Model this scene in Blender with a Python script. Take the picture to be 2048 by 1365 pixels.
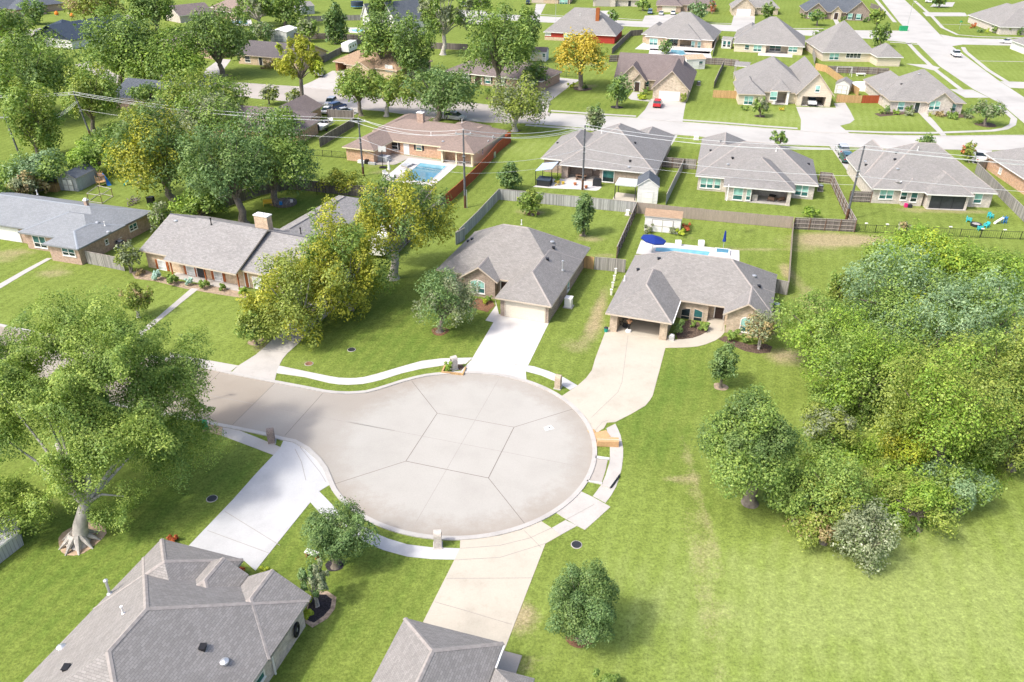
import bpy, math, random
import numpy as np
from mathutils import Vector
for o in list(bpy.data.objects): bpy.data.objects.remove(o)
SC = bpy.context.scene
COL = SC.collection
R_ = math.radians
# ------------------------------------------------------------------ camera
CAM_H = 45.0; CAM_F = 1593.0; CAM_P = 0.52163; CAM_R = 0.0048202
cam = bpy.data.objects.new('camera', bpy.data.cameras.new('camera')); COL.objects.link(cam)
cam.data.sensor_fit = 'HORIZONTAL'; cam.data.sensor_width = 36.0
cam.data.lens = 36.0*CAM_F/2048.0
cam.data.clip_start = 0.5; cam.data.clip_end = 6000
FW = Vector((0, math.cos(CAM_P), -math.sin(CAM_P))); RT0 = Vector((1, 0, 0)); UP0 = RT0.cross(FW)
RT = math.cos(CAM_R)*RT0 + math.sin(CAM_R)*UP0; UP = -math.sin(CAM_R)*RT0 + math.cos(CAM_R)*UP0
from mathutils import Matrix
cam.matrix_world = Matrix(((RT.x, UP.x, -FW.x, 0), (RT.y, UP.y, -FW.y, 0), (RT.z, UP.z, -FW.z, CAM_H), (0, 0, 0, 1)))
SC.camera = cam
# ------------------------------------------------------------------ light
SUN_EL = R_(51); SUN_AZ = R_(210)          # direction the light comes from, counted from +x
sd = Vector((math.cos(SUN_AZ)*math.cos(SUN_EL), math.sin(SUN_AZ)*math.cos(SUN_EL), math.sin(SUN_EL)))
sun = bpy.data.objects.new('sun', bpy.data.lights.new('sun', 'SUN')); COL.objects.link(sun)
sun.data.energy = 1.45; sun.data.angle = R_(4.0); sun.data.color = (1.0, 0.968, 0.905)
sun.rotation_euler = (-sd).to_track_quat('-Z', 'Y').to_euler()
W = bpy.data.worlds.new('World'); SC.world = W; W.use_nodes = True
wn = W.node_tree.nodes; wn.clear()
sky = wn.new('ShaderNodeTexSky'); sky.sky_type = 'NISHITA'; sky.sun_disc = False
sky.sun_elevation = SUN_EL; sky.sun_rotation = math.atan2(sd.x, sd.y)
sky.dust_density = 4.0; sky.air_density = 0.75; sky.ozone_density = 1.0
bg = wn.new('ShaderNodeBackground'); bg.inputs[1].default_value = 0.15
wo = wn.new('ShaderNodeOutputWorld')
W.node_tree.links.new(sky.outputs[0], bg.inputs[0]); W.node_tree.links.new(bg.outputs[0], wo.inputs[0])
SC.view_settings.view_transform = 'Standard'; SC.view_settings.look = 'None'
SC.view_settings.exposure = 1.12; SC.view_settings.gamma = 1.0
SC.render.engine = 'CYCLES'
SC.cycles.max_bounces = 5; SC.cycles.diffuse_bounces = 3; SC.cycles.glossy_bounces = 2
SC.cycles.transmission_bounces = 3; SC.cycles.transparent_max_bounces = 4
# ------------------------------------------------------------------ geometry helpers
def ray(px, py):
    return (px-1024.0)*RT/CAM_F - (py-682.5)*UP/CAM_F + FW
def G(px, py, z=0.0):
    """the place in the world, at height z, that stands at this point of the photograph"""
    d = ray(px, py); t = (z-CAM_H)/d.z
    return Vector((d.x*t, d.y*t, z))
def depth(p):
    return (Vector(p)-Vector((0, 0, CAM_H))).dot(FW)
def proj(p):
    q = Vector(p)-Vector((0, 0, CAM_H)); zc = q.dot(FW)
    return 1024+CAM_F*q.dot(RT)/zc, 682.5-CAM_F*q.dot(UP)/zc
def tag(o, label=None, cat=None, group=None, kind=None):
    if label: o['label'] = label
    if cat: o['category'] = cat
    if group: o['group'] = group
    if kind: o['kind'] = kind
    return o
def empty(name, loc=(0, 0, 0), rz=0.0, label=None, cat=None, group=None):
    o = bpy.data.objects.new(name, None); COL.objects.link(o)
    o.empty_display_size = 0.3
    o.location = loc; o.rotation_euler = (0, 0, rz)
    return tag(o, label, cat, group)
KIDS = {}
def link(o, parent=None):
    COL.objects.link(o)
    if parent is not None:
        o.parent = parent; KIDS.setdefault(parent.name, []).append(o)
    return o
def copy_tree(o, parent=None):
    c = o.copy(); link(c, parent)
    for ch in list(KIDS.get(o.name, [])): copy_tree(ch, c)
    return c
class MB:
    """collects shapes; build() links them as one mesh object"""
    def __init__(s, fr=None): s.v = []; s.f = []; s.m = []; s.fr = fr
    def pt(s, p):
        return s.fr(p) if s.fr else (p[0], p[1], p[2])
    def face(s, pts, m=0):
        i = len(s.v); s.v += [tuple(s.pt(p)) for p in pts]; s.f.append(tuple(range(i, i+len(pts)))); s.m.append(m); return s
    def box(s, x0, x1, y0, y1, z0, z1, m=0, mt=None, bottom=True):
        i = len(s.v)
        s.v += [tuple(s.pt(p)) for p in ((x0,y0,z0),(x1,y0,z0),(x1,y1,z0),(x0,y1,z0),(x0,y0,z1),(x1,y0,z1),(x1,y1,z1),(x0,y1,z1))]
        q = [(0,1,5,4),(1,2,6,5),(2,3,7,6),(3,0,4,7),(4,5,6,7)]+([(3,2,1,0)] if bottom else [])
        for k, a in enumerate(q): s.f.append(tuple(i+j for j in a)); s.m.append(mt if (k == 4 and mt is not None) else m)
        return s
    def prism(s, poly, z0, z1, m=0, mt=None, bottom=False):
        n = len(poly); a = sum(poly[k][0]*poly[(k+1) % n][1]-poly[(k+1) % n][0]*poly[k][1] for k in range(n))
        if a < 0: poly = poly[::-1]
        for k in range(n):
            p, q = poly[k], poly[(k+1) % n]
            s.face([(p[0],p[1],z0),(q[0],q[1],z0),(q[0],q[1],z1),(p[0],p[1],z1)], m)
        s.face([(p[0],p[1],z1) for p in poly], m if mt is None else mt)
        if bottom: s.face([(p[0],p[1],z0) for p in poly[::-1]], m)
        return s
    def tube(s, p0, p1, r0, r1=None, n=6, m=0, caps=True):
        r1 = r0 if r1 is None else r1
        a = Vector(p0); b = Vector(p1); d = (b-a).normalized()
        x = d.orthogonal().normalized(); y = d.cross(x); i = len(s.v)
        for c, r in ((a, r0), (b, r1)):
            for k in range(n):
                t = 2*math.pi*k/n; s.v.append(tuple(s.pt(c+x*(r*math.cos(t))+y*(r*math.sin(t)))))
        for k in range(n):
            s.f.append((i+k, i+(k+1) % n, i+n+(k+1) % n, i+n+k)); s.m.append(m)
        if caps:
            s.f.append(tuple(i+k for k in range(n))[::-1]); s.m.append(m)
            s.f.append(tuple(i+n+k for k in range(n))); s.m.append(m)
        return s
    def path(s, pts, r, n=5, m=0):
        for a, b in zip(pts[:-1], pts[1:]): s.tube(a, b, r, r, n, m, caps=False)
        return s
    def lathe(s, prof, c=(0, 0, 0), n=12, m=0):
        i = len(s.v)
        for r, z in prof:
            for k in range(n):
                t = 2*math.pi*k/n; s.v.append(tuple(s.pt((c[0]+r*math.cos(t), c[1]+r*math.sin(t), c[2]+z))))
        for j in range(len(prof)-1):
            for k in range(n):
                s.f.append((i+j*n+k, i+j*n+(k+1) % n, i+(j+1)*n+(k+1) % n, i+(j+1)*n+k)); s.m.append(m)
        s.f.append(tuple(i+(len(prof)-1)*n+k for k in range(n))); s.m.append(m)
        return s
    def build(s, name, mats, parent=None, loc=None, smooth=False, uv=True):
        if not isinstance(mats, (list, tuple)): mats = [mats]
        off = Vector(loc) if loc is not None else (parent.matrix_basis.translation if (parent is not None and s.fr is not LOCAL) else Vector((0, 0, 0)))
        pp = parent
        if parent is not None and s.fr is not LOCAL:
            off = Vector((0, 0, 0)); q = parent
            while q is not None: off += Vector(q.location); q = q.parent
        me = bpy.data.meshes.new(name)
        vs = [(a[0]-off[0], a[1]-off[1], a[2]-off[2]) for a in s.v]
        me.from_pydata(vs, [], s.f)
        for mt in mats: me.materials.append(mt)
        if len(mats) > 1: me.polygons.foreach_set('material_index', s.m)
        if smooth: me.polygons.foreach_set('use_smooth', [True]*len(me.polygons))
        if uv:
            L = me.uv_layers.new(name='uv').data
            for p in me.polygons:
                n = p.normal
                t = Vector((-n.y, n.x, 0))
                t = Vector((1, 0, 0)) if t.length < 0.02 else t.normalized()
                b = n.cross(t)
                for li in p.loop_indices:
                    c = me.vertices[me.loops[li].vertex_index].co
                    L[li].uv = (c.dot(t), c.dot(b))
        o = bpy.data.objects.new(name, me)
        if loc is not None and parent is None: o.location = loc
        return link(o, pp)
def LOCAL(p): return p
def frame(O, th):
    c, s = math.cos(th), math.sin(th)
    return lambda p: (O[0]+p[0]*c-p[1]*s, O[1]+p[0]*s+p[1]*c, (O[2] if len(O) > 2 else 0)+p[2])
# ------------------------------------------------------------------ materials
MATS = {}
def nt(name):
    m = bpy.data.materials.new(name); m.use_nodes = True
    n = m.node_tree.nodes; l = m.node_tree.links
    b = n['Principled BSDF']
    b.inputs['Specular IOR Level'].default_value = 0.3
    return m, n, l, b
def rgb(c): return (c[0], c[1], c[2], 1.0)
def node(n, t, **kw):
    x = n.new(t)
    for k, v in kw.items():
        if hasattr(x, k) and not k.startswith('i_'): setattr(x, k, v)
    return x
def ramp(n, l, src, stops):
    r = n.new('ShaderNodeValToRGB')
    e = r.color_ramp.elements
    while len(e) < len(stops): e.new(0.5)
    for k, (p, c) in enumerate(stops):
        e[k].position = p; e[k].color = rgb(c) if hasattr(c, '__len__') else (c, c, c, 1)
    l.new(src, r.inputs[0]); return r.outputs[0]
def noise(n, l, co, scale, detail=3, rough=0.55, dim='3D'):
    x = n.new('ShaderNodeTexNoise'); x.inputs['Scale'].default_value = scale
    x.inputs['Detail'].default_value = detail; x.inputs['Roughness'].default_value = rough
    if co is not None: l.new(co, x.inputs['Vector'])
    return x.outputs[0]
def mix(n, l, a, b, fac, mode='MIX'):
    x = n.new('ShaderNodeMix'); x.data_type = 'RGBA'; x.blend_type = mode
    for s, v in ((0, fac), (6, a), (7, b)):
        if isinstance(v, (int, float)): x.inputs[s].default_value = v
        elif isinstance(v, (tuple, list)): x.inputs[s].default_value = rgb(v)
        else: l.new(v, x.inputs[s])
    return x.outputs[2]
def mth(n, l, op, a, b=0.0, c=0.0):
    x = n.new('ShaderNodeMath'); x.operation = op
    for s, v in ((0, a), (1, b), (2, c)):
        if isinstance(v, (int, float)): x.inputs[s].default_value = v
        else: l.new(v, x.inputs[s])
    return x.outputs[0]
def plain(name, c, rough=0.6, var=0.12, scale=6.0, metal=0.0, spec=0.3):
    if name in MATS: return MATS[name]
    m, n, l, b = nt(name)
    tc = n.new('ShaderNodeTexCoord').outputs['Object']
    f = noise(n, l, tc, scale, 3)
    lo = tuple(x*(1-var) for x in c); hi = tuple(min(1, x*(1+var)) for x in c)
    l.new(ramp(n, l, f, [(0.3, lo), (0.7, hi)]), b.inputs['Base Color'])
    b.inputs['Roughness'].default_value = rough; b.inputs['Metallic'].default_value = metal
    b.inputs['Specular IOR Level'].default_value = spec
    MATS[name] = m; return m
def shingle(name, c, c2=None, course=0.16, contrast=0.11):
    """asphalt shingle: courses along the eave, tab by tab tint, granules, patchy weather"""
    m, n, l, b = nt(name); c2 = c2 or tuple(x*0.82 for x in c)
    uv = n.new('ShaderNodeUVMap').outputs[0]
    br = n.new('ShaderNodeTexBrick'); l.new(uv, br.inputs['Vector'])
    br.inputs['Color1'].default_value = rgb(tuple(x*(1+contrast) for x in c)); br.inputs['Color2'].default_value = rgb(tuple(x*(1-contrast) for x in c2))
    br.inputs['Mortar'].default_value = rgb(tuple(x*0.5 for x in c2))
    br.inputs['Scale'].default_value = 1.0; br.inputs['Mortar Size'].default_value = 0.014; br.inputs['Mortar Smooth'].default_value = 0.4
    br.inputs['Brick Width'].default_value = 0.34; br.inputs['Row Height'].default_value = course
    br.offset = 0.37; br.squash_frequency = 3
    g = noise(n, l, uv, 34.0, 2, 0.7)
    cl = mix(n, l, br.outputs[0], ramp(n, l, g, [(0.3, tuple(x*0.7 for x in c)), (0.7, tuple(min(1, x*1.3) for x in c))]), 0.4)
    w = noise(n, l, uv, 0.35, 4, 0.6)
    cl = mix(n, l, cl, ramp(n, l, w, [(0.3, 0.91), (0.7, 1.06)]), 0.8, 'MULTIPLY')
    l.new(cl, b.inputs['Base Color']); b.inputs['Roughness'].default_value = 0.9; b.inputs['Specular IOR Level'].default_value = 0.15
    bp = n.new('ShaderNodeBump'); bp.inputs['Strength'].default_value = 0.5; bp.inputs['Distance'].default_value = 0.03
    l.new(mth(n, l, 'ADD', br.outputs['Fac'], mth(n, l, 'MULTIPLY', g, -0.5)), bp.inputs['Height']); bp.invert = True
    l.new(bp.outputs[0], b.inputs['Normal'])
    return m
def brick(name, c1, c2, mortar, bw=0.22, rh=0.08):
    m, n, l, b = nt(name)
    uv = n.new('ShaderNodeUVMap').outputs[0]
    br = n.new('ShaderNodeTexBrick'); l.new(uv, br.inputs['Vector'])
    br.inputs['Color1'].default_value = rgb(c1); br.inputs['Color2'].default_value = rgb(c2); br.inputs['Mortar'].default_value = rgb(mortar)
    br.inputs['Scale'].default_value = 1.0; br.inputs['Mortar Size'].default_value = 0.012
    br.inputs['Brick Width'].default_value = bw; br.inputs['Row Height'].default_value = rh; br.inputs['Bias'].default_value = -0.1
    g = noise(n, l, uv, 2.2, 4, 0.7)
    cl = mix(n, l, br.outputs[0], ramp(n, l, g, [(0.3, 0.62), (0.7, 1.3)]), 0.75, 'MULTIPLY')
    l.new(cl, b.inputs['Base Color']); b.inputs['Roughness'].default_value = 0.85
    return m
def planks(name, c, pw=0.15, var=0.3, horiz=False):
    m, n, l, b = nt(name)
    uv = n.new('ShaderNodeUVMap').outputs[0]
    sx = n.new('ShaderNodeSeparateXYZ'); l.new(uv, sx.inputs[0])
    a = mth(n, l, 'DIVIDE', sx.outputs[1 if horiz else 0], pw)
    wn_ = n.new('ShaderNodeTexWhiteNoise'); wn_.noise_dimensions = '1D'; l.new(mth(n, l, 'FLOOR', a), wn_.inputs['W'])
    base = ramp(n, l, wn_.outputs[0], [(0.0, tuple(x*(1-var) for x in c)), (1.0, tuple(min(1, x*(1+var)) for x in c))])
    fr = mth(n, l, 'FRACT', a)
    gap = mth(n, l, 'LESS_THAN', fr, 0.09)
    mp = n.new('ShaderNodeMapping'); l.new(uv, mp.inputs[0]); mp.inputs['Scale'].default_value = (8, 0.8, 1) if not horiz else (0.8, 8, 1)
    g = noise(n, l, mp.outputs[0], 1.0, 4, 0.7)
    cl = mix(n, l, base, ramp(n, l, g, [(0.3, 0.7), (0.7, 1.2)]), 0.6, 'MULTIPLY')
    cl = mix(n, l, cl, tuple(x*0.35 for x in c), gap)
    l.new(cl, b.inputs['Base Color']); b.inputs['Roughness'].default_value = 0.85
    return m
def concrete(name, c, stain=(0.30, 0.22, 0.17), amt=0.35, scale=0.35):
    m, n, l, b = nt(name)
    tc = n.new('ShaderNodeTexCoord').outputs['Object']
    a = noise(n, l, tc, scale, 6, 0.62); f = noise(n, l, tc, 9.0, 3, 0.7); s2 = noise(n, l, tc, scale*4.3, 5, 0.7)
    cl = ramp(n, l, a, [(0.28, tuple(x*0.84 for x in c)), (0.5, c), (0.75, tuple(min(1, x*1.07) for x in c))])
    cl = mix(n, l, cl, ramp(n, l, f, [(0.3, 0.93), (0.7, 1.05)]), 0.8, 'MULTIPLY')
    cl = mix(n, l, cl, stain, mth(n, l, 'MULTIPLY', ramp(n, l, s2, [(0.56, 0.0), (0.78, 1.0)]), amt))
    l.new(cl, b.inputs['Base Color']); b.inputs['Roughness'].default_value = 0.85
    return m
def glass(name, c, rough=0.08):
    m, n, l, b = nt(name)
    tc = n.new('ShaderNodeTexCoord').outputs['Object']
    f = noise(n, l, tc, 1.3, 2)
    l.new(ramp(n, l, f, [(0.35, tuple(x*0.75 for x in c)), (0.65, tuple(min(1, x*1.2) for x in c))]), b.inputs['Base Color'])
    b.inputs['Roughness'].default_value = rough; b.inputs['Specular IOR Level'].default_value = 0.6
    return m
def leafmat(name, dark, mid, light, trans=0.27):
    m, n, l, b = nt(name)
    n.remove(b); out = n['Material Output']
    geo = n.new('ShaderNodeNewGeometry')
    tc = n.new('ShaderNodeTexCoord').outputs['Object']
    f = noise(n, l, tc, 0.55, 3, 0.6)
    v = mth(n, l, 'ADD', mth(n, l, 'MULTIPLY', geo.outputs['Random Per Island'], 0.45), mth(n, l, 'MULTIPLY', f, 0.72))
    cl = ramp(n, l, v, [(0.2, dark), (0.5, mid), (0.88, light)])
    d = n.new('ShaderNodeBsdfDiffuse'); t = n.new('ShaderNodeBsdfTranslucent'); g = n.new('ShaderNodeBsdfGlossy')
    g.inputs['Roughness'].default_value = 0.45; g.inputs['Color'].default_value = (0.9, 0.95, 1, 1)
    l.new(cl, d.inputs[0]); l.new(mix(n, l, cl, (1.15, 1.2, 0.55), 1.0, 'MULTIPLY'), t.inputs[0])
    m1 = n.new('ShaderNodeMixShader'); m1.inputs[0].default_value = trans; l.new(d.outputs[0], m1.inputs[1]); l.new(t.outputs[0], m1.inputs[2])
    m2 = n.new('ShaderNodeMixShader'); m2.inputs[0].default_value = 0.015; l.new(m1.outputs[0], m2.inputs[1]); l.new(g.outputs[0], m2.inputs[2])
    l.new(m2.outputs[0], out.inputs[0])
    return m
# ------------------------------------------------------------------ the setting: ground, roads, pavements
def Z(o, s, pts): return [(o[0]+x/s, o[1]+y/s) for x, y in pts]
S5 = 5.1125; S4 = 3.992
M = {}
def blob(px, py, rx, ry, amp, ang=0):
    p = G(px, py); return (p.x, p.y, rx, ry, amp, R_(ang))
DRY = [blob(1660,483,6,2.2,.9,5), blob(1625,470,4,2,.5), blob(1720,478,5,2,.7), blob(1570,712,2.6,2.2,.95), blob(1615,600,2.4,4,.35), blob(1660,615,3,3,.35),
       blob(1200,610,.9,6,.85,-14), blob(1185,660,1.2,4,.7,-20), blob(1130,690,2.5,1.5,.35), blob(1150,700,2,2,.3), blob(1175,128,9,3,.7), blob(1163,172,5,2.2,.85),
       blob(1215,195,7,2,.35), blob(30,505,3.5,1.5,.7), blob(105,547,3.2,1.6,.75), blob(10,520,4,2,.5), blob(125,530,2,1,.3), blob(1180,478,2.4,1.5,.75),
       blob(1062,425,2.8,1.6,.8), blob(1258,428,2.5,1.4,.5), blob(1207,512,2,1.0,.7), blob(1050,1245,1.6,1.6,.7), blob(1035,1222,.9,1.1,.6), blob(1050,1330,1.5,1,.6), blob(530,690,1.6,3,.7,30),
       blob(1595,560,1,5,.5), blob(1570,545,.8,3,.75,-10), blob(1360,490,9,.5,.45,-3), blob(1500,500,9,.5,.5,-2), blob(1380,478,2,1,.5),
       blob(1860,420,7,1.4,.7), blob(1950,425,5,1.2,.5), blob(1590,425,3,.8,.5), blob(1480,410,6,.8,.3), blob(770,345,4,2,.6), blob(755,330,3,1.5,.5), blob(650,365,3,2,.35),
       blob(1765,820,3,2.5,.4), blob(1740,1010,.9,2.2,.4), blob(1560,1080,2,1,.3), blob(610,728,.9,.9,.6), blob(1400,1000,.8,14,.5,-1), blob(1410,1200,1.0,12,.5,-2),
       blob(650,215,9,2.5,.25), blob(95,1005,2,1,.4), blob(1230,140,6,2,.4), blob(1640,500,8,5,.25), blob(1210,760,2,1,.2), blob(1115,770,1.2,.7,.4), blob(1090,205,5,1.5,.35), blob(1355,958,1.8,.5,.6), blob(1570,970,3,2,.3)]
LUSH_SHADE = [blob(150,1200,9,12,.55), blob(300,1000,10,6,.45), blob(460,950,8,5,.3), blob(850,640,9,9,.55), blob(780,700,8,4,.6), blob(900,360,9,7,.55), blob(960,330,6,8,.6), blob(1300,900,4,9,.65),  # lush tone; the left lawn blobs also paint cloud and tree shade into it
        blob(1350,760,8,5,.5), blob(560,1120,5,8,.4), blob(740,1230,7,9,.25), blob(470,460,8,6,.6), blob(600,410,8,5,.7), blob(400,780,8,3,.4), blob(1500,790,9,3,.4), blob(1830,520,10,5,.3), blob(1100,1100,5,2,.5), blob(1500,1040,5,3,.45),
        blob(1200,210,12,4,.35), blob(1130,790,3,2,.6), blob(760,770,9,1.2,.2), blob(1060,350,4,10,.2), blob(1040,330,7,12,-.2), blob(1750,1250,16,10,-.85), blob(1950,1180,12,10,-.8), blob(1480,1250,10,10,-.55), blob(1250,1150,6,8,-.35),
        blob(1300,1000,4,5,-.3), blob(1400,280,14,6,-.7), blob(1700,240,40,9,-.65), blob(1560,240,16,7,-.75), blob(1950,140,40,30,-.5), blob(1430,170,14,12,-.5), blob(1500,440,16,5,-.4), blob(350,640,12,6,-.35), blob(150,600,10,4,-.3), blob(950,300,5,30,-.35,-25), blob(1050,300,9,8,-.55), blob(2000,950,10,14,-.3)]
NX, NY = 640, 330
xs = np.linspace(-250, 250, NX); ys = 20+390*np.linspace(0, 1, NY)**1.25
def field(bl, X, Y):
    v = np.zeros_like(X)
    for (x, y, rx, ry, a, an) in bl:
        c, s = math.cos(an), math.sin(an); u = (X-x)*c+(Y-y)*s; w = -(X-x)*s+(Y-y)*c
        v += a*np.exp(-(u/rx)**2-(w/ry)**2)
    return v
def ground():
    X, Y = np.meshgrid(xs, ys); n = NX*NY
    v = np.zeros((n+4, 3)); v[:n, 0] = X.ravel(); v[:n, 1] = Y.ravel()
    far = 2600
    v[n:, 0] = (-far, far, far, -far); v[n:, 1] = (-800, -800, far*1.6, far*1.6)
    i = np.arange(n).reshape(NY, NX)
    q = np.stack([i[:-1, :-1], i[:-1, 1:], i[1:, 1:], i[1:, :-1]], -1).reshape(-1, 4).tolist()
    b0 = i[0, :].tolist(); b1 = i[:, -1].tolist(); b2 = i[-1, ::-1].tolist(); b3 = i[::-1, 0].tolist()
    fs = q+[[n, n+1]+b0[::-1], [n+1, n+2]+b1[::-1], [n+2, n+3]+b2[::-1], [n+3, n]+b3[::-1]]
    me = bpy.data.meshes.new('ground'); me.from_pydata(v.tolist(), [], fs)
    for nm, bl in (('dry', DRY), ('lush_shade', LUSH_SHADE)):
        a = np.zeros(n+4, dtype=np.float32); a[:n] = field(bl, X, Y).ravel()
        at = me.attributes.new(nm, 'FLOAT', 'POINT'); at.data.foreach_set('value', a)
    me.materials.append(M['grass'])
    o = bpy.data.objects.new('ground', me); COL.objects.link(o); tag(o, kind='structure')
def grass_mat():
    m, n, l, b = nt('grass')
    tc = n.new('ShaderNodeTexCoord').outputs['Object']
    a1 = n.new('ShaderNodeAttribute'); a1.attribute_name = 'dry'
    a2 = n.new('ShaderNodeAttribute'); a2.attribute_name = 'lush_shade'
    big = noise(n, l, tc, 0.05, 4, 0.6); med = noise(n, l, tc, 0.32, 5, 0.65); fine = noise(n, l, tc, 5.0, 4, 0.75)
    # mowing stripes, about half a metre apart, wobbling a little
    mp = n.new('ShaderNodeMapping'); l.new(tc, mp.inputs[0]); mp.inputs['Rotation'].default_value = (0, 0, R_(18))
    wv = n.new('ShaderNodeTexWave'); wv.inputs['Scale'].default_value = 0.2; wv.inputs['Distortion'].default_value = 3.0; wv.inputs['Detail'].default_value = 2; wv.inputs['Detail Scale'].default_value = 0.6
    l.new(mp.outputs[0], wv.inputs['Vector'])
    v = mth(n, l, 'MULTIPLY_ADD', big, 0.65, mth(n, l, 'MULTIPLY', med, 0.78))
    v = mth(n, l, 'MULTIPLY_ADD', a2.outputs['Fac'], -0.40, v)
    v = mth(n, l, 'MULTIPLY_ADD', wv.outputs[1], 0.15, v)
    v = mth(n, l, 'MULTIPLY_ADD', fine, 0.30, v)
    cl = ramp(n, l, mth(n, l, 'MULTIPLY_ADD', v, 0.62, 0.0), [(0.12, (0.084, 0.145, 0.026)), (0.33, (0.124, 0.186, 0.034)), (0.52, (0.168, 0.220, 0.045)), (0.72, (0.207, 0.268, 0.060)), (0.95, (0.262, 0.318, 0.095))])
    d = mth(n, l, 'MULTIPLY_ADD', a1.outputs['Fac'], 1.25, mth(n, l, 'MULTIPLY', mth(n, l, 'SUBTRACT', med, 0.62), 1.1))
    d = mth(n, l, 'MULTIPLY_ADD', mth(n, l, 'SUBTRACT', fine, 0.5), 0.9, d)
    soil = ramp(n, l, fine, [(0.3, (0.30, 0.23, 0.13)), (0.7, (0.46, 0.37, 0.24))])
    cl = mix(n, l, cl, soil, ramp(n, l, d, [(0.25, 0.0), (0.62, 0.42), (1.0, 0.8)]))
    tiny = noise(n, l, tc, 4.5, 5, 0.85)
    cl = mix(n, l, cl, ramp(n, l, tiny, [(0.35, 0.52), (0.66, 1.42)]), 0.8, 'MULTIPLY')
    cl = mix(n, l, cl, ramp(n, l, noise(n, l, tc, 1.6, 6, 0.8), [(0.3, 0.62), (0.7, 1.32)]), 0.8, 'MULTIPLY')
    l.new(cl, b.inputs['Base Color']); b.inputs['Roughness'].default_value = 1.0; b.inputs['Specular IOR Level'].default_value = 0.05
    bp = n.new('ShaderNodeBump'); bp.inputs['Strength'].default_value = 0.35; bp.inputs['Distance'].default_value = 0.08
    l.new(mth(n, l, 'ADD', fine, tiny), bp.inputs['Height']); l.new(bp.outputs[0], b.inputs['Normal'])
    return m
CC = (-4.676, 59.19); CR = 12.126
_a = G(549.3, 767); _b = G(465.2, 850.2); WK = -(_a.x-_b.x)/(_a.y-_b.y); WC = _a.x+WK*_a.y
def road_mat():
    """old concrete: cloudy grey, dirt and tyre grime collected along the kerb of the round"""
    m, n, l, b = nt('road_concrete')
    tc = n.new('ShaderNodeTexCoord').outputs['Object']
    a = noise(n, l, tc, 0.22, 6, 0.62); f = noise(n, l, tc, 8.0, 3, 0.7); s2 = noise(n, l, tc, 0.8, 6, 0.72)
    c = (0.405, 0.388, 0.35)
    cl = ramp(n, l, a, [(0.28, (0.372, 0.355, 0.319)), (0.5, c), (0.75, (0.428, 0.412, 0.374))])
    cl = mix(n, l, cl, ramp(n, l, f, [(0.3, 0.92), (0.7, 1.05)]), 0.8, 'MULTIPLY')
    sep = n.new('ShaderNodeSeparateXYZ'); l.new(tc, sep.inputs[0])
    dx = mth(n, l, 'SUBTRACT', sep.outputs[0], CC[0]); dy = mth(n, l, 'SUBTRACT', sep.outputs[1], CC[1])
    r = mth(n, l, 'SQRT', mth(n, l, 'ADD', mth(n, l, 'MULTIPLY', dx, dx), mth(n, l, 'MULTIPLY', dy, dy)))
    r = mth(n, l, 'MULTIPLY_ADD', mth(n, l, 'SUBTRACT', s2, 0.5), 4.2, r)
    edge = ramp(n, l, mth(n, l, 'MULTIPLY', r, 1/14.0), [(0.68, 0.0), (0.80, 0.7), (0.88, 1.0)])
    side = ramp(n, l, noise(n, l, tc, 0.075, 2, 0.4), [(0.34, 0.45), (0.56, 1.0)])
    cl = mix(n, l, cl, (0.235, 0.18, 0.13), mth(n, l, 'MULTIPLY', mth(n, l, 'MULTIPLY', edge, side), 0.52))
    # older, browner slabs of the street west of the round
    west = mth(n, l, 'LESS_THAN', mth(n, l, 'MULTIPLY_ADD', sep.outputs[1], WK, sep.outputs[0]), WC)
    west2 = mth(n, l, 'LESS_THAN', sep.outputs[0], -20.0)
    cl = mix(n, l, cl, (0.965, 0.925, 0.87), mth(n, l, 'MULTIPLY', mth(n, l, 'MULTIPLY', west, west2), 0.9), 'MULTIPLY')
    l.new(cl, b.inputs['Base Color']); b.inputs['Roughness'].default_value = 0.85
    return m
M['grass'] = grass_mat()
M['road'] = road_mat()
M['road_far'] = concrete('pale_concrete', (0.44, 0.425, 0.395), (0.30, 0.275, 0.24), 0.3, 0.12)
M['road_old'] = concrete('old_concrete', (0.40, 0.365, 0.325), (0.26, 0.22, 0.19), 0.4, 0.15)
M['walk'] = concrete('walk_concrete', (0.46, 0.435, 0.40), (0.29, 0.24, 0.20), 0.4)
M['white_conc'] = concrete('white_concrete', (0.50, 0.50, 0.495), (0.36, 0.35, 0.34), 0.25, 0.2)
M['new_conc'] = concrete('new_concrete', (0.56, 0.54, 0.515), (0.44, 0.43, 0.41), 0.15, 0.2)
M['cream_conc'] = concrete('cream_concrete', (0.475, 0.432, 0.355), (0.33, 0.28, 0.22), 0.4, 0.3)
M['kerb'] = concrete('kerb_concrete', (0.45, 0.43, 0.40), (0.26, 0.21, 0.18), 0.4, 0.5)
M['joint'] = plain('joint_dirt', (0.19, 0.165, 0.145), 0.95)
M['joint_soft'] = plain('joint_soft', (0.33, 0.305, 0.275), 0.95)
M['mulch'] = plain('mulch', (0.11, 0.075, 0.055), 0.95, 0.6, 5)
M['brown_mulch'] = plain('brown_mulch', (0.20, 0.105, 0.06), 0.95, 0.5, 5)
M['dark_mulch'] = plain('dark_mulch', (0.035, 0.03, 0.034), 0.95, 0.6, 8)
M['leaf_litter'] = plain('leaf_litter', (0.34, 0.26, 0.18), 0.95, 0.35, 3)
M['sand'] = plain('sand', (0.45, 0.33, 0.22), 0.95, 0.25, 2)
M['stone'] = plain('edging_stone', (0.42, 0.31, 0.22), 0.9, 0.5, 3)
ground()
def W2(pts, z=0): return [G(x, y, 0) for x, y in pts]
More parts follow.
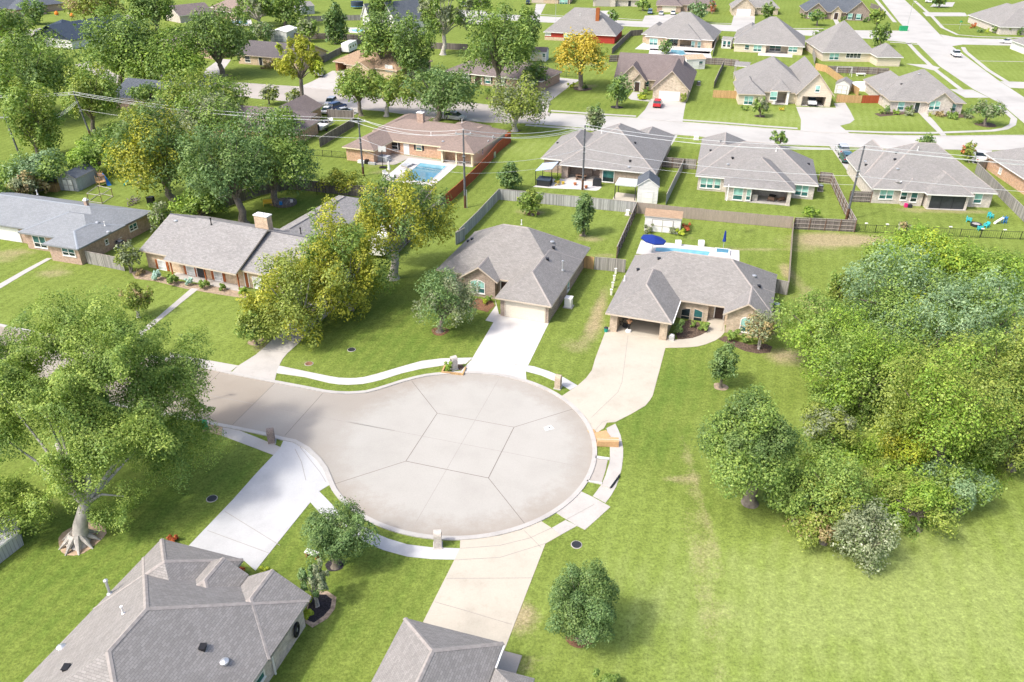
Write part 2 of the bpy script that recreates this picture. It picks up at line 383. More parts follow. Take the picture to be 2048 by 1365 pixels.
def sheet(name, pts, z, mat, kind='structure', world=False, thick=0.0):
    P = pts if world else [tuple(G(x, y))[:2] for x, y in pts]
    mb = MB()
    if thick: mb.prism(P, z-thick, z, 0)
    else:
        a = sum(P[k][0]*P[(k+1) % len(P)][1]-P[(k+1) % len(P)][0]*P[k][1] for k in range(len(P)))
        if a < 0: P = P[::-1]
        mb.face([(p[0], p[1], z) for p in P])
    o = mb.build(name, mat, uv=False)
    return tag(o, kind=kind)
def offset_line(P, d):
    out = []
    for k in range(len(P)):
        a = Vector(P[max(0, k-1)][:2]); b = Vector(P[min(len(P)-1, k+1)][:2]); t = (b-a).normalized()
        out.append((P[k][0]-t.y*d, P[k][1]+t.x*d))
    return out
def strip_mb(mb, P, w, z0, z1, side=0, m=0):
    """a band along the line P; side 0 centred, +1 on its left, -1 on its right; a real step when z1 > z0"""
    A = offset_line(P, -w/2 if side == 0 else (0 if side > 0 else -w)); B = offset_line(P, w/2 if side == 0 else (w if side > 0 else 0))
    for k in range(len(P)-1):
        a, b, c, d = A[k], A[k+1], B[k+1], B[k]
        mb.face([(*a, z1), (*b, z1), (*c, z1), (*d, z1)], m)
        if z1 > z0+1e-6:
            mb.face([(*a, z0), (*b, z0), (*b, z1), (*a, z1)], m); mb.face([(*c, z0), (*d, z0), (*d, z1), (*c, z1)], m)
    if z1 > z0+1e-6:
        mb.face([(*A[0], z0), (*A[0], z1), (*B[0], z1), (*B[0], z0)], m); mb.face([(*A[-1], z1), (*A[-1], z0), (*B[-1], z0), (*B[-1], z1)], m)
    return mb
def strip(name, pts, w, z, mat, side=0, world=False, z0=None):
    P = pts if world else [tuple(G(x, y))[:2] for x, y in pts]
    o = strip_mb(MB(), P, w, z if z0 is None else z0, z, side).build(name, mat, uv=False)
    return tag(o, kind='structure')
def XY(pts): return [tuple(G(x, y))[:2] for x, y in pts]
# --- the cul-de-sac
def west(a, b, L): # carry a line on past a, away from b
    a = Vector(a); b = Vector(b); d = (a-b).normalized(); return tuple(a+d*L)
NK = XY([(404,737),(465,750.5),(549.3,767)]+Z((560,700),S5,[(250,400),(450,440),(560,452),(700,457),(790,452),(880,445),(980,420),(1080,390),(1250,335),(1400,295),(1500,275),(1600,262)]))
SK = XY([(418,844),(465,853),(510,862),(540,868.5),(565,875.6),(592,881),(620,897),(641,917),(655,936),(663,955),(668.5,968.6)])
NK = [west(NK[0], NK[2], 45)]+NK; SK = [west(SK[0], SK[3], 45)]+SK
def ang(p): return math.atan2(p[1]-CC[1], p[0]-CC[0])
a0, a1 = ang(NK[-1]), ang(SK[-1])
if a1 > a0: a1 -= 2*math.pi
ARC = [(CC[0]+CR*math.cos(a0+(a1-a0)*k/80), CC[1]+CR*math.sin(a0+(a1-a0)*k/80)) for k in range(1, 80)]
ROADLINE = NK+ARC+SK[::-1]
sheet('road', ROADLINE, 0.012, M['road'], world=True)
strip('kerb', ROADLINE, 0.42, 0.10, M['kerb'], side=1, world=True, z0=0.0)
jm = MB()
P1, P2, P3, P4 = XY([(874.3,827.1),(1028.1,855),(976.9,956.7),(811.7,923)])
for a, b, w in ((P1,P2,.045),(P2,P3,.07),(P3,P4,.065),(P4,P1,.06)): strip_mb(jm, [a, b], w, .016, .016)
for p in (P1, P2, P3, P4):
    d = Vector(p)-Vector(CC); e = Vector(CC)+d.normalized()*(CR-0.05); strip_mb(jm, [p, tuple(e)], .055, .016, .016)
for q in ([(549.3,767),(465.2,850.2)], [(647.1,785.6),(569.8,871.7)], [(441,744),(404,781)]): strip_mb(jm, XY(q), .055, .016, .016)
tag(jm.build('road_joint', M['joint'], uv=False), kind='structure')
jm = MB()
for a, b in (((P1[0]+P2[0])/2, (P1[1]+P2[1])/2), ((P3[0]+P4[0])/2, (P3[1]+P4[1])/2)), (((P2[0]+P3[0])/2, (P2[1]+P3[1])/2), ((P1[0]+P4[0])/2, (P1[1]+P4[1])/2)):
    a = Vector(a); b = Vector(b); d = (b-a).normalized(); strip_mb(jm, [tuple(a-d*7.6), tuple(b+d*7.6)], .05, .016, .016)
strip_mb(jm, XY([(412,790),(505,808),(680,842),(790,862)]), .06, .016, .016)
tag(jm.build('road_joint', M['joint_soft'], uv=False), kind='structure')
# --- pavements round it
Zs = lambda o, p: Z(o, S5, p)
sheet('sidewalk', Zs((560,700), [(-60,165),(0,165),(280,225),(500,270),(600,287),(700,292),(780,290),(860,280),(950,258),(1050,230),(1250,170),(1450,115),(1650,90),(1970,82),(1900,145),(1680,160),(1450,195),(1250,240),(1050,305),(950,330),(850,350),(700,360),(600,355),(500,340),(250,280),(0,245),(-60,235)]), .03, M['new_conc'], thick=.06)
sheet('sidewalk', Zs((900,720), [(800,60),(860,70),(1000,115),(1160,180),(1305,265),(1230,310),(1060,215),(930,160),(775,120)]), .03, M['white_conc'], thick=.06)
sheet('sidewalk', Zs((900,860), [(1600,-15),(1690,-60),(1720,0),(1745,60),(1770,190),(1770,280),(1755,400),(1730,490),(1700,580),(1650,670),(1590,750),(1460,680),(1510,615),(1555,550),(1590,470),(1610,400),(1630,340),(1635,280),(1635,200),(1630,130)]), .03, M['walk'], thick=.06)
sheet('sidewalk', [(620.5,1004.7),(641,1028),(680,1060),(725,1083),(766,1100.6),(815,1114),(864,1119),(909,1120),(919.8,1097.6),(864,1095.7),(815,1089.8),(776,1078),(750.6,1067),(717,1048),(678,1024),(638,983)], .03, M['white_conc'], thick=.06)
sheet('sidewalk', [(445.6,854),(461,854.5),(510,874),(561,895),(547,911),(500,893),(443.7,872)], .03, M['walk'], thick=.06)
sheet('sidewalk', [(410,846),(445,854),(443,871),(405,863)], .028, M['sand'], thick=.05)
sheet('sidewalk', [(398.7,718),(477,732),(457,746.5),(408,736),(340,722),(340,706)], .03, M['walk'], thick=.06)
# --- driveways and paths
sheet('driveway', [(996.5,629),(1099,644.5),(1090,662),(1062,720),(1056,732),(1051.6,743.5),(1052.8,761),(1020,754),(985,749.5),(950,746.5),(918,746),(921.5,743.5),(943,720)], .034, M['new_conc'], thick=.06)
sheet('path', [(989.6,597.4),(998.5,630.6),(987.7,645.3),(971,641.4),(992,612)], .03, M['new_conc'], thick=.06)
sheet('driveway', [(1214,655),(1190,719),(1187,730),(1183.6,741.5),(1172,757),(1155,772),(1140,782),(1121,794.5),(1140,807),(1160,823),(1172,836),(1182,855),(1190,869),(1208,857),(1214,846),(1230.6,845),(1262,829),(1291,812),(1300,801),(1305.4,792),(1318,745),(1330.8,696.5),(1338,672)], .034, M['cream_conc'], thick=.06)
sheet('path', Zs((1190,540), [(745,712),(830,716),(900,712),(1000,700),(1080,672),(1140,640),(1170,600),(1175,545),(1325,530),(1325,640),(1290,685),(1230,725),(1130,765),(1050,785),(980,792),(860,798),(715,800)]), .04, M['cream_conc'], thick=.06)
sheet('driveway', [(568,879),(592,884),(618,899),(638,919),(652,938),(659,955),(663,968),(639,983),(620.5,1005.7),(600,1031),(511,1142),(487,1121),(378,1092),(466,1000),(513,947),(547,911),(561,895)], .034, M['white_conc'], thick=.06)
sheet('driveway', [(920.5,1079),(960,1078),(1000,1072),(1043,1060),(1082,1043),(1103,1056.6),(1121,1071),(1091,1088),(1007,1306),(1000,1292),(846,1245),(909,1120),(919.8,1097)], .034, M['cream_conc'], thick=.06)
sheet('driveway', [(1104,1056.5),(1131,1041),(1154,1052.6),(1121,1071)], .036, M['walk'], thick=.06)
sheet('driveway', Zs((900,860), [(1340,632),(1470,695),(1580,755),(1640,790),(1510,910),(1380,1025),(1300,985),(1170,905),(1075,845),(1180,765),(1260,700)]), .034, M['walk'], thick=.06)
sheet('driveway', [(477,732),(512,710),(530,694),(590,640),(640,590),(700,585),(690,600),(660,627),(628,655),(594,690),(575,707),(565,719),(555,738.7),(549,764),(500,755),(461,747.5)], .034, M['walk'], thick=.06)
sheet('path', [(383,577),(398,578),(320,641),(270,684),(252,683),(315,635)], .03, M['walk'], thick=.06)
sheet('path', [(94,517),(104,517),(50,548),(0,578),(-30,594),(-30,583),(0,568),(48,541)], .03, M['walk'], thick=.06)
jm = MB()
for q in ([(909,1121),(1000,1116),(1091,1088)], [(920,1098),(1000,1092),(1060,1077),(1103,1057)], [(893,1158),(1065,1157)], [(870,1205),(930,1222),(1023,1250)], [(1082,1096),(1048,1062)],
          [(1256,672),(1250,720),(1244,765),(1236,785),(1214,806),(1183,836)], [(1190,862),(1205,845),(1216,842)], [(450,1024),(560,1092)], [(415,1062),(540,1108)], [(590,899),(603,925),(612,962)], [(600,895),(640,945),(652,965)],
          [(575,707),(512,697)], [(1053,733),(1000,726),(935,722)], [(1131,1041),(1188,1010)]):
    strip_mb(jm, XY(q), .05, .043, .043)
tag(jm.build('driveway_joint', M['joint_soft'], uv=False), kind='structure')
# --- the street behind, the avenue on the right and the far streets
UK = [(300,143),(421,163),(512,169),(600,175),(700,184),(830,197),(948,208),(1024,217),(1101.6,227.5),(1180,232),(1272,237.5),(1364.7,245.5),(1450,251.5),(1536,258.5),(1650,266),(1771.5,272),(1900,273.5),(1990,272),(2100,272)]
LK = [(2100,299),(1987,300.6),(1887,299),(1774,298),(1656,292),(1536,287),(1500,284),(1400,273),(1262,263),(1167,255.5),(1051.6,246.7),(975,245),(870,236),(760,222),(700,217),(632,208),(512,197),(440,189),(395,182),(300,168)]
sheet('road', [p for p in UK if p[0] <= 1110]+[(1070,249)]+[p for p in LK if p[0] < 1060], .012, M['road_old'])
sheet('road', [(1101.6,227.5)]+[p for p in UK if p[0] > 1110]+[p for p in LK if p[0] > 1060]+[(1070,249)], .0125, M['road_far'])
strip('kerb', [p for p in UK], .3, .1, M['kerb'], side=1, z0=0); strip('kerb', [p for p in LK], .3, .1, M['kerb'], side=1, z0=0)
AV = [(1755,-20),(1763,0),(1796.5,42.6),(1815,62),(1834,87.7),(1879,132.8),(1946.8,179),(2002,208),(2048,247),(2060,262),(2080,272),(2200,272),(2200,240),(2100,215),(2048,195),(1997,161.6),(1950,127),(1904,92.7),(1880,70),(1846.6,35),(1809,0),(1795,-20)]
sheet('road', AV, .016, M['road_far'])
sheet('road', [(1586,60),(1700,61),(1822,62),(1842,88),(1740,78),(1611,71.5),(1536,66),(1425,61.5),(1232,52),(1074,44.5),(1000,40),(1000,29),(1079,32.6),(1237,41),(1425,49),(1536,53)], .0125, M['road_far'])
sheet('road', [(1880,69),(1911,75),(1960,77.5),(2100,80),(2100,93),(2048,92),(1990,91),(1926,89.5),(1903,93)], .0125, M['road_far'])
sheet('road', [(-20,72),(60,60),(140,46),(208,37),(262,28),(300,20),(300,27),(262,38),(208,48),(130,60),(60,75),(-20,88)], .012, M['road_old'])
sheet('road', [(190,120),(225,146),(262,160),(320,172),(310,180),(250,172),(205,158),(150,130)], .013, M['road_old'])
for q, w in (([(1101,222),(1180,227.5),(1272,233)], 1.2), ([(1364,240.5),(1450,246.5),(1536,253.5),(1595,257.5)], 1.2), ([(1686,262.5),(1771,265.5),(1860,266.5),(1985,262),(2010,258),(2025,250),(2028,238),(2010,222),(1995,212)], 1.3),
             ([(1536,292),(1600,296),(1660,298)], 1.2), ([(1051,250.5),(1167,259.5),(1190,261)], 1.2), ([(1752,0),(1790,45)], 1.4), ([(1814,84),(1840,112),(1868,138),(1925,182)], 1.3), ([(1829,2),(1866,35),(1885,56),(1915,70),(1960,74),(2048,76)], 1.3),
             ([(1926,95),(1931,104),(1975,140),(2020,168)], 1.3), ([(1878,26.5),(1926,26.5)], 2.5), ([(1878,49),(1945,50.5)], .6), ([(1958,122.5),(2048,124)], .6), ([(1586,57.5),(1690,58)], 1.2), ([(1670,38),(1682,63)], 1.6), ([(1840,90),(1800,86),(1780,85)], 1.2),
             ([(1237,37.5),(1290,41),(1400,46),(1468,48)], 1.0), ([(1074,29),(1130,33)], 1.0)):
    strip('sidewalk', q, w, .03, M['road_far'])
sheet('driveway', [(1302,198),(1372,205),(1368,225),(1364.7,246),(1310,242),(1272,238.5),(1290,220)], .02, M['road_far'])
sheet('driveway', [(1592,214),(1672,216),(1668,207),(1690,206),(1700,222),(1709,240),(1700,247),(1680,252),(1700,268),(1650,267),(1601,263.5),(1602,240)], .02, M['road_far'])
sheet('driveway', [(1080,152),(1160,160),(1130,180),(1100,203),(1095,228),(1060,224),(1075,200)], .02, M['walk'])
sheet('driveway', [(665,142),(690,144),(690,165),(680,183),(597,175),(625,163),(650,150)], .02, M['walk'])
sheet('driveway', [(410,140),(440,118),(462,120),(440,150),(430,166),(405,160)], .02, M['walk'])
sheet('driveway', [(670,206),(705,200),(725,222),(700,235),(655,232)], .02, M['walk'])
sheet('driveway', [(895,232),(945,237),(975,246),(905,240)], .02, M['walk'])
sheet('driveway', [(1658,292),(1692,296),(1697,318),(1742,382),(1722,382),(1666,302)], .02, M['road_far'])
sheet('driveway', [(1935,300),(1985,300),(1972,330),(1945,327)], .02, M['road_far'])
sheet('driveway', [(1340,270),(1355,271),(1345,288),(1334,302),(1325,290)], .02, M['road_far'])
sheet('path', [(1835,224),(1850,224),(1868,242),(1893,271.5),(1882,271.5),(1857,247)], .02, M['road_far'])
sheet('path', [(1266,184),(1280,186),(1274,197),(1302,201),(1300,204),(1262,200),(1256,196)], .02, M['road_far'])
for q in ([(1187,22),(1226,22),(1222,42),(1182,40)], [(1290,32),(1362,28),(1358,46),(1285,43)], [(1468,30),(1510,32),(1508,62),(1460,60)], [(1072,8),(1092,8),(1080,32),(1068,32)], [(910,20),(970,22),(1000,32),(960,50),(930,46)],
          [(1845,25),(1930,26),(1935,33),(1852,33)], [(1812,128),(1860,130),(1880,136),(1870,142)], [(1900,179),(1945,180),(1978,196),(1930,196)], [(1870,5),(1910,5),(1905,14),(1860,14)], [(2000,163),(2060,165),(2060,178),(2020,176)]):
    sheet('driveway', q, .02, M['road_far'])
# --- planting beds
for q, m_, z in (([(1356,680),(1350,662),(1358,648),(1378,640),(1405,648),(1418,654),(1416,666),(1400,676),(1380,681)], 'mulch', .02), ([(1436,679),(1450,672),(1465,680),(1500,690),(1530,688),(1545,694),(1540,706),(1515,708),(1490,703),(1465,692)], 'mulch', .02),
         ([(940,607),(955,597),(985,603),(990,612),(975,625),(950,618),(925,610)], 'brown_mulch', .02), ([(1476,1),(1477,0),(1478,1)], 'mulch', .02),
         ([(262,545),(290,540),(340,560),(400,570),(480,580),(500,590),(488,597),(440,590),(370,578),(310,563),(270,558)], 'leaf_litter', .02), ([(608,1245),(618,1195),(635,1183),(655,1183),(673,1195),(670,1218),(655,1238),(625,1256)], 'stone', .02), ([(611,1240),(620,1200),(636,1190),(652,1190),(664,1199),(661,1217),(648,1232),(628,1246)], 'dark_mulch', .026),
         ([(905,731),(913,741),(935,741),(922,728)], 'mulch', .02), ([(1748,228),(1770,224),(1840,222),(1838,226),(1800,230),(1760,234)], 'mulch', .02), ([(1860,228),(1900,226),(1945,232),(1950,236),(1900,236)], 'mulch', .02)):
    if len(q) > 3: sheet('flower_bed', q, z, M[m_])
def ring(px, py, r, m_, z=.02, n=18):
    c = G(px, py); P = [(c.x+r*(1+.1*math.sin(3*t+px))*math.cos(t), c.y+r*(1+.1*math.cos(2*t+py))*math.sin(t)) for t in [2*math.pi*k/n for k in range(n)]]
    sheet('flower_bed', P, z, M[m_], world=True)
for a in ((163,1077,1.75,'sand'), (671,1130,.72,'dark_mulch'), (1160,1274,.95,'brown_mulch'), (880,663,1.0,'brown_mulch'), (1441,774,.75,'leaf_litter'), (513,684,.9,'leaf_litter'), (1233,215,1.5,'dark_mulch'), (1164,178,2.4,'mulch'), (1500,997,.4,'sand'),
          (1065,427,1.2,'brown_mulch'), (990,197,2.2,'mulch'), (1716+256,250,2.2,'mulch'), (1165,471,.5,'sand'), (448,152,2,'mulch'), (1030,262,1.2,'mulch'), (1520,233,1.2,'mulch')): ring(*a)
# ------------------------------------------------------------------ houses
M['sh_warm'] = shingle('shingle_warm', (0.298, 0.281, 0.262))
M['sh_grey'] = shingle('shingle_grey', (0.292, 0.277, 0.26))
M['sh_far'] = shingle('shingle_far', (0.288, 0.276, 0.262), contrast=0.1)
M['sh_pale'] = shingle('shingle_pale', (0.315, 0.303, 0.29), contrast=0.17)
M['sh_blue'] = shingle('shingle_blue', (0.285, 0.30, 0.312), contrast=0.08)
M['sh_brown'] = shingle('shingle_brown', (0.29, 0.225, 0.19), contrast=0.12)
M['sh_taupe'] = shingle('shingle_taupe', (0.215, 0.178, 0.168), contrast=0.1)
M['sh_dark'] = shingle('shingle_dark', (0.15, 0.135, 0.135), contrast=0.1)
M['sh_navy'] = shingle('shingle_navy', (0.055, 0.075, 0.105), contrast=0.1)
M['sh_slate'] = shingle('shingle_slate', (0.12, 0.135, 0.155), contrast=0.1)
M['sh_tan'] = shingle('shingle_tan', (0.40, 0.28, 0.185), contrast=0.1)
M['cap_warm'] = plain('ridge_cap', (0.33, 0.30, 0.275), 0.9, 0.15, 3)
M['cap_dark'] = plain('ridge_vent', (0.10, 0.10, 0.11), 0.8)
M['cap_blue'] = plain('ridge_cap_blue', (0.29, 0.32, 0.35), 0.9)
M['tan_trim'] = plain('tan_trim', (0.55, 0.47, 0.38), 0.6)
M['white'] = plain('white_paint', (0.78, 0.77, 0.74), 0.5, 0.05)
M['cream'] = plain('cream_paint', (0.74, 0.66, 0.46), 0.6, 0.06)
M['beige'] = plain('beige_door', (0.70, 0.64, 0.53), 0.6, 0.04)
M['grey_trim'] = plain('grey_trim', (0.40, 0.37, 0.34), 0.6)
M['dark'] = plain('dark_paint', (0.03, 0.032, 0.036), 0.5)
M['black'] = plain('black_metal', (0.018, 0.018, 0.02), 0.45)
M['orange_brown'] = plain('rust_paint', (0.33, 0.10, 0.03), 0.6, 0.15)
M['wood'] = plain('stained_wood', (0.30, 0.16, 0.08), 0.6, 0.2)
M['dark_wood'] = plain('dark_wood', (0.055, 0.035, 0.03), 0.5, 0.2)
M['metal'] = plain('galvanised', (0.55, 0.57, 0.58), 0.4, 0.1, 4, 0.6)
M['br_brown'] = brick('brick_brown', (0.36, 0.26, 0.20), (0.22, 0.155, 0.125), (0.45, 0.40, 0.34))
M['br_tan'] = brick('brick_tan', (0.50, 0.39, 0.27), (0.37, 0.28, 0.19), (0.50, 0.44, 0.36))
M['br_pink'] = brick('brick_pink', (0.47, 0.30, 0.21), (0.33, 0.20, 0.14), (0.5, 0.43, 0.37))
M['br_orange'] = brick('brick_orange', (0.56, 0.30, 0.15), (0.42, 0.20, 0.10), (0.58, 0.50, 0.42))
M['br_buff'] = brick('brick_buff', (0.58, 0.43, 0.28), (0.46, 0.32, 0.2), (0.56, 0.48, 0.38))
M['br_pale'] = brick('brick_pale', (0.58, 0.52, 0.46), (0.42, 0.36, 0.32), (0.6, 0.56, 0.5))
M['br_dark'] = brick('brick_dark', (0.27, 0.19, 0.16), (0.17, 0.12, 0.10), (0.42, 0.37, 0.32))
M['stonewall'] = brick('limestone', (0.58, 0.49, 0.37), (0.40, 0.32, 0.23), (0.55, 0.5, 0.42), 0.55, 0.22)
M['sid_white'] = planks('siding_white', (0.72, 0.71, 0.69), 0.2, 0.04, True)
M['sid_cream'] = planks('siding_cream', (0.66, 0.58, 0.45), 0.2, 0.05, True)
M['sid_red'] = planks('siding_red', (0.42, 0.05, 0.035), 0.2, 0.08, True)
M['sid_navy'] = planks('siding_navy', (0.04, 0.055, 0.085), 0.2, 0.08, True)
M['sid_grey'] = planks('siding_grey', (0.42, 0.44, 0.45), 0.3, 0.06)
M['tan_wood'] = planks('siding_tan', (0.50, 0.42, 0.34), 0.3, 0.05)
M['g_teal_l'] = glass('glass_blind', (0.30, 0.56, 0.50), 0.15)
M['g_teal_d'] = glass('glass_green', (0.035, 0.13, 0.13))
M['g_dark'] = glass('glass_dark', (0.022, 0.035, 0.04))
M['g_white'] = glass('glass_curtain', (0.55, 0.56, 0.55), 0.2)
M['screen'] = glass('porch_screen', (0.03, 0.034, 0.04), 0.5)
CAMV = Vector((0, 0, CAM_H))
PANE = {'teal': ('g_teal_l', 'g_teal_d'), 'dark': ('g_dark', 'g_dark'), 'green': ('g_teal_d', 'g_dark'), 'white': ('g_white', 'g_white'), 'half': ('g_white', 'g_teal_d')}
def arch_pts(w, h, arch, n=8):
    if not arch: return [(-w/2, -h/2), (w/2, -h/2), (w/2, h/2), (-w/2, h/2)]
    if arch == 'l': return [(-w/2, -h/2), (w/2, -h/2)]+[(w/2-w*k/n, h/2-0.28*w+0.28*w*math.sin(math.pi/2*(1-k/n))) for k in range(n+1)]
    if arch == 'r': return [(-w/2, -h/2), (w/2, -h/2)]+[(w/2-w*k/n, h/2-0.28*w+0.28*w*math.sin(math.pi/2*(k/n))) for k in range(n+1)]
    return [(-w/2, -h/2), (w/2, -h/2)]+[(w/2*math.cos(math.pi*k/n), h/2-0.3*w+0.3*w*math.sin(math.pi*k/n)) for k in range(n+1)]
def window_at(parent, fr, w, h, pane='teal', fm='white', arch=None, split=None, rail=True, name='window'):
    """window glass with its frame as a child; fr maps (along, out, up) to the world"""
    split = split if split is not None else max(1, int(round(w/1.25)))
    P = arch_pts(w-.1, h-.1, arch); hi = max(p[1] for p in P); cut = -h*0.12
    mb = MB(fr)
    low = [(-w/2+.05, -h/2+.05), (w/2-.05, -h/2+.05), (w/2-.05, cut), (-w/2+.05, cut)]
    up_ = [(-w/2+.05, cut), (w/2-.05, cut)]+[p for p in P if p[1] > cut]
    mb.face([(p[0], .025, p[1]) for p in low], 1); mb.face([(p[0], .025, p[1]) for p in up_], 0)
    a, b = PANE[pane]
    g = mb.build(name, [M[a], M[b]], parent)
    fm_ = M[fm]; mb = MB(fr); Q = arch_pts(w+.08, h+.08, arch); P2 = arch_pts(w-.1, h-.1, arch)
    for k in range(len(Q)):
        j = (k+1) % len(Q)
        mb.face([(Q[k][0], .07, Q[k][1]), (Q[j][0], .07, Q[j][1]), (P2[j][0], .07, P2[j][1]), (P2[k][0], .07, P2[k][1])])
        mb.face([(Q[k][0], -.02, Q[k][1]), (Q[j][0], -.02, Q[j][1]), (Q[j][0], .07, Q[j][1]), (Q[k][0], .07, Q[k][1])])
        mb.face([(P2[k][0], .07, P2[k][1]), (P2[j][0], .07, P2[j][1]), (P2[j][0], .02, P2[j][1]), (P2[k][0], .02, P2[k][1])])
    for k in range(1, split):
        x = -w/2+w*k/split; mb.box(x-.05, x+.05, .02, .066, -h/2, hi-.02)
    if rail: mb.box(-w/2, w/2, .02, .06, cut-.03, cut+.03)
    mb.box(-w/2-.08, w/2+.08, 0, .11, -h/2-.12, -h/2-.04)
    mb.build('window_frame', fm_, g)
    return g
class House:
    def __init__(s, label, a, b, ze=2.6, name='house', cat='house', group=None, roof='sh_warm', wall=('br_brown',), fascia='tan_trim', cap='cap_warm', oh=0.5, pitch=0.6, caps=True, rd=-1):
        s.ze, s.oh, s.pitch, s.caps = ze, oh, pitch, caps
        A = G(*a, ze); B = G(*b, ze); d = (B-A); s.th = math.atan2(d.y, d.x); s.O = Vector((A.x, A.y, 0))
        s.U = Vector((math.cos(s.th), math.sin(s.th), 0)); s.V = Vector((-math.sin(s.th), math.cos(s.th), 0))
        s.fr = frame(s.O, s.th); s.w = []; s.walls = MB(s.fr); s.rm = MB(s.fr); s.m = (roof, fascia, cap); s.wm = wall
        s.root = empty(name, s.O, 0, label, cat, group); s.kids = []; s.todo = []
    def uv(s, px, py, z=None):
        q = G(px, py, s.ze if z is None else z)-s.O; return q.dot(s.U), q.dot(s.V)
    def wing(s, u0, v0, u1, v1, ends='hh', axis=None, pitch=None, dz=0.0, notch=(), wm=0, gm=None, nocap='', noshell=False, walls=True, h=None):
        """one roofed block; ends: h hipped / g gabled at the two ends of its ridge; notch (side, from, to, depth) lets a porch or open garage in"""
        k = len(s.w); p = pitch or s.pitch; axis = axis or ('u' if (u1-u0) >= (v1-v0) else 'v')
        ze = s.ze+dz-0.006*k
        s.w.append(dict(u0=u0, v0=v0, u1=u1, v1=v1, ends=ends, axis=axis, p=p, ze=ze)); oh = s.oh
        L, D = (u1-u0, v1-v0) if axis == 'u' else (v1-v0, u1-u0)
        r = D/2; zr = ze+p*r; t = 0.2
        e0 = min(r, L/2) if ends[0] == 'h' else 0; e1 = min(r, L/2) if ends[1] == 'h' else 0
        def P(l, d, z): return (u0+l, v0+d, z) if axis == 'u' else (u1-d, v0+l, z)
        a, b, c, e = P(0, 0, ze), P(L, 0, ze), P(L, D, ze), P(0, D, ze); R0, R1 = P(e0, r, zr), P(L-e1, r, zr)
        m = s.rm
        m.face([a, b, R1, R0]); m.face([c, e, R0, R1])
        dn = lambda q, x=t: (q[0], q[1], q[2]-x)
        m.face([e, a, R0]) if ends[0] == 'h' else None
        m.face([b, c, R1]) if ends[1] == 'h' else None
        def skirt(q0, q1): m.face([dn(q0), dn(q1), q1, q0], 1)
        skirt(a, b); skirt(c, e)
        for en, x, y, R in ((ends[0], e, a, R0), (ends[1], b, c, R1)):
            if en == 'h': skirt(x, y)
            else: skirt(x, R); skirt(R, y)
        m.face([dn(b), dn(a), dn(R0), dn(R1)], 1); m.face([dn(e), dn(c), dn(R1), dn(R0)], 1)
        if ends[0] == 'h': m.face([dn(a), dn(e), dn(R0)], 1)
        if ends[1] == 'h': m.face([dn(c), dn(b), dn(R1)], 1)
        if s.caps:
            def cap(q0, q1, w=.16):
                q0, q1 = Vector(q0), Vector(q1)
                if (q1-q0).length < .3: return
                d = (q1-q0).normalized(); n = Vector((-d.y, d.x, 0)).normalized()
                sl = p*w*.72 if abs(d.z) > .05 else p*w
                for sg in (1, -1):
                    m.face([q0+n*(w*sg)+Vector((0, 0, .03-sl)), q1+n*(w*sg)+Vector((0, 0, .03-sl)), q1+Vector((0, 0, .035)), q0+Vector((0, 0, .035))][::sg], 2)
            if 'R' not in nocap: cap(R0, R1)
            if ends[0] == 'h':
                if '0' not in nocap: cap(a, R0)
                if '3' not in nocap: cap(e, R0)
            if ends[1] == 'h':
                if '1' not in nocap: cap(b, R1)
                if '2' not in nocap: cap(c, R1)
        if not walls: return k
        # walls: footprint inside the overhang, with notches
        i = oh+0.004*k; wu0, wv0, wu1, wv1 = u0+i, v0+i, u1-i, v1-i
        hw = (ze-t+p*i-0.02) if h is None else h
        side = {'f': [(wu0, wv0), (wu1, wv0)], 'r': [(wu1, wv0), (wu1, wv1)], 'b': [(wu1, wv1), (wu0, wv1)], 'l': [(wu0, wv1), (wu0, wv0)]}
        poly = []
        for sd_ in 'frbl':
            p0, p1 = Vector(side[sd_][0]), Vector(side[sd_][1]); d = (p1-p0).normalized(); inn = Vector((-d.y, d.x))
            poly.append(tuple(p0))
            for (ns, x0, x1, dep) in notch:
                if ns != sd_: continue
                def pos(x): return p0+d*(x-(p0.x if sd_ in 'fb' else p0.y)) if sd_ in 'fr' else p0+d*((p0.x if sd_ == 'b' else p0.y)-x)
                q0, q1 = pos(x0), pos(x1)
                poly += [tuple(q0), tuple(q0+inn*dep), tuple(q1+inn*dep), tuple(q1)]
        W_ = s.walls
        n = len(poly)
        for j in range(n):
            q, q2 = poly[j], poly[(j+1) % n]
            W_.face([(*q, 0), (*q2, 0), (*q2, hw), (*q, hw)], wm)
        for en, l in ((ends[0], i), (ends[1], L-i)):
            if en == 'g':
                W_.face([(*P(l, i, hw)[:2], hw), (*P(l, D-i, hw)[:2], hw), (*P(l, r, 0)[:2], ze-t+p*r-0.02)], wm if gm is None else gm)
        return k
    def roof_z(s, u, v):
        z = -1
        for w in s.w:
            if not (w['u0'] <= u <= w['u1'] and w['v0'] <= v <= w['v1']): continue
            c = []
            if w['axis'] == 'u':
                c += [v-w['v0'], w['v1']-v]
                if w['ends'][0] == 'h': c.append(u-w['u0'])
                if w['ends'][1] == 'h': c.append(w['u1']-u)
            else:
                c += [u-w['u0'], w['u1']-u]
                if w['ends'][0] == 'h': c.append(v-w['v0'])
                if w['ends'][1] == 'h': c.append(w['v1']-v)
            z = max(z, w['ze']+w['p']*min(c))
        return z
    def on_roof(s, px, py):
        d = ray(px, py); t = (9.5-CAM_H)/d.z; t1 = -CAM_H/d.z
        for k in range(1200):
            x = CAMV+d*(t+(t1-t)*k/1200); q = x-s.O
            rz = s.roof_z(q.dot(s.U), q.dot(s.V))
            if rz > x.z: return Vector((x.x, x.y, rz))
        return G(px, py, 4)
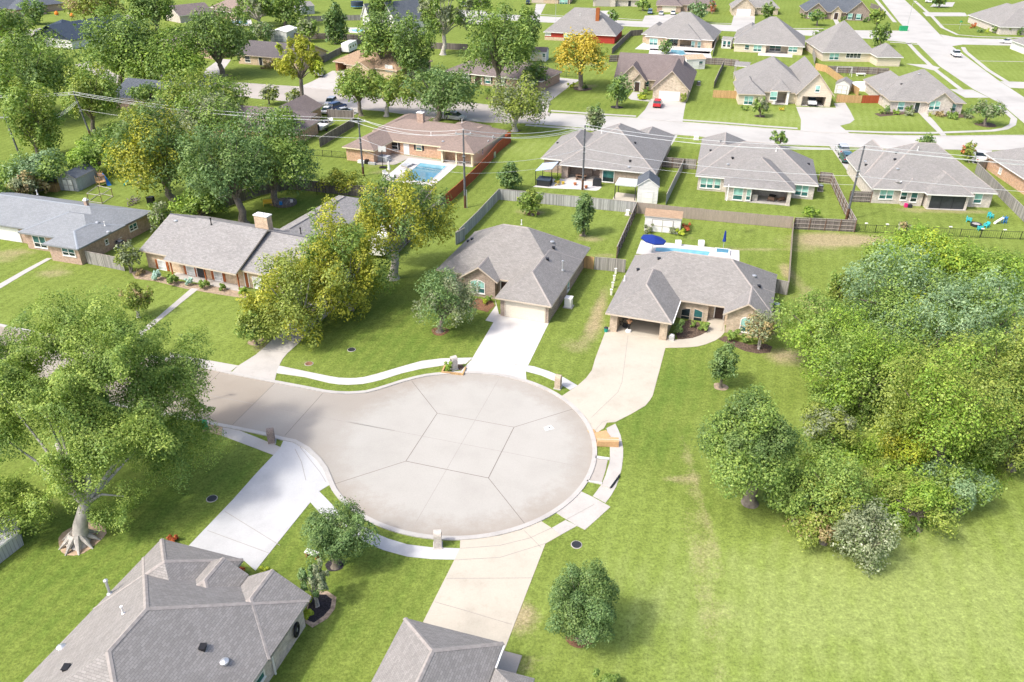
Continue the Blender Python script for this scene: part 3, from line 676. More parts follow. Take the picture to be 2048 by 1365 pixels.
    def wallfr(s, k, sd_, px, py):
        """frame at the point of wall sd_ of wing k that shows at this point of the photograph: (along, out, up)"""
        w = s.w[k]; i = s.oh+0.004*k
        n, a, c = {'f': (-s.V, s.U, w['v0']+i), 'r': (s.U, s.V, w['u1']-i), 'b': (s.V, -s.U, w['v1']-i), 'l': (-s.U, -s.V, w['u0']+i)}[sd_]
        ax = s.V if sd_ in 'fb' else s.U
        d = ray(px, py); t = (c-(CAMV-s.O).dot(ax))/d.dot(ax); C = CAMV+d*t
        return (lambda p: C+a*p[0]+n*p[1]+Vector((0, 0, p[2]))), C, a, n
    def win(s, k, sd_, px, py, w=1.2, h=1.4, pane='teal', fm='white', arch=None, split=None, rail=True, shut=None, inset=0.0):
        s.todo.append(('w', k, sd_, px, py, w, h, pane, fm, arch, split, rail, shut, inset))
    def door(s, k, sd_, px, w=1.0, h=2.1, mat='dark_wood', py=None, inset=0.0): s.todo.append(('d', k, sd_, px, py, w, h, mat, inset))
    def garage(s, k, sd_, px, py, w=4.9, h=2.15, mat='beige'): s.todo.append(('g', k, sd_, px, py, w, h, mat))
    def pipe(s, px, py, kind='pipe'): s.todo.append(('p', px, py, kind))
    def chimney(s, px, py, w=.9, d=.7, h=1.3, mat='br_tan', top='white', z=None): s.todo.append(('c', px, py, w, d, h, mat, top, z))
    def post(s, u, v, r=.15, h=None, mat='white'): s.todo.append(('post', u, v, r, h, mat))
    def slab(s, u0, v0, u1, v1, mat='walk', z=.12): s.todo.append(('slab', u0, v0, u1, v1, mat, z))
    def box(s, name, u0, u1, v0, v1, z0, z1, mat, label=None): s.todo.append(('box', name, u0, u1, v0, v1, z0, z1, mat, label))
    def done(s):
        s.walls.build('wall', [M[x] for x in s.wm], s.root)
        rf = s.rm.build('roof', [M[x] for x in s.m], s.root)
        for t in s.todo:
            if t[0] == 'w':
                _, k, sd_, px, py, w, h, pane, fm, arch, split, rail, shut, inset = t
                fr, C, a, n = s.wallfr(k, sd_, px, py)
                f2 = (lambda p, f=fr, i=inset: f((p[0], p[1]-i, p[2]))) if inset else fr
                window_at(s.root, f2, w, h, pane, fm, arch, split, rail)
                if shut:
                    for sg in (-1, 1):
                        mb = MB(f2); mb.box(sg*(w/2+.25)-.2, sg*(w/2+.25)+.2, 0, .06, -h/2, h/2)
                        for q in range(6): mb.box(sg*(w/2+.25)-.15, sg*(w/2+.25)+.15, .06, .08, -h/2+.1+q*h/6.5, -h/2+.18+q*h/6.5)
                        mb.build('shutter', M[shut], s.root)
            elif t[0] == 'd':
                _, k, sd_, px, py, w, h, mat, inset = t
                # stands on the ground: slide along the wall to the right column of the picture
                fr, C, a, n = s.wallfr(k, sd_, px, py if py else proj(s.fr(((s.w[k]['u0']+s.w[k]['u1'])/2, s.w[k]['v0']+s.oh, 1.0)))[1])
                f2 = lambda p, C=C, a=a, n=n, i=inset: Vector((C.x, C.y, 0))+a*p[0]+n*(p[1]-i)+Vector((0, 0, p[2]))
                mb = MB(f2); mb.box(-w/2, w/2, -.02, .04, .08, h)
                for q in range(3): mb.box(-w/2+.14, w/2-.14, .04, .06, .2+q*.62, .2+q*.62+.5)
                dr = mb.build('door', M[mat], s.root)
                mb = MB(f2); mb.box(-w/2-.12, -w/2, -.02, .08, .06, h+.12); mb.box(w/2, w/2+.12, -.02, .08, .06, h+.12); mb.box(-w/2, w/2, -.02, .08, h, h+.12); mb.build('door_frame', M['white'], dr)
            elif t[0] == 'g':
                _, k, sd_, px, py, w, h, mat = t
                fr, C, a, n = s.wallfr(k, sd_, px, py)
                f2 = lambda p, C=C, a=a, n=n: Vector((C.x, C.y, 0))+a*p[0]+n*p[1]+Vector((0, 0, p[2]))
                mb = MB(f2); mb.box(-w/2, w/2, -.02, .03, .05, h)
                for r in range(4):
                    for c in range(8 if w > 4 else 4):
                        cw = w/(8 if w > 4 else 4); mb.box(-w/2+c*cw+.08, -w/2+(c+1)*cw-.08, .03, .045, .09+r*h/4.1, .09+(r+1)*h/4.1-.1)
                gd = mb.build('garage_door', M[mat], s.root)
                mb = MB(f2); mb.box(-w/2-.12, -w/2, -.01, .08, .05, h+.13); mb.box(w/2, w/2+.12, -.01, .08, .05, h+.13); mb.box(-w/2, w/2, -.01, .08, h, h+.13); mb.build('door_frame', M['tan_trim'], gd)
            elif t[0] == 'p':
                _, px, py, kind = t; c = s.on_roof(px, py); mb = MB()
                if kind == 'pipe': mb.lathe([(.12, -.1), (.12, .06), (.055, .08), (.055, .55), (.09, .56), (.09, .66)], c, 10); mt = 'white'
                elif kind == 'flue': mb.lathe([(.2, -.15), (.2, .05), (.09, .1), (.09, 1.15), (.15, 1.16), (.15, 1.3), (.02, 1.36)], c, 12); mt = 'metal'
                elif kind == 'box': mb.box(c.x-.16, c.x+.16, c.y-.2, c.y+.2, c.z-.12, c.z+.16); mb.box(c.x-.2, c.x+.2, c.y-.24, c.y+.24, c.z+.16, c.z+.2); mt = 'black'
                elif kind == 'black': mb.lathe([(.14, -.1), (.14, .05), (.07, .06), (.07, .75), (.12, .8), (.12, .95)], c, 10); mt = 'black'
                else: mb.lathe([(.1, -.1), (.28, .0), (.28, .12), (.05, .22)], c, 12); mt = 'metal'
                mb.build('roof_vent' if kind == 'box' else 'vent_pipe', M[mt], rf)
            elif t[0] == 'c':
                _, px, py, w, d, h, mat, top, z = t
                c = s.on_roof(px, py) if z is None else G(px, py, z)
                f2 = frame((c.x, c.y, 0), s.th); z0 = 0 if z is not None else c.z-1.2; z1 = c.z+h if z is None else z+h
                mb = MB(f2); mb.box(-w/2, w/2, -d/2, d/2, z0, z1); ch = mb.build('chimney', M[mat], rf)
                mb = MB(f2); mb.box(-w/2-.08, w/2+.08, -d/2-.08, d/2+.08, z1, z1+.14); mb.box(-.2, .2, -.14, .14, z1+.14, z1+.34); mb.build('chimney_cap', M[top], ch)
            elif t[0] == 'post':
                _, u, v, r, h, mat = t; h = h or s.ze-.1
                mb = MB(s.fr); mb.box(u-r, u+r, v-r, v+r, 0, h); mb.box(u-r-.04, u+r+.04, v-r-.04, v+r+.04, 0, .25); mb.build('post', M[mat], s.root)
            elif t[0] == 'slab':
                _, u0, v0, u1, v1, mat, z = t; MB(s.fr).box(u0, u1, v0, v1, 0, z).build('porch_floor', M[mat], s.root)
            elif t[0] == 'box':
                _, nm, u0, u1, v0, v1, z0, z1, mat, lb = t; o = MB(s.fr).box(u0, u1, v0, v1, z0, z1).build(nm, M[mat], s.root)
                if lb: o['label'] = lb
        return s.root
# --- A, the big roof at the lower left
h = House('big weathered grey shingle house in the lower left corner with white concrete driveway behind it', (323,1077.7), (487,1119), pitch=.62, roof='sh_warm', wall=('br_pale',), cap='cap_warm', fascia='grey_trim')
h.wing(0, -18.6, 13.4, -1.95, 'hh', 'v', nocap='3'); h.wing(0, -7, 7, 0, 'hh', 'v', nocap='0'); h.wing(7.9, -7, 13.4, -1.6, 'hg', 'v'); h.wing(4.9, -5.5, 8.5, -1.5, 'hg', 'v', dz=.45, pitch=.62, h=2.9)
for p in ((220,1188,'flue'),(247,1228,'pipe'),(406,1297,'box'),(133,1338,'box'),(449,1325,'dome'),(123,1296,'dome')): h.pipe(*p)
h.garage(1, 'b', 405, 1110); h.win(0, 'r', 512, 1356, 1.5, 1.5, 'teal'); h.box('downpipe', 12.95, 13.05, -6.2, -6.1, 0, 2.5, 'white'); h.done()
# --- B, lower centre
h = House('grey hipped shingle roof house cut by the bottom edge below the cream driveway', (809.8,1236), (1006.3,1286), pitch=.62, roof='sh_warm', wall=('br_pale',), fascia='grey_trim')
h.wing(0, -16, 6.9, 0, 'hh', 'v'); h.wing(6.95, -12, 9.5, -1.95, 'hh', 'v', nocap='0123R'); h.garage(0, 'b', 905, 1265)
h.box('gutter', 6.9, 7.02, -1.9, -.1, 2.42, 2.56, 'white'); h.slab(6.45, -.3, 7.75, 1.35, 'road_old', .1); h.slab(6.45, -1.9, 9.3, -.45, 'walk', .12); h.done()
# --- C
h = House('grey roofed brown brick house with closed beige garage at the head of the cul-de-sac', (989.6,595.4), (1105,614), pitch=.68, roof='sh_warm', wall=('br_brown',))
h.wing(-9.7, 4.9, 6.95, 18.2, 'hh', 'u', nocap='01'); h.wing(0, 0, 7.0, 14, 'hh', 'v', nocap='23'); h.wing(-6.1, 3.9, -1.1, 12, 'gh', 'v', nocap='23'); h.wing(-3.2, 6.0, .6, 12, 'hh', 'u', dz=.55, walls=False, nocap='0123R')
h.garage(1, 'f', 1050, 621); h.win(2, 'f', 949, 572, 1.0, 1.75, 'teal', arch='l', split=1); h.win(2, 'f', 962, 574, 1.0, 1.75, 'teal', arch='r', split=1); h.win(0, 'f', 902, 556, 1.5, 1.4, 'teal')
h.door(0, 'f', 1010, 1.0, 2.1, 'dark_wood', 572); h.pipe(1107,497,'box'); h.pipe(1095,520,'box'); h.pipe(1125,541,'flue'); h.pipe(936,484,'box'); h.pipe(944,480,'box'); h.pipe(1043,449,'pipe'); h.pipe(1104,485,'dome')
h.win(1, 'r', 1136, 572, .9, 1.2, 'teal'); h.done()
# --- D
h = House('grey roofed tan brick house with open garage and blue pool umbrella behind it', (1210.5,626.1), (1345.5,647.6), pitch=.66, roof='sh_grey', wall=('br_tan','br_tan'))
h.wing(0, 6.1, 18.0, 17.2, 'hh', 'u', nocap='0', notch=(('f', 10.9, 12.9, 1.2),)); h.wing(0, 0, 7.6, 12, 'hh', 'v', nocap='23', notch=(('f', 1.35, 6.25, 6.0),)); h.wing(12.7, 4.2, 18.0, 12, 'gh', 'v', nocap='23'); 
h.win(0, 'f', 1371, 629, 1.05, 1.75, 'dark', arch='l', fm='tan_trim'); h.win(0, 'f', 1396, 632, 1.05, 1.75, 'green', arch='r', fm='tan_trim'); h.win(2, 'f', 1493, 650, 1.35, 1.85, 'teal', arch='m', split=1)
h.door(0, 'f', 1437, 1.0, 2.2, 'dark_wood', 630, 1.2); h.slab(10.95, 4.9, 12.85, 7.75, 'cream_conc', .1); h.slab(1.36, .52, 6.24, 6.4, 'cream_conc', .05); h.box('garage_ceiling', 1.2, 6.4, .6, 6.6, 2.32, 2.36, 'white'); h.box('lintel', 1.3, 6.3, .505, .75, 2.14, 2.5, 'br_tan')
for p in ((1276,541,'box'),(1318,519,'box'),(1249,562,'pipe'),(1518,574,'box'),(1508,553,'dome')): h.pipe(*p)
h.box('gutter', 7.6, 7.72, .2, 6.0, 2.42, 2.56, 'white'); h.done()
# --- E
h = House('long ranch house with speckled pale grey roof and rust shutters beside the yellow trees', (279,508), (473.4,546.7), pitch=.42, roof='sh_pale', wall=('br_buff',), cap='cap_dark', fascia='tan_trim')
h.wing(-1.0, .9, 23.6, 14.3, 'gg', 'u'); h.wing(4.2, -.3, 15.7, 14.0, 'gg', 'u', pitch=.45, walls=False, nocap='R'); h.wing(11.6, 7.5, 19.6, 29.5, 'hh', 'v', pitch=.42, nocap='0123')
for px, py in ((325,531),(382,543),(437,552)): h.win(0, 'f', px, py, 1.3, 1.35, 'white', shut='orange_brown', split=1)
h.door(0, 'f', 405, 1.3, 2.1, 'dark', 556); h.post(4.7, .3, .07, 2.5, 'orange_brown'); h.post(10.2, .3, .07, 2.5, 'orange_brown'); h.post(15.4, .3, .07, 2.5, 'orange_brown'); h.win(0, 'f', 515, 566, 1.3, 1.5, 'white', split=1); h.door(0, 'f', 495, .5, 2.2, 'orange_brown', 566)
h.chimney(529, 458, 2.1, 1.0, 1.9, 'br_buff', 'white'); h.pipe(423,450,'black'); h.pipe(602,469,'black'); h.pipe(645,465,'pipe'); h.pipe(352,443,'dome'); h.slab(4.3, 0, 15.5, 1.6, 'walk', .1); h.done()
# --- F
h = House('blue grey shingle ranch house on the left edge with tan brick front', (82.7,487.9), (172.8,501.6), pitch=.36, roof='sh_blue', wall=('br_pink',), cap='cap_blue', fascia='sh_blue')
h.wing(-22, 3.6, 5.9, 15.0, 'hh', 'u', nocap='1'); h.wing(-6.4, 2.3, 5.9, 12, 'hh', 'u', nocap='123R', dz=.02); h.wing(0, 0, 6.0, 9, 'hh', 'v', nocap='3'); h.wing(-6.4, 2.31, 2, 9.5, 'hh', 'u', nocap='123', walls=False)
h.garage(0, 'f', 18, 470, 4.2, 2.1, 'white'); h.win(1, 'f', 80, 484, 2.2, 1.7, 'green', split=2); h.win(2, 'f', 137, 503, 2.1, 1.3, 'green', split=2)
h.win(2, 'r', 213, 484, .55, .7, 'dark', split=1); h.win(0, 'r', 238, 470, .55, .75, 'dark', split=1); h.win(0, 'r', 266, 454, 1.5, .9, 'green', split=2)
h.chimney(174, 412, .45, .45, .8, 'br_pink', 'white'); h.pipe(210,452,'pipe'); h.pipe(217,465,'dome'); h.pipe(195,446,'dome'); h.pipe(75,389,'pipe'); h.done()
# --- G
h = House('brown roofed orange brick house with swimming pool in its back garden', (683.6,294), (747.5,302), pitch=.40, roof='sh_brown', wall=('br_orange','cream'), cap='sh_brown', fascia='cream')
h.wing(0, 7.0, 24.4, 20.0, 'hh', 'u', nocap='0123'); h.wing(0, 0, 6.8, 14.5, 'hh', 'v', nocap='23'); h.wing(17.0, 5.2, 24.45, 22, 'hh', 'v', wm=1, nocap='23', notch=(('f', 17.6, 23.8, 2.8),)); h.wing(-.5, 12, 6, 25.5, 'hh', 'v'); h.wing(12.5, 12, 20, 24, 'hh', 'v')
h.win(0, 'f', 788, 290, 1.7, 1.7, 'dark', shut='dark', split=1); h.win(0, 'f', 838, 294, 1.2, 1.3, 'half', shut='dark', fm='cream', split=1); h.door(0, 'f', 813, .95, 2.1, 'white', 296)
h.win(2, 'f', 908, 309, 1.2, 1.0, 'half', inset=2.8); h.win(2, 'f', 922, 314, 1.7, 2.0, 'dark', inset=2.8, split=2)
for u in (17.75, 20.6, 23.7): h.post(u, 5.75, .12, 2.5, 'cream')
h.slab(17.5, 5.3, 24.0, 8.6, 'walk', .08); h.win(2, 'r', 965, 302, .5, 1.2, 'dark', split=1); h.win(2, 'r', 986, 278, .5, 1.2, 'dark', split=1); h.win(2, 'r', 956, 303, .4, .5, 'dark', split=1); h.win(2, 'r', 976, 284, .4, .5, 'dark', split=1)
h.chimney(842, 243, 1.3, .8, 1.6, 'br_pink', 'white'); h.pipe(862,272,'pipe'); h.pipe(886,284,'dome'); h.pipe(924,246,'pipe'); h.box('air_conditioner', 24.6, 25.5, 12.0, 12.9, 0, 1.0, 'metal'); h.done()
# --- L
h = House('grey roofed brick house with covered patio and hot tub beyond the back fence', (1116.7,329), (1309.6,347.8), pitch=.6, roof='sh_far', wall=('br_brown',), fascia='white')
h.wing(0, 0, 17.0, 19.5, 'hh', 'v', notch=(('f', 1.6, 7.3, 3.0),)); h.wing(-3.9, 2.6, 6, 17.5, 'hh', 'v'); h.wing(2.5, 12, 9.5, 23, 'hh', 'v', nocap='0'); h.wing(9.0, 12, 17.0, 25, 'hh', 'v', nocap='0')
h.win(0, 'f', 1216.5, 353, 2.0, 2.0, 'green', split=1, rail=False); h.win(0, 'f', 1287, 352, 1.2, .5, 'dark', split=1, rail=False); h.win(0, 'f', 1155, 339, 1.8, 1.3, 'dark', inset=3.0); h.win(0, 'f', 1176, 342, 1.5, 1.3, 'dark', inset=3.0)
h.slab(1.2, .3, 7.6, 3.6, 'walk', .08); h.pipe(1203,268,'pipe'); h.pipe(1270,287,'box'); h.pipe(1260,323,'box'); h.pipe(1258,335,'dome'); h.pipe(1115,287,'box'); h.done()
# --- M
h = House('grey roofed pale brick house with bay windows and a shaded back patio', (1391,351.5), (1638.7,372), pitch=.6, roof='sh_far', wall=('br_pale',), fascia='white')
h.wing(0, 0, 19.7, 14.5, 'hh', 'u', notch=()); h.wing(4.7, -4.0, 15.9, 8, 'hh', 'v', nocap='23', notch=(('f', 9.3, 14.9, 3.6),)); h.wing(-.1, 8, 8.4, 23.5, 'hh', 'v', nocap='01')
for px in (1407, 1420, 1435): h.win(0, 'f', px, 366+(px-1407)*.07, 1.0, 1.7, 'teal', split=1)
h.win(1, 'f', 1476, 388, 1.5, 2.0, 'teal', split=1); h.win(1, 'l', 1456, 385, 1.1, 1.9, 'teal', split=1); h.win(1, 'f', 1497, 390, .7, 1.8, 'teal', split=1); h.win(0, 'f', 1597, 380, 1.0, 1.8, 'teal', split=1); h.win(0, 'f', 1610, 382, 1.0, 1.8, 'teal', split=1)
h.slab(9.2, -3.6, 15.4, .6, 'walk', .1); h.post(15.1, -3.4, .28, 2.4, 'br_pale')
for p in ((1465,317,'box'),(1421,302,'box'),(1442,284,'box'),(1552,303,'pipe'),(1617,329,'box'),(1456,330,'dome')): h.pipe(*p)
h.done()
# --- R
h = House('grey roofed pale brick house with dark screened porch and roof dish near blue garden chairs', (1744,377.3), (1998,387.3), pitch=.66, roof='sh_far', wall=('br_pale',), fascia='white')
h.wing(0, 0, 19.4, 16.5, 'hh', 'u', notch=()); h.wing(8.0, -1.7, 15.2, 8, 'hh', 'v', nocap='23', notch=(('f', 8.9, 14.3, 2.4),)); h.wing(.1, 6, 7.9, 17.1, 'hg', 'v', pitch=.87, nocap='01'); h.wing(4.5, -.7, 8.6, 7, 'hh', 'v', nocap='0123')
h.win(0, 'f', 1766, 388, 1.05, 1.7, 'teal', split=1); h.win(0, 'f', 1780, 388, 1.05, 1.7, 'teal', split=1); h.win(3, 'f', 1808, 390, 1.0, 1.7, 'green', split=1); h.win(3, 'f', 1828, 394, 1.0, 1.7, 'green', split=1); h.win(0, 'f', 1956, 397, 1.2, 1.6, 'teal', split=1)
h.box('porch_screen', 8.95, 14.25, -1.15, -1.11, .1, 2.3, 'screen'); 
for u in (10.6, 12.4): h.box('screen_frame', u-.05, u+.05, -1.2, -1.12, .1, 2.3, 'dark')
h.slab(8.6, -1.5, 14.6, .8, 'walk', .1)
for p in ((1732,331,'box'),(1790,320,'box'),(1793,307,'box'),(1835,302,'pipe'),(1795,339,'dome'),(1731,324,'dome'),(1721,322,'pipe')): h.pipe(*p)
h.done()
# --- S
h = House('orange brick house wall under grey roof on the right edge behind the grey fence', (1968,306), (2058,364), pitch=.55, roof='sh_far', wall=('br_orange',), fascia='white')
h.wing(0, 0, 17, 13, 'hh', 'u', nocap='01'); h.win(0, 'f', 2001, 342, .9, 1.0, 'white', split=1); h.done()
# --- the far side of the street
h = House('brown gabled stone house with a red car on its driveway', (1302,178), (1379.7,182.9), pitch=.95, roof='sh_taupe', wall=('stonewall','br_dark'), fascia='tan_trim', caps=False)
h.wing(0, 0, 9.2, 24, 'gh', 'v', pitch=.95); h.wing(-10.5, 10, 6, 26, 'gg', 'u', pitch=.6); h.wing(-9.3, 8.6, -2.2, 18, 'gh', 'v', pitch=1.0); h.wing(-5.6, 7.4, -2.0, 12, 'gh', 'v', pitch=1.1)
h.garage(0, 'f', 1338, 196, 4.9, 2.2, 'white'); h.door(3, 'f', 1274, 1.2, 2.3, 'dark_wood', 175); h.win(1, 'f', 1294, 168, 1.0, 1.3, 'green', split=1); h.done()
h = House('pale stucco house with tall gable over an open garage holding a truck', (1592.4,190), (1668.8,193), pitch=.75, roof='sh_far', wall=('sid_cream','br_pale'), fascia='tan_trim', caps=False)
h.wing(0, 0, 8.6, 26, 'gh', 'v', pitch=1.15, notch=(('f', 1.6, 6.9, 6),)); h.wing(-12.4, 2, 4, 24, 'hh', 'v', pitch=.7, notch=(('f', -4.4, -1.8, 2.0),)); h.wing(-5.5, .8, -1.2, 9, 'hh', 'v', dz=.6, pitch=.9, walls=False); h.wing(-13.4, -1.2, -7, 12, 'hh', 'v', pitch=.7)
h.win(3, 'f', 1547, 192, 1.6, 1.9, 'teal', split=1); h.win(0, 'f', 1635.5, 178, 1.0, 1.4, 'teal', split=1); h.win(3, 'f', 1497, 201, 2.0, 1.9, 'teal', split=2); h.slab(1.7, .52, 6.8, 6.4, 'walk', .05); h.box('lintel', 1.5, 7.0, .505, .8, 2.2, 3.2, 'sid_cream'); h.post(-4.5, 1.3, .25, 3.0, 'white'); h.post(-1.6, 1.3, .25, 3.0, 'white'); h.slab(-5, .8, -1.3, 4.6, 'walk', .1); h.done()
h = House('corner house of grey brick with clipped conical shrubs and blue front door', (1779,201.7), (1930.5,206.7), pitch=.7, roof='sh_far', wall=('br_pale',), fascia='tan_trim', caps=False)
h.wing(0, 0, 16.6, 16, 'hh', 'u', nocap=''); h.wing(8.0, -1.2, 14.0, 9, 'gh', 'v', pitch=.8); h.wing(-.2, 6, 9, 23, 'hh', 'v'); h.wing(6.8, .2, 12, 9, 'hh', 'v', walls=False)
h.win(0, 'f', 1802, 212, 1.4, 1.9, 'teal', split=1); h.win(0, 'f', 1906, 214, 1.3, 1.9, 'teal', split=1); h.win(1, 'f', 1864, 211, 1.1, 2.0, 'teal', arch='l', split=1); h.win(1, 'f', 1875, 211, 1.1, 2.0, 'teal', arch='r', split=1); h.door(0, 'f', 1835, 1.0, 2.2, 'g_dark', 210)
h.pipe(1761,180,'dome'); h.pipe(1803,169,'box'); h.pipe(1838,149,'dome'); h.done()
h = House('grey roofed house with red siding and red brick chimney', (1086.6,63.9), (1233,71), pitch=.8, roof='sh_far', wall=('sid_red','br_buff'), fascia='white', caps=False)
h.wing(0, 0, 24.2, 17, 'hh', 'u'); h.wing(8, -1, 24.3, 12, 'hh', 'u', wm=0); h.wing(2, 8, 13, 26, 'hh', 'v', pitch=.75)
h.chimney(1195, 40, 1.2, 1.0, 3.4, 'orange_brown', 'orange_brown'); h.win(0, 'f', 1096, 68, 2.0, 1.0, 'white', split=1); h.win(1, 'f', 1138, 74, 3.4, 2.4, 'teal', split=3); h.win(1, 'f', 1158, 76, 2.0, 2.2, 'dark', split=1); h.box('wainscot', .42, 8.2, .42, .5, 0, 1.0, 'br_buff'); h.pipe(1160,32,'pipe'); h.done()
h = House('grey roofed brick house with poolside columns across the street', (1289.5,72.6), (1427,81), pitch=.7, roof='sh_far', wall=('br_buff',), fascia='white', caps=False)
h.wing(0, 0, 21.9, 19, 'hh', 'u', notch=(('f', 6.8, 16.6, 3.2),)); h.wing(7, -1, 18, 10, 'hh', 'v', walls=False); h.wing(-2, 4, 6, 17, 'hh', 'v')
for u in (6.9, 11, 16.5): h.post(u, .8, .35, 2.6, 'br_buff')
h.win(0, 'f', 1307, 84, 2.6, 2.0, 'teal', split=2); h.win(0, 'f', 1344, 88, 3.2, 2.2, 'green', inset=3.2, split=2); h.win(0, 'f', 1392, 90, 3.0, 2.0, 'teal', split=3); h.slab(-1, -9, 22, 3.4, 'new_conc', .06); h.done()
h = House('grey roofed cream house with open back porch next to a white arched playhouse', (1466,86), (1608.6,94), pitch=.7, roof='sh_far', wall=('sid_cream',), fascia='white', caps=False)
h.wing(0, 0, 21.2, 19.5, 'hh', 'u', notch=(('f', 10, 16.5, 3.0),)); h.wing(-.6, 10, 9, 26, 'hh', 'v'); h.win(0, 'f', 1494, 95, 1.3, 1.4, 'green', split=1); h.win(0, 'f', 1515, 97, 2.4, 1.8, 'teal', split=2); h.win(0, 'f', 1586, 98, 2.6, 1.8, 'teal', split=2); h.win(0, 'f', 1550, 99, 3.4, 2.0, 'green', inset=3.0, split=2); h.slab(8, -4, 18, 3.2, 'new_conc', .06); h.done()
h = House('cream house with raised wooden deck and green spiral slide', (1645,105), (1745,106.5), pitch=.75, roof='sh_far', wall=('sid_cream',), fascia='white', caps=False)
h.wing(0, 0, 15.4, 20, 'hh', 'u'); h.wing(13.6, -6.2, 21, 3.5, 'hh', 'v', pitch=.8); h.win(0, 'f', 1664, 113, 1.4, 1.9, 'teal', split=1); h.win(0, 'f', 1673, 113, 1.4, 1.9, 'teal', split=1); h.win(0, 'f', 1707, 111, 4.2, 1.5, 'dark', split=4); h.pipe(1717,73,'pipe'); h.done()
h = House('slate blue roofed house with three front gables and stone walls at the top right', (1611,24), (1741,27.6), pitch=.8, roof='sh_slate', wall=('br_dark','stonewall'), fascia='tan_trim', caps=False)
h.wing(0, 1.2, 24, 18, 'hh', 'u'); h.wing(.4, 0, 8.2, 12, 'gh', 'v', pitch=.85); h.wing(9.4, .4, 14, 10, 'gh', 'v', pitch=.95, wm=1); h.wing(15, -1, 24.2, 12, 'gh', 'v', pitch=.95)
h.door(2, 'f', 1673, 1.4, 2.4, 'dark_wood', 27); h.win(3, 'f', 1700, 33, 1.7, 2.0, 'teal', split=1, shut='dark'); h.win(3, 'f', 1717, 34, 1.7, 2.0, 'teal', split=1, shut='dark'); h.win(1, 'f', 1622, 30, 2.0, 1.9, 'green', split=2); h.win(1, 'f', 1639, 31, 2.0, 1.9, 'green', split=2); h.done()
h = House('stone gable house with white garage door at the top edge', (1463.6,17.5), (1515,18.8), pitch=.85, roof='sh_far', wall=('stonewall',), fascia='tan_trim', caps=False)
h.wing(0, 0, 9.6, 14, 'gh', 'v'); h.wing(5, 5, 19, 16, 'hh', 'u', walls=True); h.garage(0, 'f', 1487, 27, 5.4, 2.5, 'white'); h.win(1, 'f', 1532, 22, 1.8, 1.8, 'dark', split=1); h.done()
h = House('brown brick house with two vehicles on its forecourt at the top edge', (1312,11), (1368,12.5), pitch=.7, roof='sh_taupe', wall=('br_pink',), fascia='tan_trim', caps=False)
h.wing(0, 0, 10.5, 14, 'hh', 'v'); h.wing(8, 4, 24, 17, 'hh', 'u'); h.garage(0, 'f', 1338, 20, 5.4, 2.4, 'beige'); h.door(1, 'f', 1379, 1.4, 2.3, 'dark_wood', 14); h.done()
h = House('pale stone house with grey double garage door at the top edge', (1184,0), (1234,1), pitch=.7, roof='sh_far', wall=('br_pale',), fascia='tan_trim', caps=False)
h.wing(0, 0, 10.4, 14, 'gh', 'v'); h.wing(8, 2, 20, 14, 'hh', 'u'); h.garage(0, 'f', 1205, 13, 6.2, 2.6, 'grey_trim'); h.door(1, 'f', 1259, 1.2, 2.3, 'dark', 10); h.done()
h = House('brown brick house at the top edge left of the stone garage house', (1068,-6), (1147,-4), pitch=.6, roof='sh_far', wall=('br_buff',), fascia='white', caps=False)
h.wing(0, 0, 16, 14, 'hh', 'u'); h.garage(0, 'f', 1075, 4, 5, 2.4, 'tan_trim'); h.win(0, 'f', 1127, 4, 3.5, 1.8, 'teal', split=3, shut='dark'); h.done()
h = House('grey hipped house in the top right corner with shrubs along its wall', (1948,27), (1987,41), pitch=.6, roof='sh_far', wall=('br_pale','br_pink'), fascia='white', caps=False)
h.wing(0, 0, 8, 10, 'hh', 'v'); h.wing(4.5, -4, 34, 14, 'hh', 'u'); h.wing(-12, 12, 14, 32, 'hh', 'u', wm=1); h.door(0, 'f', 1962, 2.2, 2.3, 'dark', 38); h.done()
h = House('white house wall with grey roof on the right edge above the corner lawn', (2020,80), (2060,95), pitch=.5, roof='sh_far', wall=('sid_white',), fascia='white', caps=False)
h.wing(0, 0, 18, 12, 'hh', 'u'); h.done()
h = House('tan roofed house with open carport under tall trees', (664.8,122.7), (712,129), pitch=.36, roof='sh_tan', wall=('br_buff','wood'), fascia='tan_trim', caps=False)
h.wing(0, 0, 9, 14, 'hh', 'u', wm=1, notch=(('f', 1.3, 7.6, 6),)); h.wing(5, -1.2, 23, 15, 'hh', 'u'); h.wing(9.4, -3.4, 15.6, 8, 'gh', 'v', pitch=.5); h.win(1, 'f', 778, 137, 2.4, 1.5, 'half', split=2); h.door(1, 'f', 750, 1.1, 2.1, 'dark_wood', 140); h.slab(1, .4, 8, 7, 'walk', .06); h.done()
h = House('brown roofed buff brick ranch behind the tall pale yellow tree', (470,109), (590,119), pitch=.4, roof='sh_dark', wall=('br_buff',), fascia='tan_trim', caps=False)
h.wing(0, 0, 22, 14, 'gg', 'u'); h.win(0, 'f', 495, 118, 1.8, 1.8, 'dark', split=1); h.win(0, 'f', 545, 122, 1.5, 1.8, 'white', split=1); h.door(0, 'f', 521, 1.1, 2.2, 'dark', 119); h.win(0, 'f', 568, 124, 1.4, 1.8, 'white', split=1); h.done()
h = House('dark taupe roofed brick ranch with black shutters facing the street', (886,142.5), (1090,164), pitch=.42, roof='sh_taupe', wall=('br_pink',), fascia='white', caps=False)
h.wing(0, 0, 28, 13.5, 'hh', 'u')
for px, py, w_ in ((904,150,1.5),(932,155,2.0),(976,160,1.6),(1003,163,1.6),(1045,166,1.6)): h.win(0, 'f', px, py, w_, 1.8, 'half', shut='dark', split=1)
h.door(0, 'f', 956, 1.8, 2.2, 'dark_wood', 160); h.done()
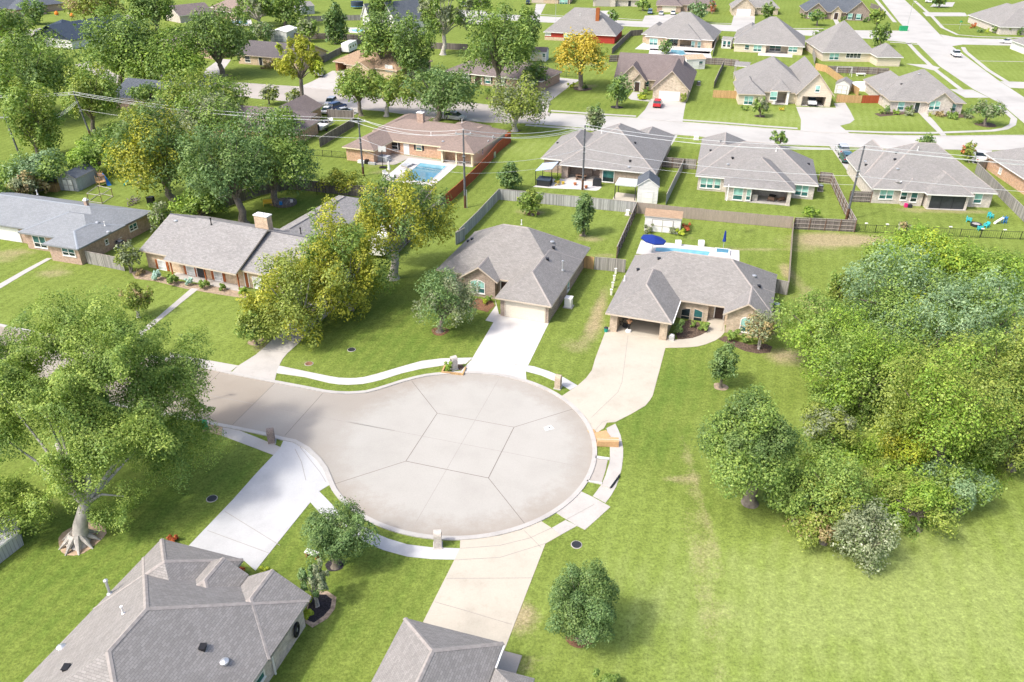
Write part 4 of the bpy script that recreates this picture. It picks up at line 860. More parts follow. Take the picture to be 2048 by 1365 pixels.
h = House('white A-frame house with steep navy roof among the trees', (721,34), (746,40), ze=5.2, pitch=1.5, roof='sh_slate', wall=('sid_white',), fascia='white', caps=False)
h.wing(0, 0, 6.2, 16, 'gg', 'v', pitch=1.45); h.wing(4, 4, 16, 17, 'gg', 'v', pitch=.9); h.win(0, 'f', 734, 22, .9, 1.8, 'dark', split=1); h.win(0, 'f', 735, 45, .9, 1.6, 'green', split=1); h.done()
h = House('navy roofed house with white end wall and dark gable at upper left', (60,74), (160,84), pitch=.45, roof='sh_navy', wall=('sid_white','sid_navy'), fascia='sid_navy', caps=False)
h.wing(0, 0, 17.5, 28, 'gg', 'v', gm=1, notch=(('f', .6, 5.4, 3.2),)); h.wing(-8, 8, 3, 22, 'hh', 'u', wm=1); h.win(0, 'f', 110, 85, 1.3, .8, 'dark', split=1); h.win(0, 'f', 126, 87, 2.0, .8, 'dark', split=1); h.done()
h = House('low slate roofed house half hidden by trees at left', (232,195), (320,203), pitch=.4, roof='sh_slate', wall=('br_pink',), fascia='grey_trim', caps=False)
h.wing(-2, 0, 22, 14, 'gg', 'u'); h.done()
h = House('mauve brown roofed house beside the fenced boat yard', (440,252), (572,262), pitch=.36, roof='sh_taupe', wall=('br_orange',), fascia='tan_trim', caps=False)
h.wing(-10, 0, 14.5, 14, 'hh', 'u'); h.wing(4, 4, 12.5, 21, 'gg', 'v', pitch=.5); h.wing(12, -.6, 17.5, 9, 'hh', 'v', pitch=.35); h.pipe(562,222,'dome'); h.done()
h = House('brown roofed bungalow between the big trees at upper left', (310,84), (388,96), pitch=.4, roof='sh_taupe', wall=('br_pink',), fascia='tan_trim', caps=False)
h.wing(0, 0, 26, 14, 'hh', 'u'); h.done()
h = House('pinkish brown hipped house near the small fenced pool at the top', (418,20), (480,27), pitch=.5, roof='sh_brown', wall=('br_pink',), fascia='white', caps=False)
h.wing(0, 0, 15, 16, 'hh', 'u'); h.wing(-6, 5, 8, 20, 'hh', 'u'); h.done()
h = House('slate roofed house in the top left corner with a porch', (-30,22), (105,9), pitch=.4, roof='sh_slate', wall=('br_pink',), fascia='sh_brown', caps=False)
h.wing(0, 0, 30, 16, 'hh', 'u'); h.wing(8, -6, 20, 10, 'hh', 'v'); h.done()
h = House('small tan walled house between two tree crowns at the top', (326,26), (360,33), pitch=.5, roof='sh_taupe', wall=('br_pale',), fascia='white', caps=False)
h.wing(0, 0, 12, 14, 'gg', 'v'); h.done()
# ------------------------------------------------------------------ fences
M['f_grey'] = planks('fence_grey', (0.30, 0.285, 0.265), 0.15, 0.32)
M['f_pale'] = planks('fence_silver', (0.38, 0.38, 0.37), 0.15, 0.3)
M['f_red'] = planks('fence_red', (0.36, 0.085, 0.035), 0.15, 0.14)
M['f_tan'] = planks('fence_taupe', (0.34, 0.285, 0.235), 0.15, 0.05)
M['f_new'] = planks('fence_cedar', (0.50, 0.32, 0.15), 0.15, 0.16)
M['f_dark'] = planks('fence_dark', (0.19, 0.165, 0.15), 0.15, 0.35)
M['f_post'] = plain('fence_post', (0.17, 0.105, 0.075), 0.8, 0.25)
M['f_rail'] = plain('fence_rail', (0.36, 0.32, 0.28), 0.8, 0.2)
def fence(label, pts, mat='f_grey', h=1.83, kind='board', rails=None, post='f_post', sp=2.44, cap=True):
    """one run of fence on the ground line pts; rails: +1 / -1 the side its rails and posts show on"""
    P = [G(x, y) for x, y in pts]
    root = empty('fence', P[0], 0, label, 'fence')
    mb = MB(); pm = []; rl = MB(); tp = MB()
    for a, b in zip(P[:-1], P[1:]):
        d = (b-a); L = d.length; th = math.atan2(d.y, d.x); fr = frame((a.x, a.y, 0), th)
        mb.fr = rl.fr = tp.fr = fr
        if kind == 'board':
            n = max(1, int(L/2.44))
            for k in range(n):     # panels stand a little out of step with one another
                dz = 0.03*math.sin(k*2.3+a.x); mb.box(L*k/n, L*(k+1)/n-.01, -.012, .012, .03, h+dz)
            if cap: tp.box(0, L, -.045, .045, h+.02, h+.06)
            if rails:
                for z in (.35, h*.52, h-.25): rl.box(0, L, min(.02*rails, .07*rails), max(.02*rails, .07*rails), z-.05, z+.05)
        else:
            for z in (.1, h): rl.box(0, L, -.02, .02, z-.02, z+.02)
            st = .14 if kind == 'iron' else .3
            for k in range(int(L/st)): mb.box(k*st-.008, k*st+.008, -.008, .008, .05, h)
        n = max(1, int(round(L/sp)))
        for k in range(n+(1 if b is P[-1] else 0)):
            pm.append((a+d*(k/n), th))
    if kind == 'board':
        mb.fr = None; mb.build('boards', M[mat], root)
        if cap: tp.fr = None; tp.build('top_board', M['f_rail'] if mat not in ('f_tan', 'f_red', 'f_new') else M[mat], root)
        if rails: rl.fr = None; rl.build('rail', M['f_rail'], root)
    else:
        mb.fr = None; mb.build('bars', M['black'], root); rl.fr = None; rl.build('rail', M['black'], root)
    if rails or kind != 'board':
        o0 = None
        for (p, th) in pm[:60]:
            if o0 is None:
                q = MB(LOCAL); r = .05 if kind == 'board' else .035; q.box(-r, r, -r, r, 0, h+(.02 if kind == 'board' else .08)); q.box(-r-.015, r+.015, -r-.015, r+.015, h+.02, h+.06)
                o0 = q.build('post', M[post if kind == 'board' else 'black'], root); o = o0
            else: o = o0.copy(); link(o, root)
            off = Vector((-math.sin(th), math.cos(th), 0))*(.08*(rails or 0))
            o.location = p-P[0]+off; o.rotation_euler = (0, 0, th)
    return root
fence('rust red board fence running beside the pool lawn down to the power pole', [(890.5,413.4),(913,394),(949.5,359.5),(976.6,330.5),(994.7,307),(1022,285),(1001,280.5)], 'f_red', 1.9)
fence('weathered grey fence behind the yellow trees ending at the red fence', [(792,513),(815,489),(838,467.6),(866,438),(890,414)], 'f_dark', rails=-1)
fence('blue grey side fence left of the closed garage house back garden', [(930,480),(911.5,490.6),(955,447),(998,400)], 'f_pale')
fence('long silvery back fence behind the two young trees', [(998,400),(1090,409),(1180,418),(1271,427)], 'f_pale')
fence('smooth taupe fence behind the pool garden with the peach roofed shed', [(1272,427),(1370,437.5),(1480,448),(1583.6,457.5)], 'f_tan', cap=False)
fence('dark fence with three rails and posts facing the vacant strip', [(1586,459),(1648,461.5),(1707.6,464.5)], 'f_dark', rails=-1)
fence('brown divider fence between the two gardens behind the cul-de-sac houses', [(1271.5,428),(1252,473),(1232,519)], 'f_dark', rails=1)
fence('weathered short fence and gate line between the two cul-de-sac houses', [(1188,539.7),(1214,542),(1250,546)], 'f_grey')
fence('honey coloured cedar gate beside the weathered short fence', [(1163,536),(1187,539.5)], 'f_new', cap=False)
fence('thin taupe fence on the right side of the pool garden', [(1584,459),(1580,510),(1577,550),(1573.6,591.6)], 'f_tan', cap=False)
fence('short weathered fence joining the tan brick house to the taupe side fence', [(1546,585),(1573,591)], 'f_grey')
fence('grey divider fence right of the white shed with grey green roof', [(1331,411),(1348,375),(1366,338)], 'f_pale')
fence('brown gate fence with diagonal brace left of the pale brick bay window house', [(1322,334.5),(1366,338)], 'f_dark', rails=-1)
fence('narrow grey gate fence touching the pale brick bay window house', [(1367,338),(1391,339.5)], 'f_grey', rails=-1)
fence('brown fence stepping round to the leaning bare utility pole', [(1637,365),(1661,367.8),(1676,401),(1689,428),(1708,463.5)], 'f_dark', rails=-1)
fence('gate fence between the utility pole and the screened porch house', [(1697,404),(1740,405.5)], 'f_dark', rails=-1)
fence('long grey fence beside the orange brick wall on the right edge', [(1972,338),(1949,346),(2000,397),(2060,457)], 'f_grey')
fence('low black chain fence with small solar lamps across the right lawn', [(1709,465),(1790,467.5),(1860,470.5),(1919,474),(2000,478),(2080,481)], h=1.2, kind='chain', sp=2.9)
fence('grey board fence between the blue grey roof house and the speckled roof ranch', [(176,528),(212,535),(250,543)], 'f_grey')
fence('dark back fence behind the big oak at left', [(378,441),(425,425),(470,409),(520,392),(579,379),(640,385),(700,392),(780,398),(862,400)], 'f_dark')
fence('black iron fence left of the orange brick pool house', [(628,312),(664,315),(691,317.5)], h=1.2, kind='iron', sp=2.0)
fence('weathered fence around the boat yard with cars', [(655,236),(709,240),(709,254),(686,268),(662,282),(640,296)], 'f_dark')
fence('black iron garden fence behind the yellow crowned shade tree', [(1094,151),(1152,155.5)], h=1.2, kind='iron', sp=2.4)
fence('grey fence behind the brown gabled stone house', [(1218,124.5),(1284.6,121.5),(1350,126),(1410,129),(1447,131),(1476,134)], 'f_dark', rails=-1)
fence('fence between the red siding house and the poolside columns house', [(1224,109),(1243,90),(1261,73),(1285,71)], 'f_dark', rails=1)
fence('pale divider fence left of the arched playhouse', [(1425,114),(1430,93),(1436,72)], 'f_pale')
fence('dark divider fence right of the brown gabled stone house', [(1427,178),(1437,155),(1447,134)], 'f_dark')
fence('new cedar fence left of the pale stucco house', [(1425,195.5),(1482,198.5)], 'f_new', cap=False)
fence('new cedar fence right of the open garage truck', [(1671,205),(1690,206),(1721,207)], 'f_new', cap=False)
fence('short red stained fence beside the new cedar fence', [(1722,207),(1757,207)], 'f_red', cap=False)
fence('new cedar fence along the above ground pool', [(1629,140),(1651,145),(1684,169),(1716,193)], 'f_new', cap=False)
fence('dark fence behind the above ground pool below the raised deck', [(1653.7,146),(1714,148),(1775,151)], 'f_dark', rails=-1)
fence('grey divider fence left of the raised deck house', [(1619,89),(1624,108),(1629,129)], 'f_grey')
fence('grey fence behind the lawn of the dark taupe ranch', [(862,98),(900,99.5),(936,101.5)], 'f_dark')
fence('long brown fence below the kidney shaped pool at the top', [(587,78),(650,79),(722,82),(750,84)], 'f_dark', rails=-1)
fence('grey fence beside the white travel trailer', [(648,126),(695,101),(742,77)], 'f_dark')
fence('far grey fence in front of the trampoline', [(610,44),(665,42),(722,41)], 'f_grey')
fence('fence round the small pool at the top left', [(455,54),(500,56),(515,62)], 'f_dark', kind='iron', h=1.4)
fence('far side fence along the avenue behind the stone gable house', [(1740,16),(1757,22),(1766,32)], 'f_dark')
fence('fence section in the far left garden behind the grey shed', [(0,412),(45,398),(80,384),(118,372)], 'f_dark')
# ------------------------------------------------------------------ utility poles and lines
M['pole'] = plain('pole_wood', (0.115, 0.12, 0.13), 0.8, 0.3, 2)
M['pole_brown'] = plain('pole_brown', (0.10, 0.05, 0.03), 0.8, 0.3, 2)
M['wire'] = plain('wire', (0.75, 0.76, 0.77), 0.4, 0.05, 4, 0.3)
M['insul'] = plain('insulator', (0.5, 0.5, 0.5), 0.4)
POLES = {}
def pole(key, label, px, py, h, arm=True, lean=(0, 0), trafo=False):
    b = G(px, py); root = empty('utility_pole', b, 0, label, 'utility pole')
    top = b+Vector((lean[0], lean[1], h)); POLES[key] = (b, top)
    at = lambda t: b+(top-b)*t
    mb = MB()
    n = 6
    for k in range(n): mb.tube(at(k/n), at((k+1)/n), .20-.09*k/n, .20-.09*(k+1)/n, 10, 0 if k > 0 else 1)
    mb.build('pole', [M['pole'], M['pole_brown']], root)
    if arm:
        mb = MB(); a = at(.955)
        mb.box(a.x-1.2, a.x+1.2, a.y-.08, a.y+.08, a.z-.07, a.z+.07); mb.build('crossarm', M['metal'], root)
        for dx in (-1.1, 0, 1.1):
            q = Vector((a.x+dx, a.y, a.z+.07)) if dx else at(1.0)
            MB().lathe([(.07, 0), (.1, .08), (.05, .14), (.09, .2), (.03, .26)], q, 8).build('insulator', M['insul'], root)
    if trafo:
        a = at(.84); MB().lathe([(.27, -.45), (.28, .4), (.2, .5), (.06, .55)], (a.x+.42, a.y-.1, a.z), 12).build('transformer', M['metal'], root)
    for t in (.60, .68):
        a = at(t); MB().box(a.x-.25, a.x+.25, a.y-.22, a.y-.1, a.z-.06, a.z+.06).build('bracket', M['metal'], root)
    return root
pole('a', 'dark utility pole rising from behind the blue grey roof at the left edge', 43, 321, 8.3, True, (-.6, 0))
pole('b', 'utility pole with crossarm where the overhead wires bend at left', 183, 276, 9.0, True, (-1.2, 0))
pole('c', 'utility pole standing left of the swimming pool', 727, 352, 10.0)
pole('d', 'utility pole at the lower end of the red fence', 930.5, 416, 12.4)
pole('e', 'utility pole behind the conical young tree at the silvery fence', 1165, 380, 10.9, False, (-.1, 0))
pole('f', 'leaning bare utility pole with brown foot in the fence corner', 1692, 441, 11.6, False, (.25, 0))
b_, t_ = POLES['d']; 
mb = MB(); mb.tube(b_+Vector((.3, -.05, 0)), b_+Vector((.27, -.05, 3.0)), .06); tag(mb.build('cable_guard', M['metal'], loc=tuple(b_)), 'white cable guard pipe beside the pole at the red fence', 'pipe')
def wire(label, pts, sag, r=.022, group=None, n=14):
    """one cable hung from point to point"""
    mb = MB(); P = []
    for a, b in zip(pts[:-1], pts[1:]):
        a, b = Vector(a), Vector(b)
        for k in range(n):
            t = k/n; P.append(a+(b-a)*t-Vector((0, 0, 4*sag*t*(1-t))))
    P.append(Vector(pts[-1])); mb.path(P, r, 4)
    o = mb.build('power_line', M['wire'], uv=False, loc=tuple(pts[0])); return tag(o, label, 'power line', group)
def tp(k, dx=0, t=1.0):
    b, top = POLES[k]; p = b+(top-b)*t; return (p.x+dx, p.y, p.z+.1)
lw = G(-150, 268); lw = Vector((lw.x, lw.y, 9.0))
for dx, t, sg, nm in ((-1.1, .955, 1.1, 'upper'), (0, 1.0, 1.0, 'middle'), (1.1, .955, 1.2, 'lower')):
    wire('%s of the three high power lines crossing the whole garden row' % nm, [(lw.x, lw.y+dx, lw.z), tp('b', dx, t), tp('c', dx, t), tp('d', dx, t), tp('e', dx*.3, t), tp('f', dx*.3, t), (140, 96+dx, 11.5)], sg, .036, 'high power lines')
wire('thin telephone line slung lower than the power lines', [tp('b', 0, .62), tp('c', 0, .66), tp('d', 0, .60), tp('e', 0, .64), tp('f', 0, .6), (140, 98, 7)], .9, .028)
wire('lowest sagging cable on the pole row', [tp('c', .2, .45), tp('d', .2, .45), tp('e', .2, .48), tp('f', 0, .48)], .7, .018)
for k, (dx, x) in enumerate(((-1.0, -2), (0, 0), (1.0, 2))):
    wire(('outermost', 'central', 'innermost')[k]+' of three drop wires curving from the bend pole to the left pole', [tp('b', dx*.3, .8), tp('a', dx, .95), (-140, 150+x*2, 8.5)], 2.2, .02, 'drop wires')
def lamp_post(label, px, py, h, arm):
    b = G(px, py); r = empty('street_lamp', b, 0, label, 'street lamp')
    mb = MB(); mb.tube(b, b+Vector((0, 0, h)), .09, .05, 8); mb.tube(b+Vector((0, 0, h-.1)), b+Vector((arm, -.2, h+.2)), .04, .03, 6); mb.build('pole', M['metal'], r)
    MB().box(b.x+arm-.35, b.x+arm+.35, b.y-.35, b.y-.05, h+.14, h+.3).build('lamp_head', M['grey_trim'], r)
lamp_post('thin grey street lamp at the avenue corner', 1814, 57, 8.5, 1.2); lamp_post('thin street lamp on the far street by the red siding house', 1111, 43, 8.0, 1.0)
lamp_post('small lamp post beside the right driveway of the dark taupe ranch', 1054, 175, 4.0, .5)
def sign(label, px, py, h=2.4):
    b = G(px, py); r = empty('street_sign', b, 0, label, 'street sign')
    MB().tube(b, b+Vector((0, 0, h)), .04).build('post', M['metal'], r)
    MB().box(b.x-.55, b.x+.55, b.y-.02, b.y+.02, h-.3, h).build('sign_plate', M['s_green'], r); MB().box(b.x-.02, b.x+.02, b.y-.55, b.y+.55, h, h+.25).build('sign_plate', M['s_green'], r)
M['s_green'] = plain('sign_green', (0.02, 0.30, 0.12), 0.5)
sign('green street name sign on the corner lawn', 1918, 60, 2.8)
b = G(1806, 62); r = empty('utility_box', b, 0, 'bright green utility cabinet on the corner verge', 'utility box'); MB().box(b.x-1.3, b.x+1.3, b.y-.6, b.y+.6, 0, 1.5).build('cabinet', M['s_green'], r); MB().box(b.x-1.36, b.x+1.36, b.y-.66, b.y+.66, 1.5, 1.6).build('lid', M['s_green'], r)
# ------------------------------------------------------------------ sheds
def shed(label, a, b, depth_, h, mat, roof, pitch=.5, ridge='u', door='f', dmat='white', trim='white', dw=1.6, wins=(), over=.15, open_=False):
    A = G(*a); B = G(*b); d = B-A; L = d.length; th = math.atan2(d.y, d.x); fr = frame((A.x, A.y, 0), th)
    r = empty('shed', A, 0, label, 'shed')
    D = depth_; mb = MB(fr)
    if not open_:
        mb.prism([(0, 0), (L, 0), (L, D), (0, D)], 0, h)
    rm = MB(fr); o = over
    if ridge == 'u':
        hr = h+pitch*D/2
        if not open_:
            mb.face([(0, 0, h), (0, D, h), (0, D/2, hr)]); mb.face([(L, 0, h), (L, D/2, hr), (L, D, h)])
        e = h-pitch*o
        for sg in ((-o, e, D/2, hr), (D+o, e, D/2, hr)):
            rm.face([(-o, sg[0], sg[1]+.05), (L+o, sg[0], sg[1]+.05), (L+o, sg[2], sg[3]+.05), (-o, sg[2], sg[3]+.05)]); rm.face([(-o, sg[0], sg[1]-.08), (L+o, sg[0], sg[1]-.08), (L+o, sg[0], sg[1]+.05), (-o, sg[0], sg[1]+.05)], 1)
            for x in (-o, L+o): rm.face([(x, sg[0], sg[1]-.08), (x, sg[2], sg[3]-.08), (x, sg[2], sg[3]+.05), (x, sg[0], sg[1]+.05)], 1)
    else:
        hr = h+pitch*L/2
        if not open_:
            mb.face([(0, 0, h), (L, 0, h), (L/2, 0, hr)]); mb.face([(0, D, h), (L/2, D, hr), (L, D, h)])
        e = h-pitch*o
        for sg in ((-o, e, L/2, hr), (L+o, e, L/2, hr)):
            rm.face([(sg[0], -o, sg[1]+.05), (sg[0], D+o, sg[1]+.05), (sg[2], D+o, sg[3]+.05), (sg[2], -o, sg[3]+.05)]); rm.face([(sg[0], -o, sg[1]-.08), (sg[0], D+o, sg[1]-.08), (sg[0], D+o, sg[1]+.05), (sg[0], -o, sg[1]+.05)], 1)
            for y in (-o, D+o): rm.face([(sg[0], y, sg[1]-.08), (sg[2], y, sg[3]-.08), (sg[2], y, sg[3]+.05), (sg[0], y, sg[1]+.05)], 1)
    if not open_: mb.build('wall', M[mat], r)
    else:
        for x in (.1, L-.1):
            for y in (.1, D-.1): MB(fr).box(x-.08, x+.08, y-.08, y+.08, 0, h).build('post', M[mat], r)
    rm.build('roof', [M[roof], M[trim]], r)
    if door and not open_:
        mb = MB(fr); mb.box(L/2-dw/2, L/2+dw/2, -.05, .0, .08, min(h-.1, 2.0)); dr = mb.build('door', M[dmat], r)
        mb = MB(fr)
        for x in (-dw/2-.06, 0, dw/2+.06): mb.box(L/2+x-.05, L/2+x+.05, -.08, -.04, .08, min(h-.1, 2.0))
        for z in (min(h-.1, 2.0), 1.0): mb.box(L/2-dw/2-.1, L/2+dw/2+.1, -.085, -.045, z-.04, z+.04)
        mb.build('door_frame', M[trim], dr)
    for (x, z, w, hh) in wins: window_at(r, lambda p, fr=fr, x=x, z=z: Vector(fr((x+p[0], -p[1], z+p[2]))), w, hh, 'green', 'white', split=1)
    return r
shed('pale garden shed with peach shingle roof and double doors in the pool garden', (1288,462), (1359,469), 3.0, 2.45, 'sid_white', 'sh_tan', .36, 'u', dw=2.9, trim='grey_trim')
shed('tall white shed with grey green gable roof behind the silvery fence', (1273,406), (1314,408.5), 4.2, 3.0, 'sid_white', 'sh_slate', .7, 'v', dw=1.5)
shed('white shed with dark framed double doors beside the above ground pool', (1668,187), (1696,190), 4.0, 2.5, 'sid_white', 'sh_far', .55, 'v', dw=2.2, trim='grey_trim')
shed('small white shed with brown roof under the tall dark trees', (1061,122), (1092,123.5), 4.0, 2.6, 'sid_white', 'sh_taupe', .5, 'u', dw=2.4, dmat='cream', wins=((3.9, 1.7, 1.0, 1.0),))
shed('white shed with pink roof behind the brown gabled stone house', (1372,140), (1409,138.5), 5, 2.8, 'sid_white', 'br_orange', .3, 'u', dw=1.6, wins=((4.2, 1.7, 1.2, 1.0),))
shed('pale grey wooden shed with double doors in the far left garden', (121.5,381), (158,383.5), 5.6, 2.3, 'sid_grey', 'sh_slate', .5, 'v', dw=1.7, trim='grey_trim')
shed('white shed half hidden behind the big oak tree', (586,363), (611,360.5), 3.4, 2.4, 'sid_white', 'sh_far', .3, 'u', door=None)
shed('white metal outbuilding with grey roll door near the top left', (542,83.5), (575,84.5), 9.5, 3.0, 'sid_white', 'white', .25, 'v', dw=3.0, dmat='sid_grey')
shed('white arched playhouse with grey roof in a back garden', (1442,97), (1461,98.5), 3.0, 2.6, 'sid_white', 'sh_far', .5, 'u', door=None, wins=((.9, 1.4, 1.0, 1.8), (2.3, 1.4, 1.0, 1.8)))
shed('open pergola with grey shingle roof left of the pale stucco house', (1466,158), (1494,160), 5.0, 3.4, 'grey_trim', 'sh_far', .25, 'u', open_=True)
shed('far weathered barn left of the trampoline', (604,30), (630,28), 8, 3, 'sid_grey', 'sh_far', .3, 'u', door=None)
# ------------------------------------------------------------------ vehicles
def paint(name, c):
    m, n, l, b = nt(name); tc = n.new('ShaderNodeTexCoord').outputs['Object']; f = noise(n, l, tc, 1.5, 3)
    l.new(ramp(n, l, f, [(0.3, tuple(x*.93 for x in c)), (0.7, c)]), b.inputs['Base Color']); b.inputs['Roughness'].default_value = .25; b.inputs['Coat Weight'].default_value = .5; b.inputs['Coat Roughness'].default_value = .08
    return m
PAINT = {k: paint('paint_'+k, c) for k, c in dict(white=(.72,.72,.72), silver=(.45,.46,.47), red=(.55,.02,.03), blue=(.03,.06,.16), steel=(.17,.24,.32), dark=(.03,.04,.045), teal=(.03,.10,.12)).items()}
M['tyre'] = plain('tyre', (0.02, 0.02, 0.02), 0.8); M['rim'] = plain('rim', (0.5, 0.5, 0.52), 0.35, 0.05, 3, 0.7)
M['tail'] = plain('tail_light', (0.4, 0.01, 0.01), 0.3); M['head'] = plain('head_light', (0.8, 0.8, 0.78), 0.15)
M['car_glass'] = glass('car_glass', (0.02, 0.035, 0.045), 0.05)
def loft(mb, st, m=0):
    """stations along x: (x, half width low, half width high, z low, z high); rounded box sections joined"""
    sec = []
    for x, w0, w1, z0, z1 in st:
        sec.append([(x, -w0, z0), (x, w0, z0), (x, w0*1.0+.02, z0+(z1-z0)*.5), (x, w1, z1-.04), (x, w1*.9, z1), (x, -w1*.9, z1), (x, -w1, z1-.04), (x, -w0-.02, z0+(z1-z0)*.5)])
    i = len(mb.v); n = 8
    for s_ in sec: mb.v += [tuple(mb.pt(p)) for p in s_]
    for k in range(len(sec)-1):
        for j in range(n): mb.f.append((i+k*n+j, i+k*n+(j+1) % n, i+(k+1)*n+(j+1) % n, i+(k+1)*n+j)[::-1]); mb.m.append(m)
    mb.f.append(tuple(i+j for j in range(n))); mb.m.append(m); mb.f.append(tuple(i+(len(sec)-1)*n+j for j in range(n))[::-1]); mb.m.append(m)
def make_car(kind, col):
    r = empty('pickup_truck' if kind == 'pickup' else 'parked_car'); B = MB(LOCAL); Gm = MB(LOCAL)
    if kind == 'sedan':
        Lh = 2.35; W = .91
        loft(B, [(-Lh, .72, .70, .42, .80), (-Lh+.15, .86, .82, .3, .93), (-1.2, W, .86, .25, .95), (0, W, .87, .22, .94), (1.1, W, .86, .25, .90), (Lh-.35, .86, .78, .3, .76), (Lh, .68, .62, .4, .62)])
        loft(Gm, [(-1.75, .78, .70, .90, .95), (-1.0, .82, .60, .90, 1.36), (-.2, .83, .62, .90, 1.42), (.4, .83, .62, .90, 1.38), (1.2, .78, .7, .88, .93)])
        loft(B, [(-1.0, .60, .58, 1.34, 1.40), (-.2, .63, .6, 1.39, 1.46), (.42, .62, .58, 1.35, 1.42)]); wx = (-1.4, 1.42); wr = .33
    elif kind == 'suv':
        Lh = 2.35; W = .95
        loft(B, [(-Lh, .80, .78, .5, 1.0), (-Lh+.12, .90, .86, .38, 1.08), (-1.0, W, .90, .32, 1.08), (.6, W, .90, .32, 1.08), (1.2, W, .88, .34, 1.06), (Lh-.3, .90, .82, .38, .96), (Lh, .76, .70, .5, .80)])
        loft(Gm, [(-Lh+.12, .84, .76, 1.04, 1.12), (-Lh+.45, .86, .70, 1.04, 1.66), (-.3, .88, .72, 1.04, 1.72), (.35, .87, .70, 1.04, 1.68), (1.2, .82, .76, 1.02, 1.08)])
        loft(B, [(-Lh+.3, .70, .66, 1.64, 1.70), (-.4, .74, .70, 1.69, 1.77), (.4, .70, .66, 1.65, 1.72)]); wx = (-1.4, 1.42); wr = .37
    else:
        Lh = 2.85; W = .98
        loft(B, [(Lh*-1, .90, .90, .6, .74), (-Lh+.06, .94, .92, .5, .76), (-.7, W, .94, .45, .78), (-.68, W, .93, .40, 1.12), (.8, W, .93, .40, 1.12), (1.35, W, .92, .42, 1.12), (Lh-.25, .94, .86, .46, 1.04), (Lh, .84, .78, .55, .9)])
        B.box(-Lh, -.7, -W, -W+.1, .74, 1.12); B.box(-Lh, -.7, W-.1, W, .74, 1.12); B.box(-Lh, -Lh+.1, -W+.1, W-.1, .74, 1.12)
        loft(Gm, [(-.72, .86, .74, 1.08, 1.72), (.1, .88, .76, 1.08, 1.80), (.7, .87, .74, 1.08, 1.76), (1.4, .84, .8, 1.06, 1.12)])
        loft(B, [(-.74, .75, .72, 1.72, 1.78), (.1, .78, .74, 1.77, 1.84), (.72, .74, .7, 1.73, 1.80)]); wx = (-1.75, 1.75); wr = .40
    body = B.build('body', PAINT[col], r, smooth=False); Gm.build('windscreen', M['car_glass'], r)
    for x in wx:
        for sg in (-1, 1):
            w = MB(LOCAL); y = sg*(W-.03); w.tube((x, y-sg*.22, wr), (x, y+sg*.03, wr), wr, wr, 16); wh = w.build('wheel', M['tyre'], r)
            w = MB(LOCAL); w.tube((x, y+sg*.02, wr), (x, y+sg*.045, wr), wr*.62, wr*.55, 10); w.build('rim', M['rim'], wh)
    for sg in (-1, 1):
        zt = .8 if kind == 'sedan' else 1.0
        w = MB(LOCAL); w.box(-Lh-.015, -Lh+.12, sg*.72-.13, sg*.72+.13, zt-.22, zt-.02); w.build('tail_light', M['tail'], r)
        zh = .6 if kind == 'sedan' else .78
        w = MB(LOCAL); w.box(Lh-.22, Lh+.0, sg*.62-.16, sg*.62+.16, zh-.1, zh+.05); w.build('headlight', M['head'], r)
    return r
PROTO = {}
def car(kind, col, label, a, b=None, th=None, cat='car', z=.03, group=None):
    """a: where it stands in the picture; it points towards b (or along th degrees)"""
    A = G(*a)
    if th is None: d = G(*b)-A; t = math.atan2(d.y, d.x)
    else: t = R_(th)
    o = copy_tree(PROTO[(kind, col)]) if (kind, col) in PROTO else make_car(kind, col)
    PROTO.setdefault((kind, col), o)
    o.location = (A.x, A.y, z); o.rotation_euler = (0, 0, t); tag(o, label, cat, group); return o
car('suv', 'red', 'red hatchback with its tail towards the street on the stone house driveway', (1315,213), th=75)
car('pickup', 'white', 'white pickup truck driving up the wide avenue', (1911,113), (1879,90), cat='pickup truck')
car('sedan', 'white', 'white saloon parked on the cross street at the right edge', (2014,87), th=172)
car('suv', 'silver', 'silver SUV nose out on the driveway left of the gable roof', (1683,306), (1668,285))
car('suv', 'teal', 'dark green car tucked against the garage wall behind the silver SUV', (1691,322), (1680,305))
car('pickup', 'white', 'white pickup parked before the orange brick wall', (1958,322), (1950,300), cat='pickup truck')
car('suv', 'white', 'white SUV highest of the cars in the boat yard', (662,211), (648,222))
car('suv', 'blue', 'dark blue car squeezed between the white cars', (675,219), (690,215))
car('sedan', 'white', 'white saloon left of the dark blue car in the yard', (655,226), (668,216))
car('sedan', 'silver', 'silver saloon nearest the boat yard fence', (685,229), (672,231))
car('suv', 'white', 'white SUV parked beside the motorhome at the top edge', (927,14), (938,18))
car('suv', 'steel', 'steel blue SUV facing the viewer on the far street driveway', (1300,28), (1297,40))
car('sedan', 'white', 'white saloon left of two before the brown brick house', (1322,30), (1319,40))
car('sedan', 'white', 'white saloon directly before the beige garage door at the top', (1346,29), (1343,40))
car('suv', 'dark', 'black SUV at the top edge before a brown brick house', (1056,9), (1053,20))
car('pickup', 'white', 'white truck standing inside the open stucco garage', (1621,209), th=-99, cat='pickup truck', z=.08)
car('suv', 'white', 'white SUV glimpsed under the nearest yellow tree', (612,652), (560,705))
car('pickup', 'steel', 'blue grey pickup deep under the yellow trees', (690,575), (650,620), cat='pickup truck')
car('suv', 'silver', 'silver car parked behind the brown roof of the pool house', (911,240), (940,243))
car('pickup', 'silver', 'silver pickup before the tan roofed carport', (640,152), (645,142), cat='pickup truck')
car('suv', 'white', 'white SUV at the very top right of the avenue', (1861,6), (1880,7))
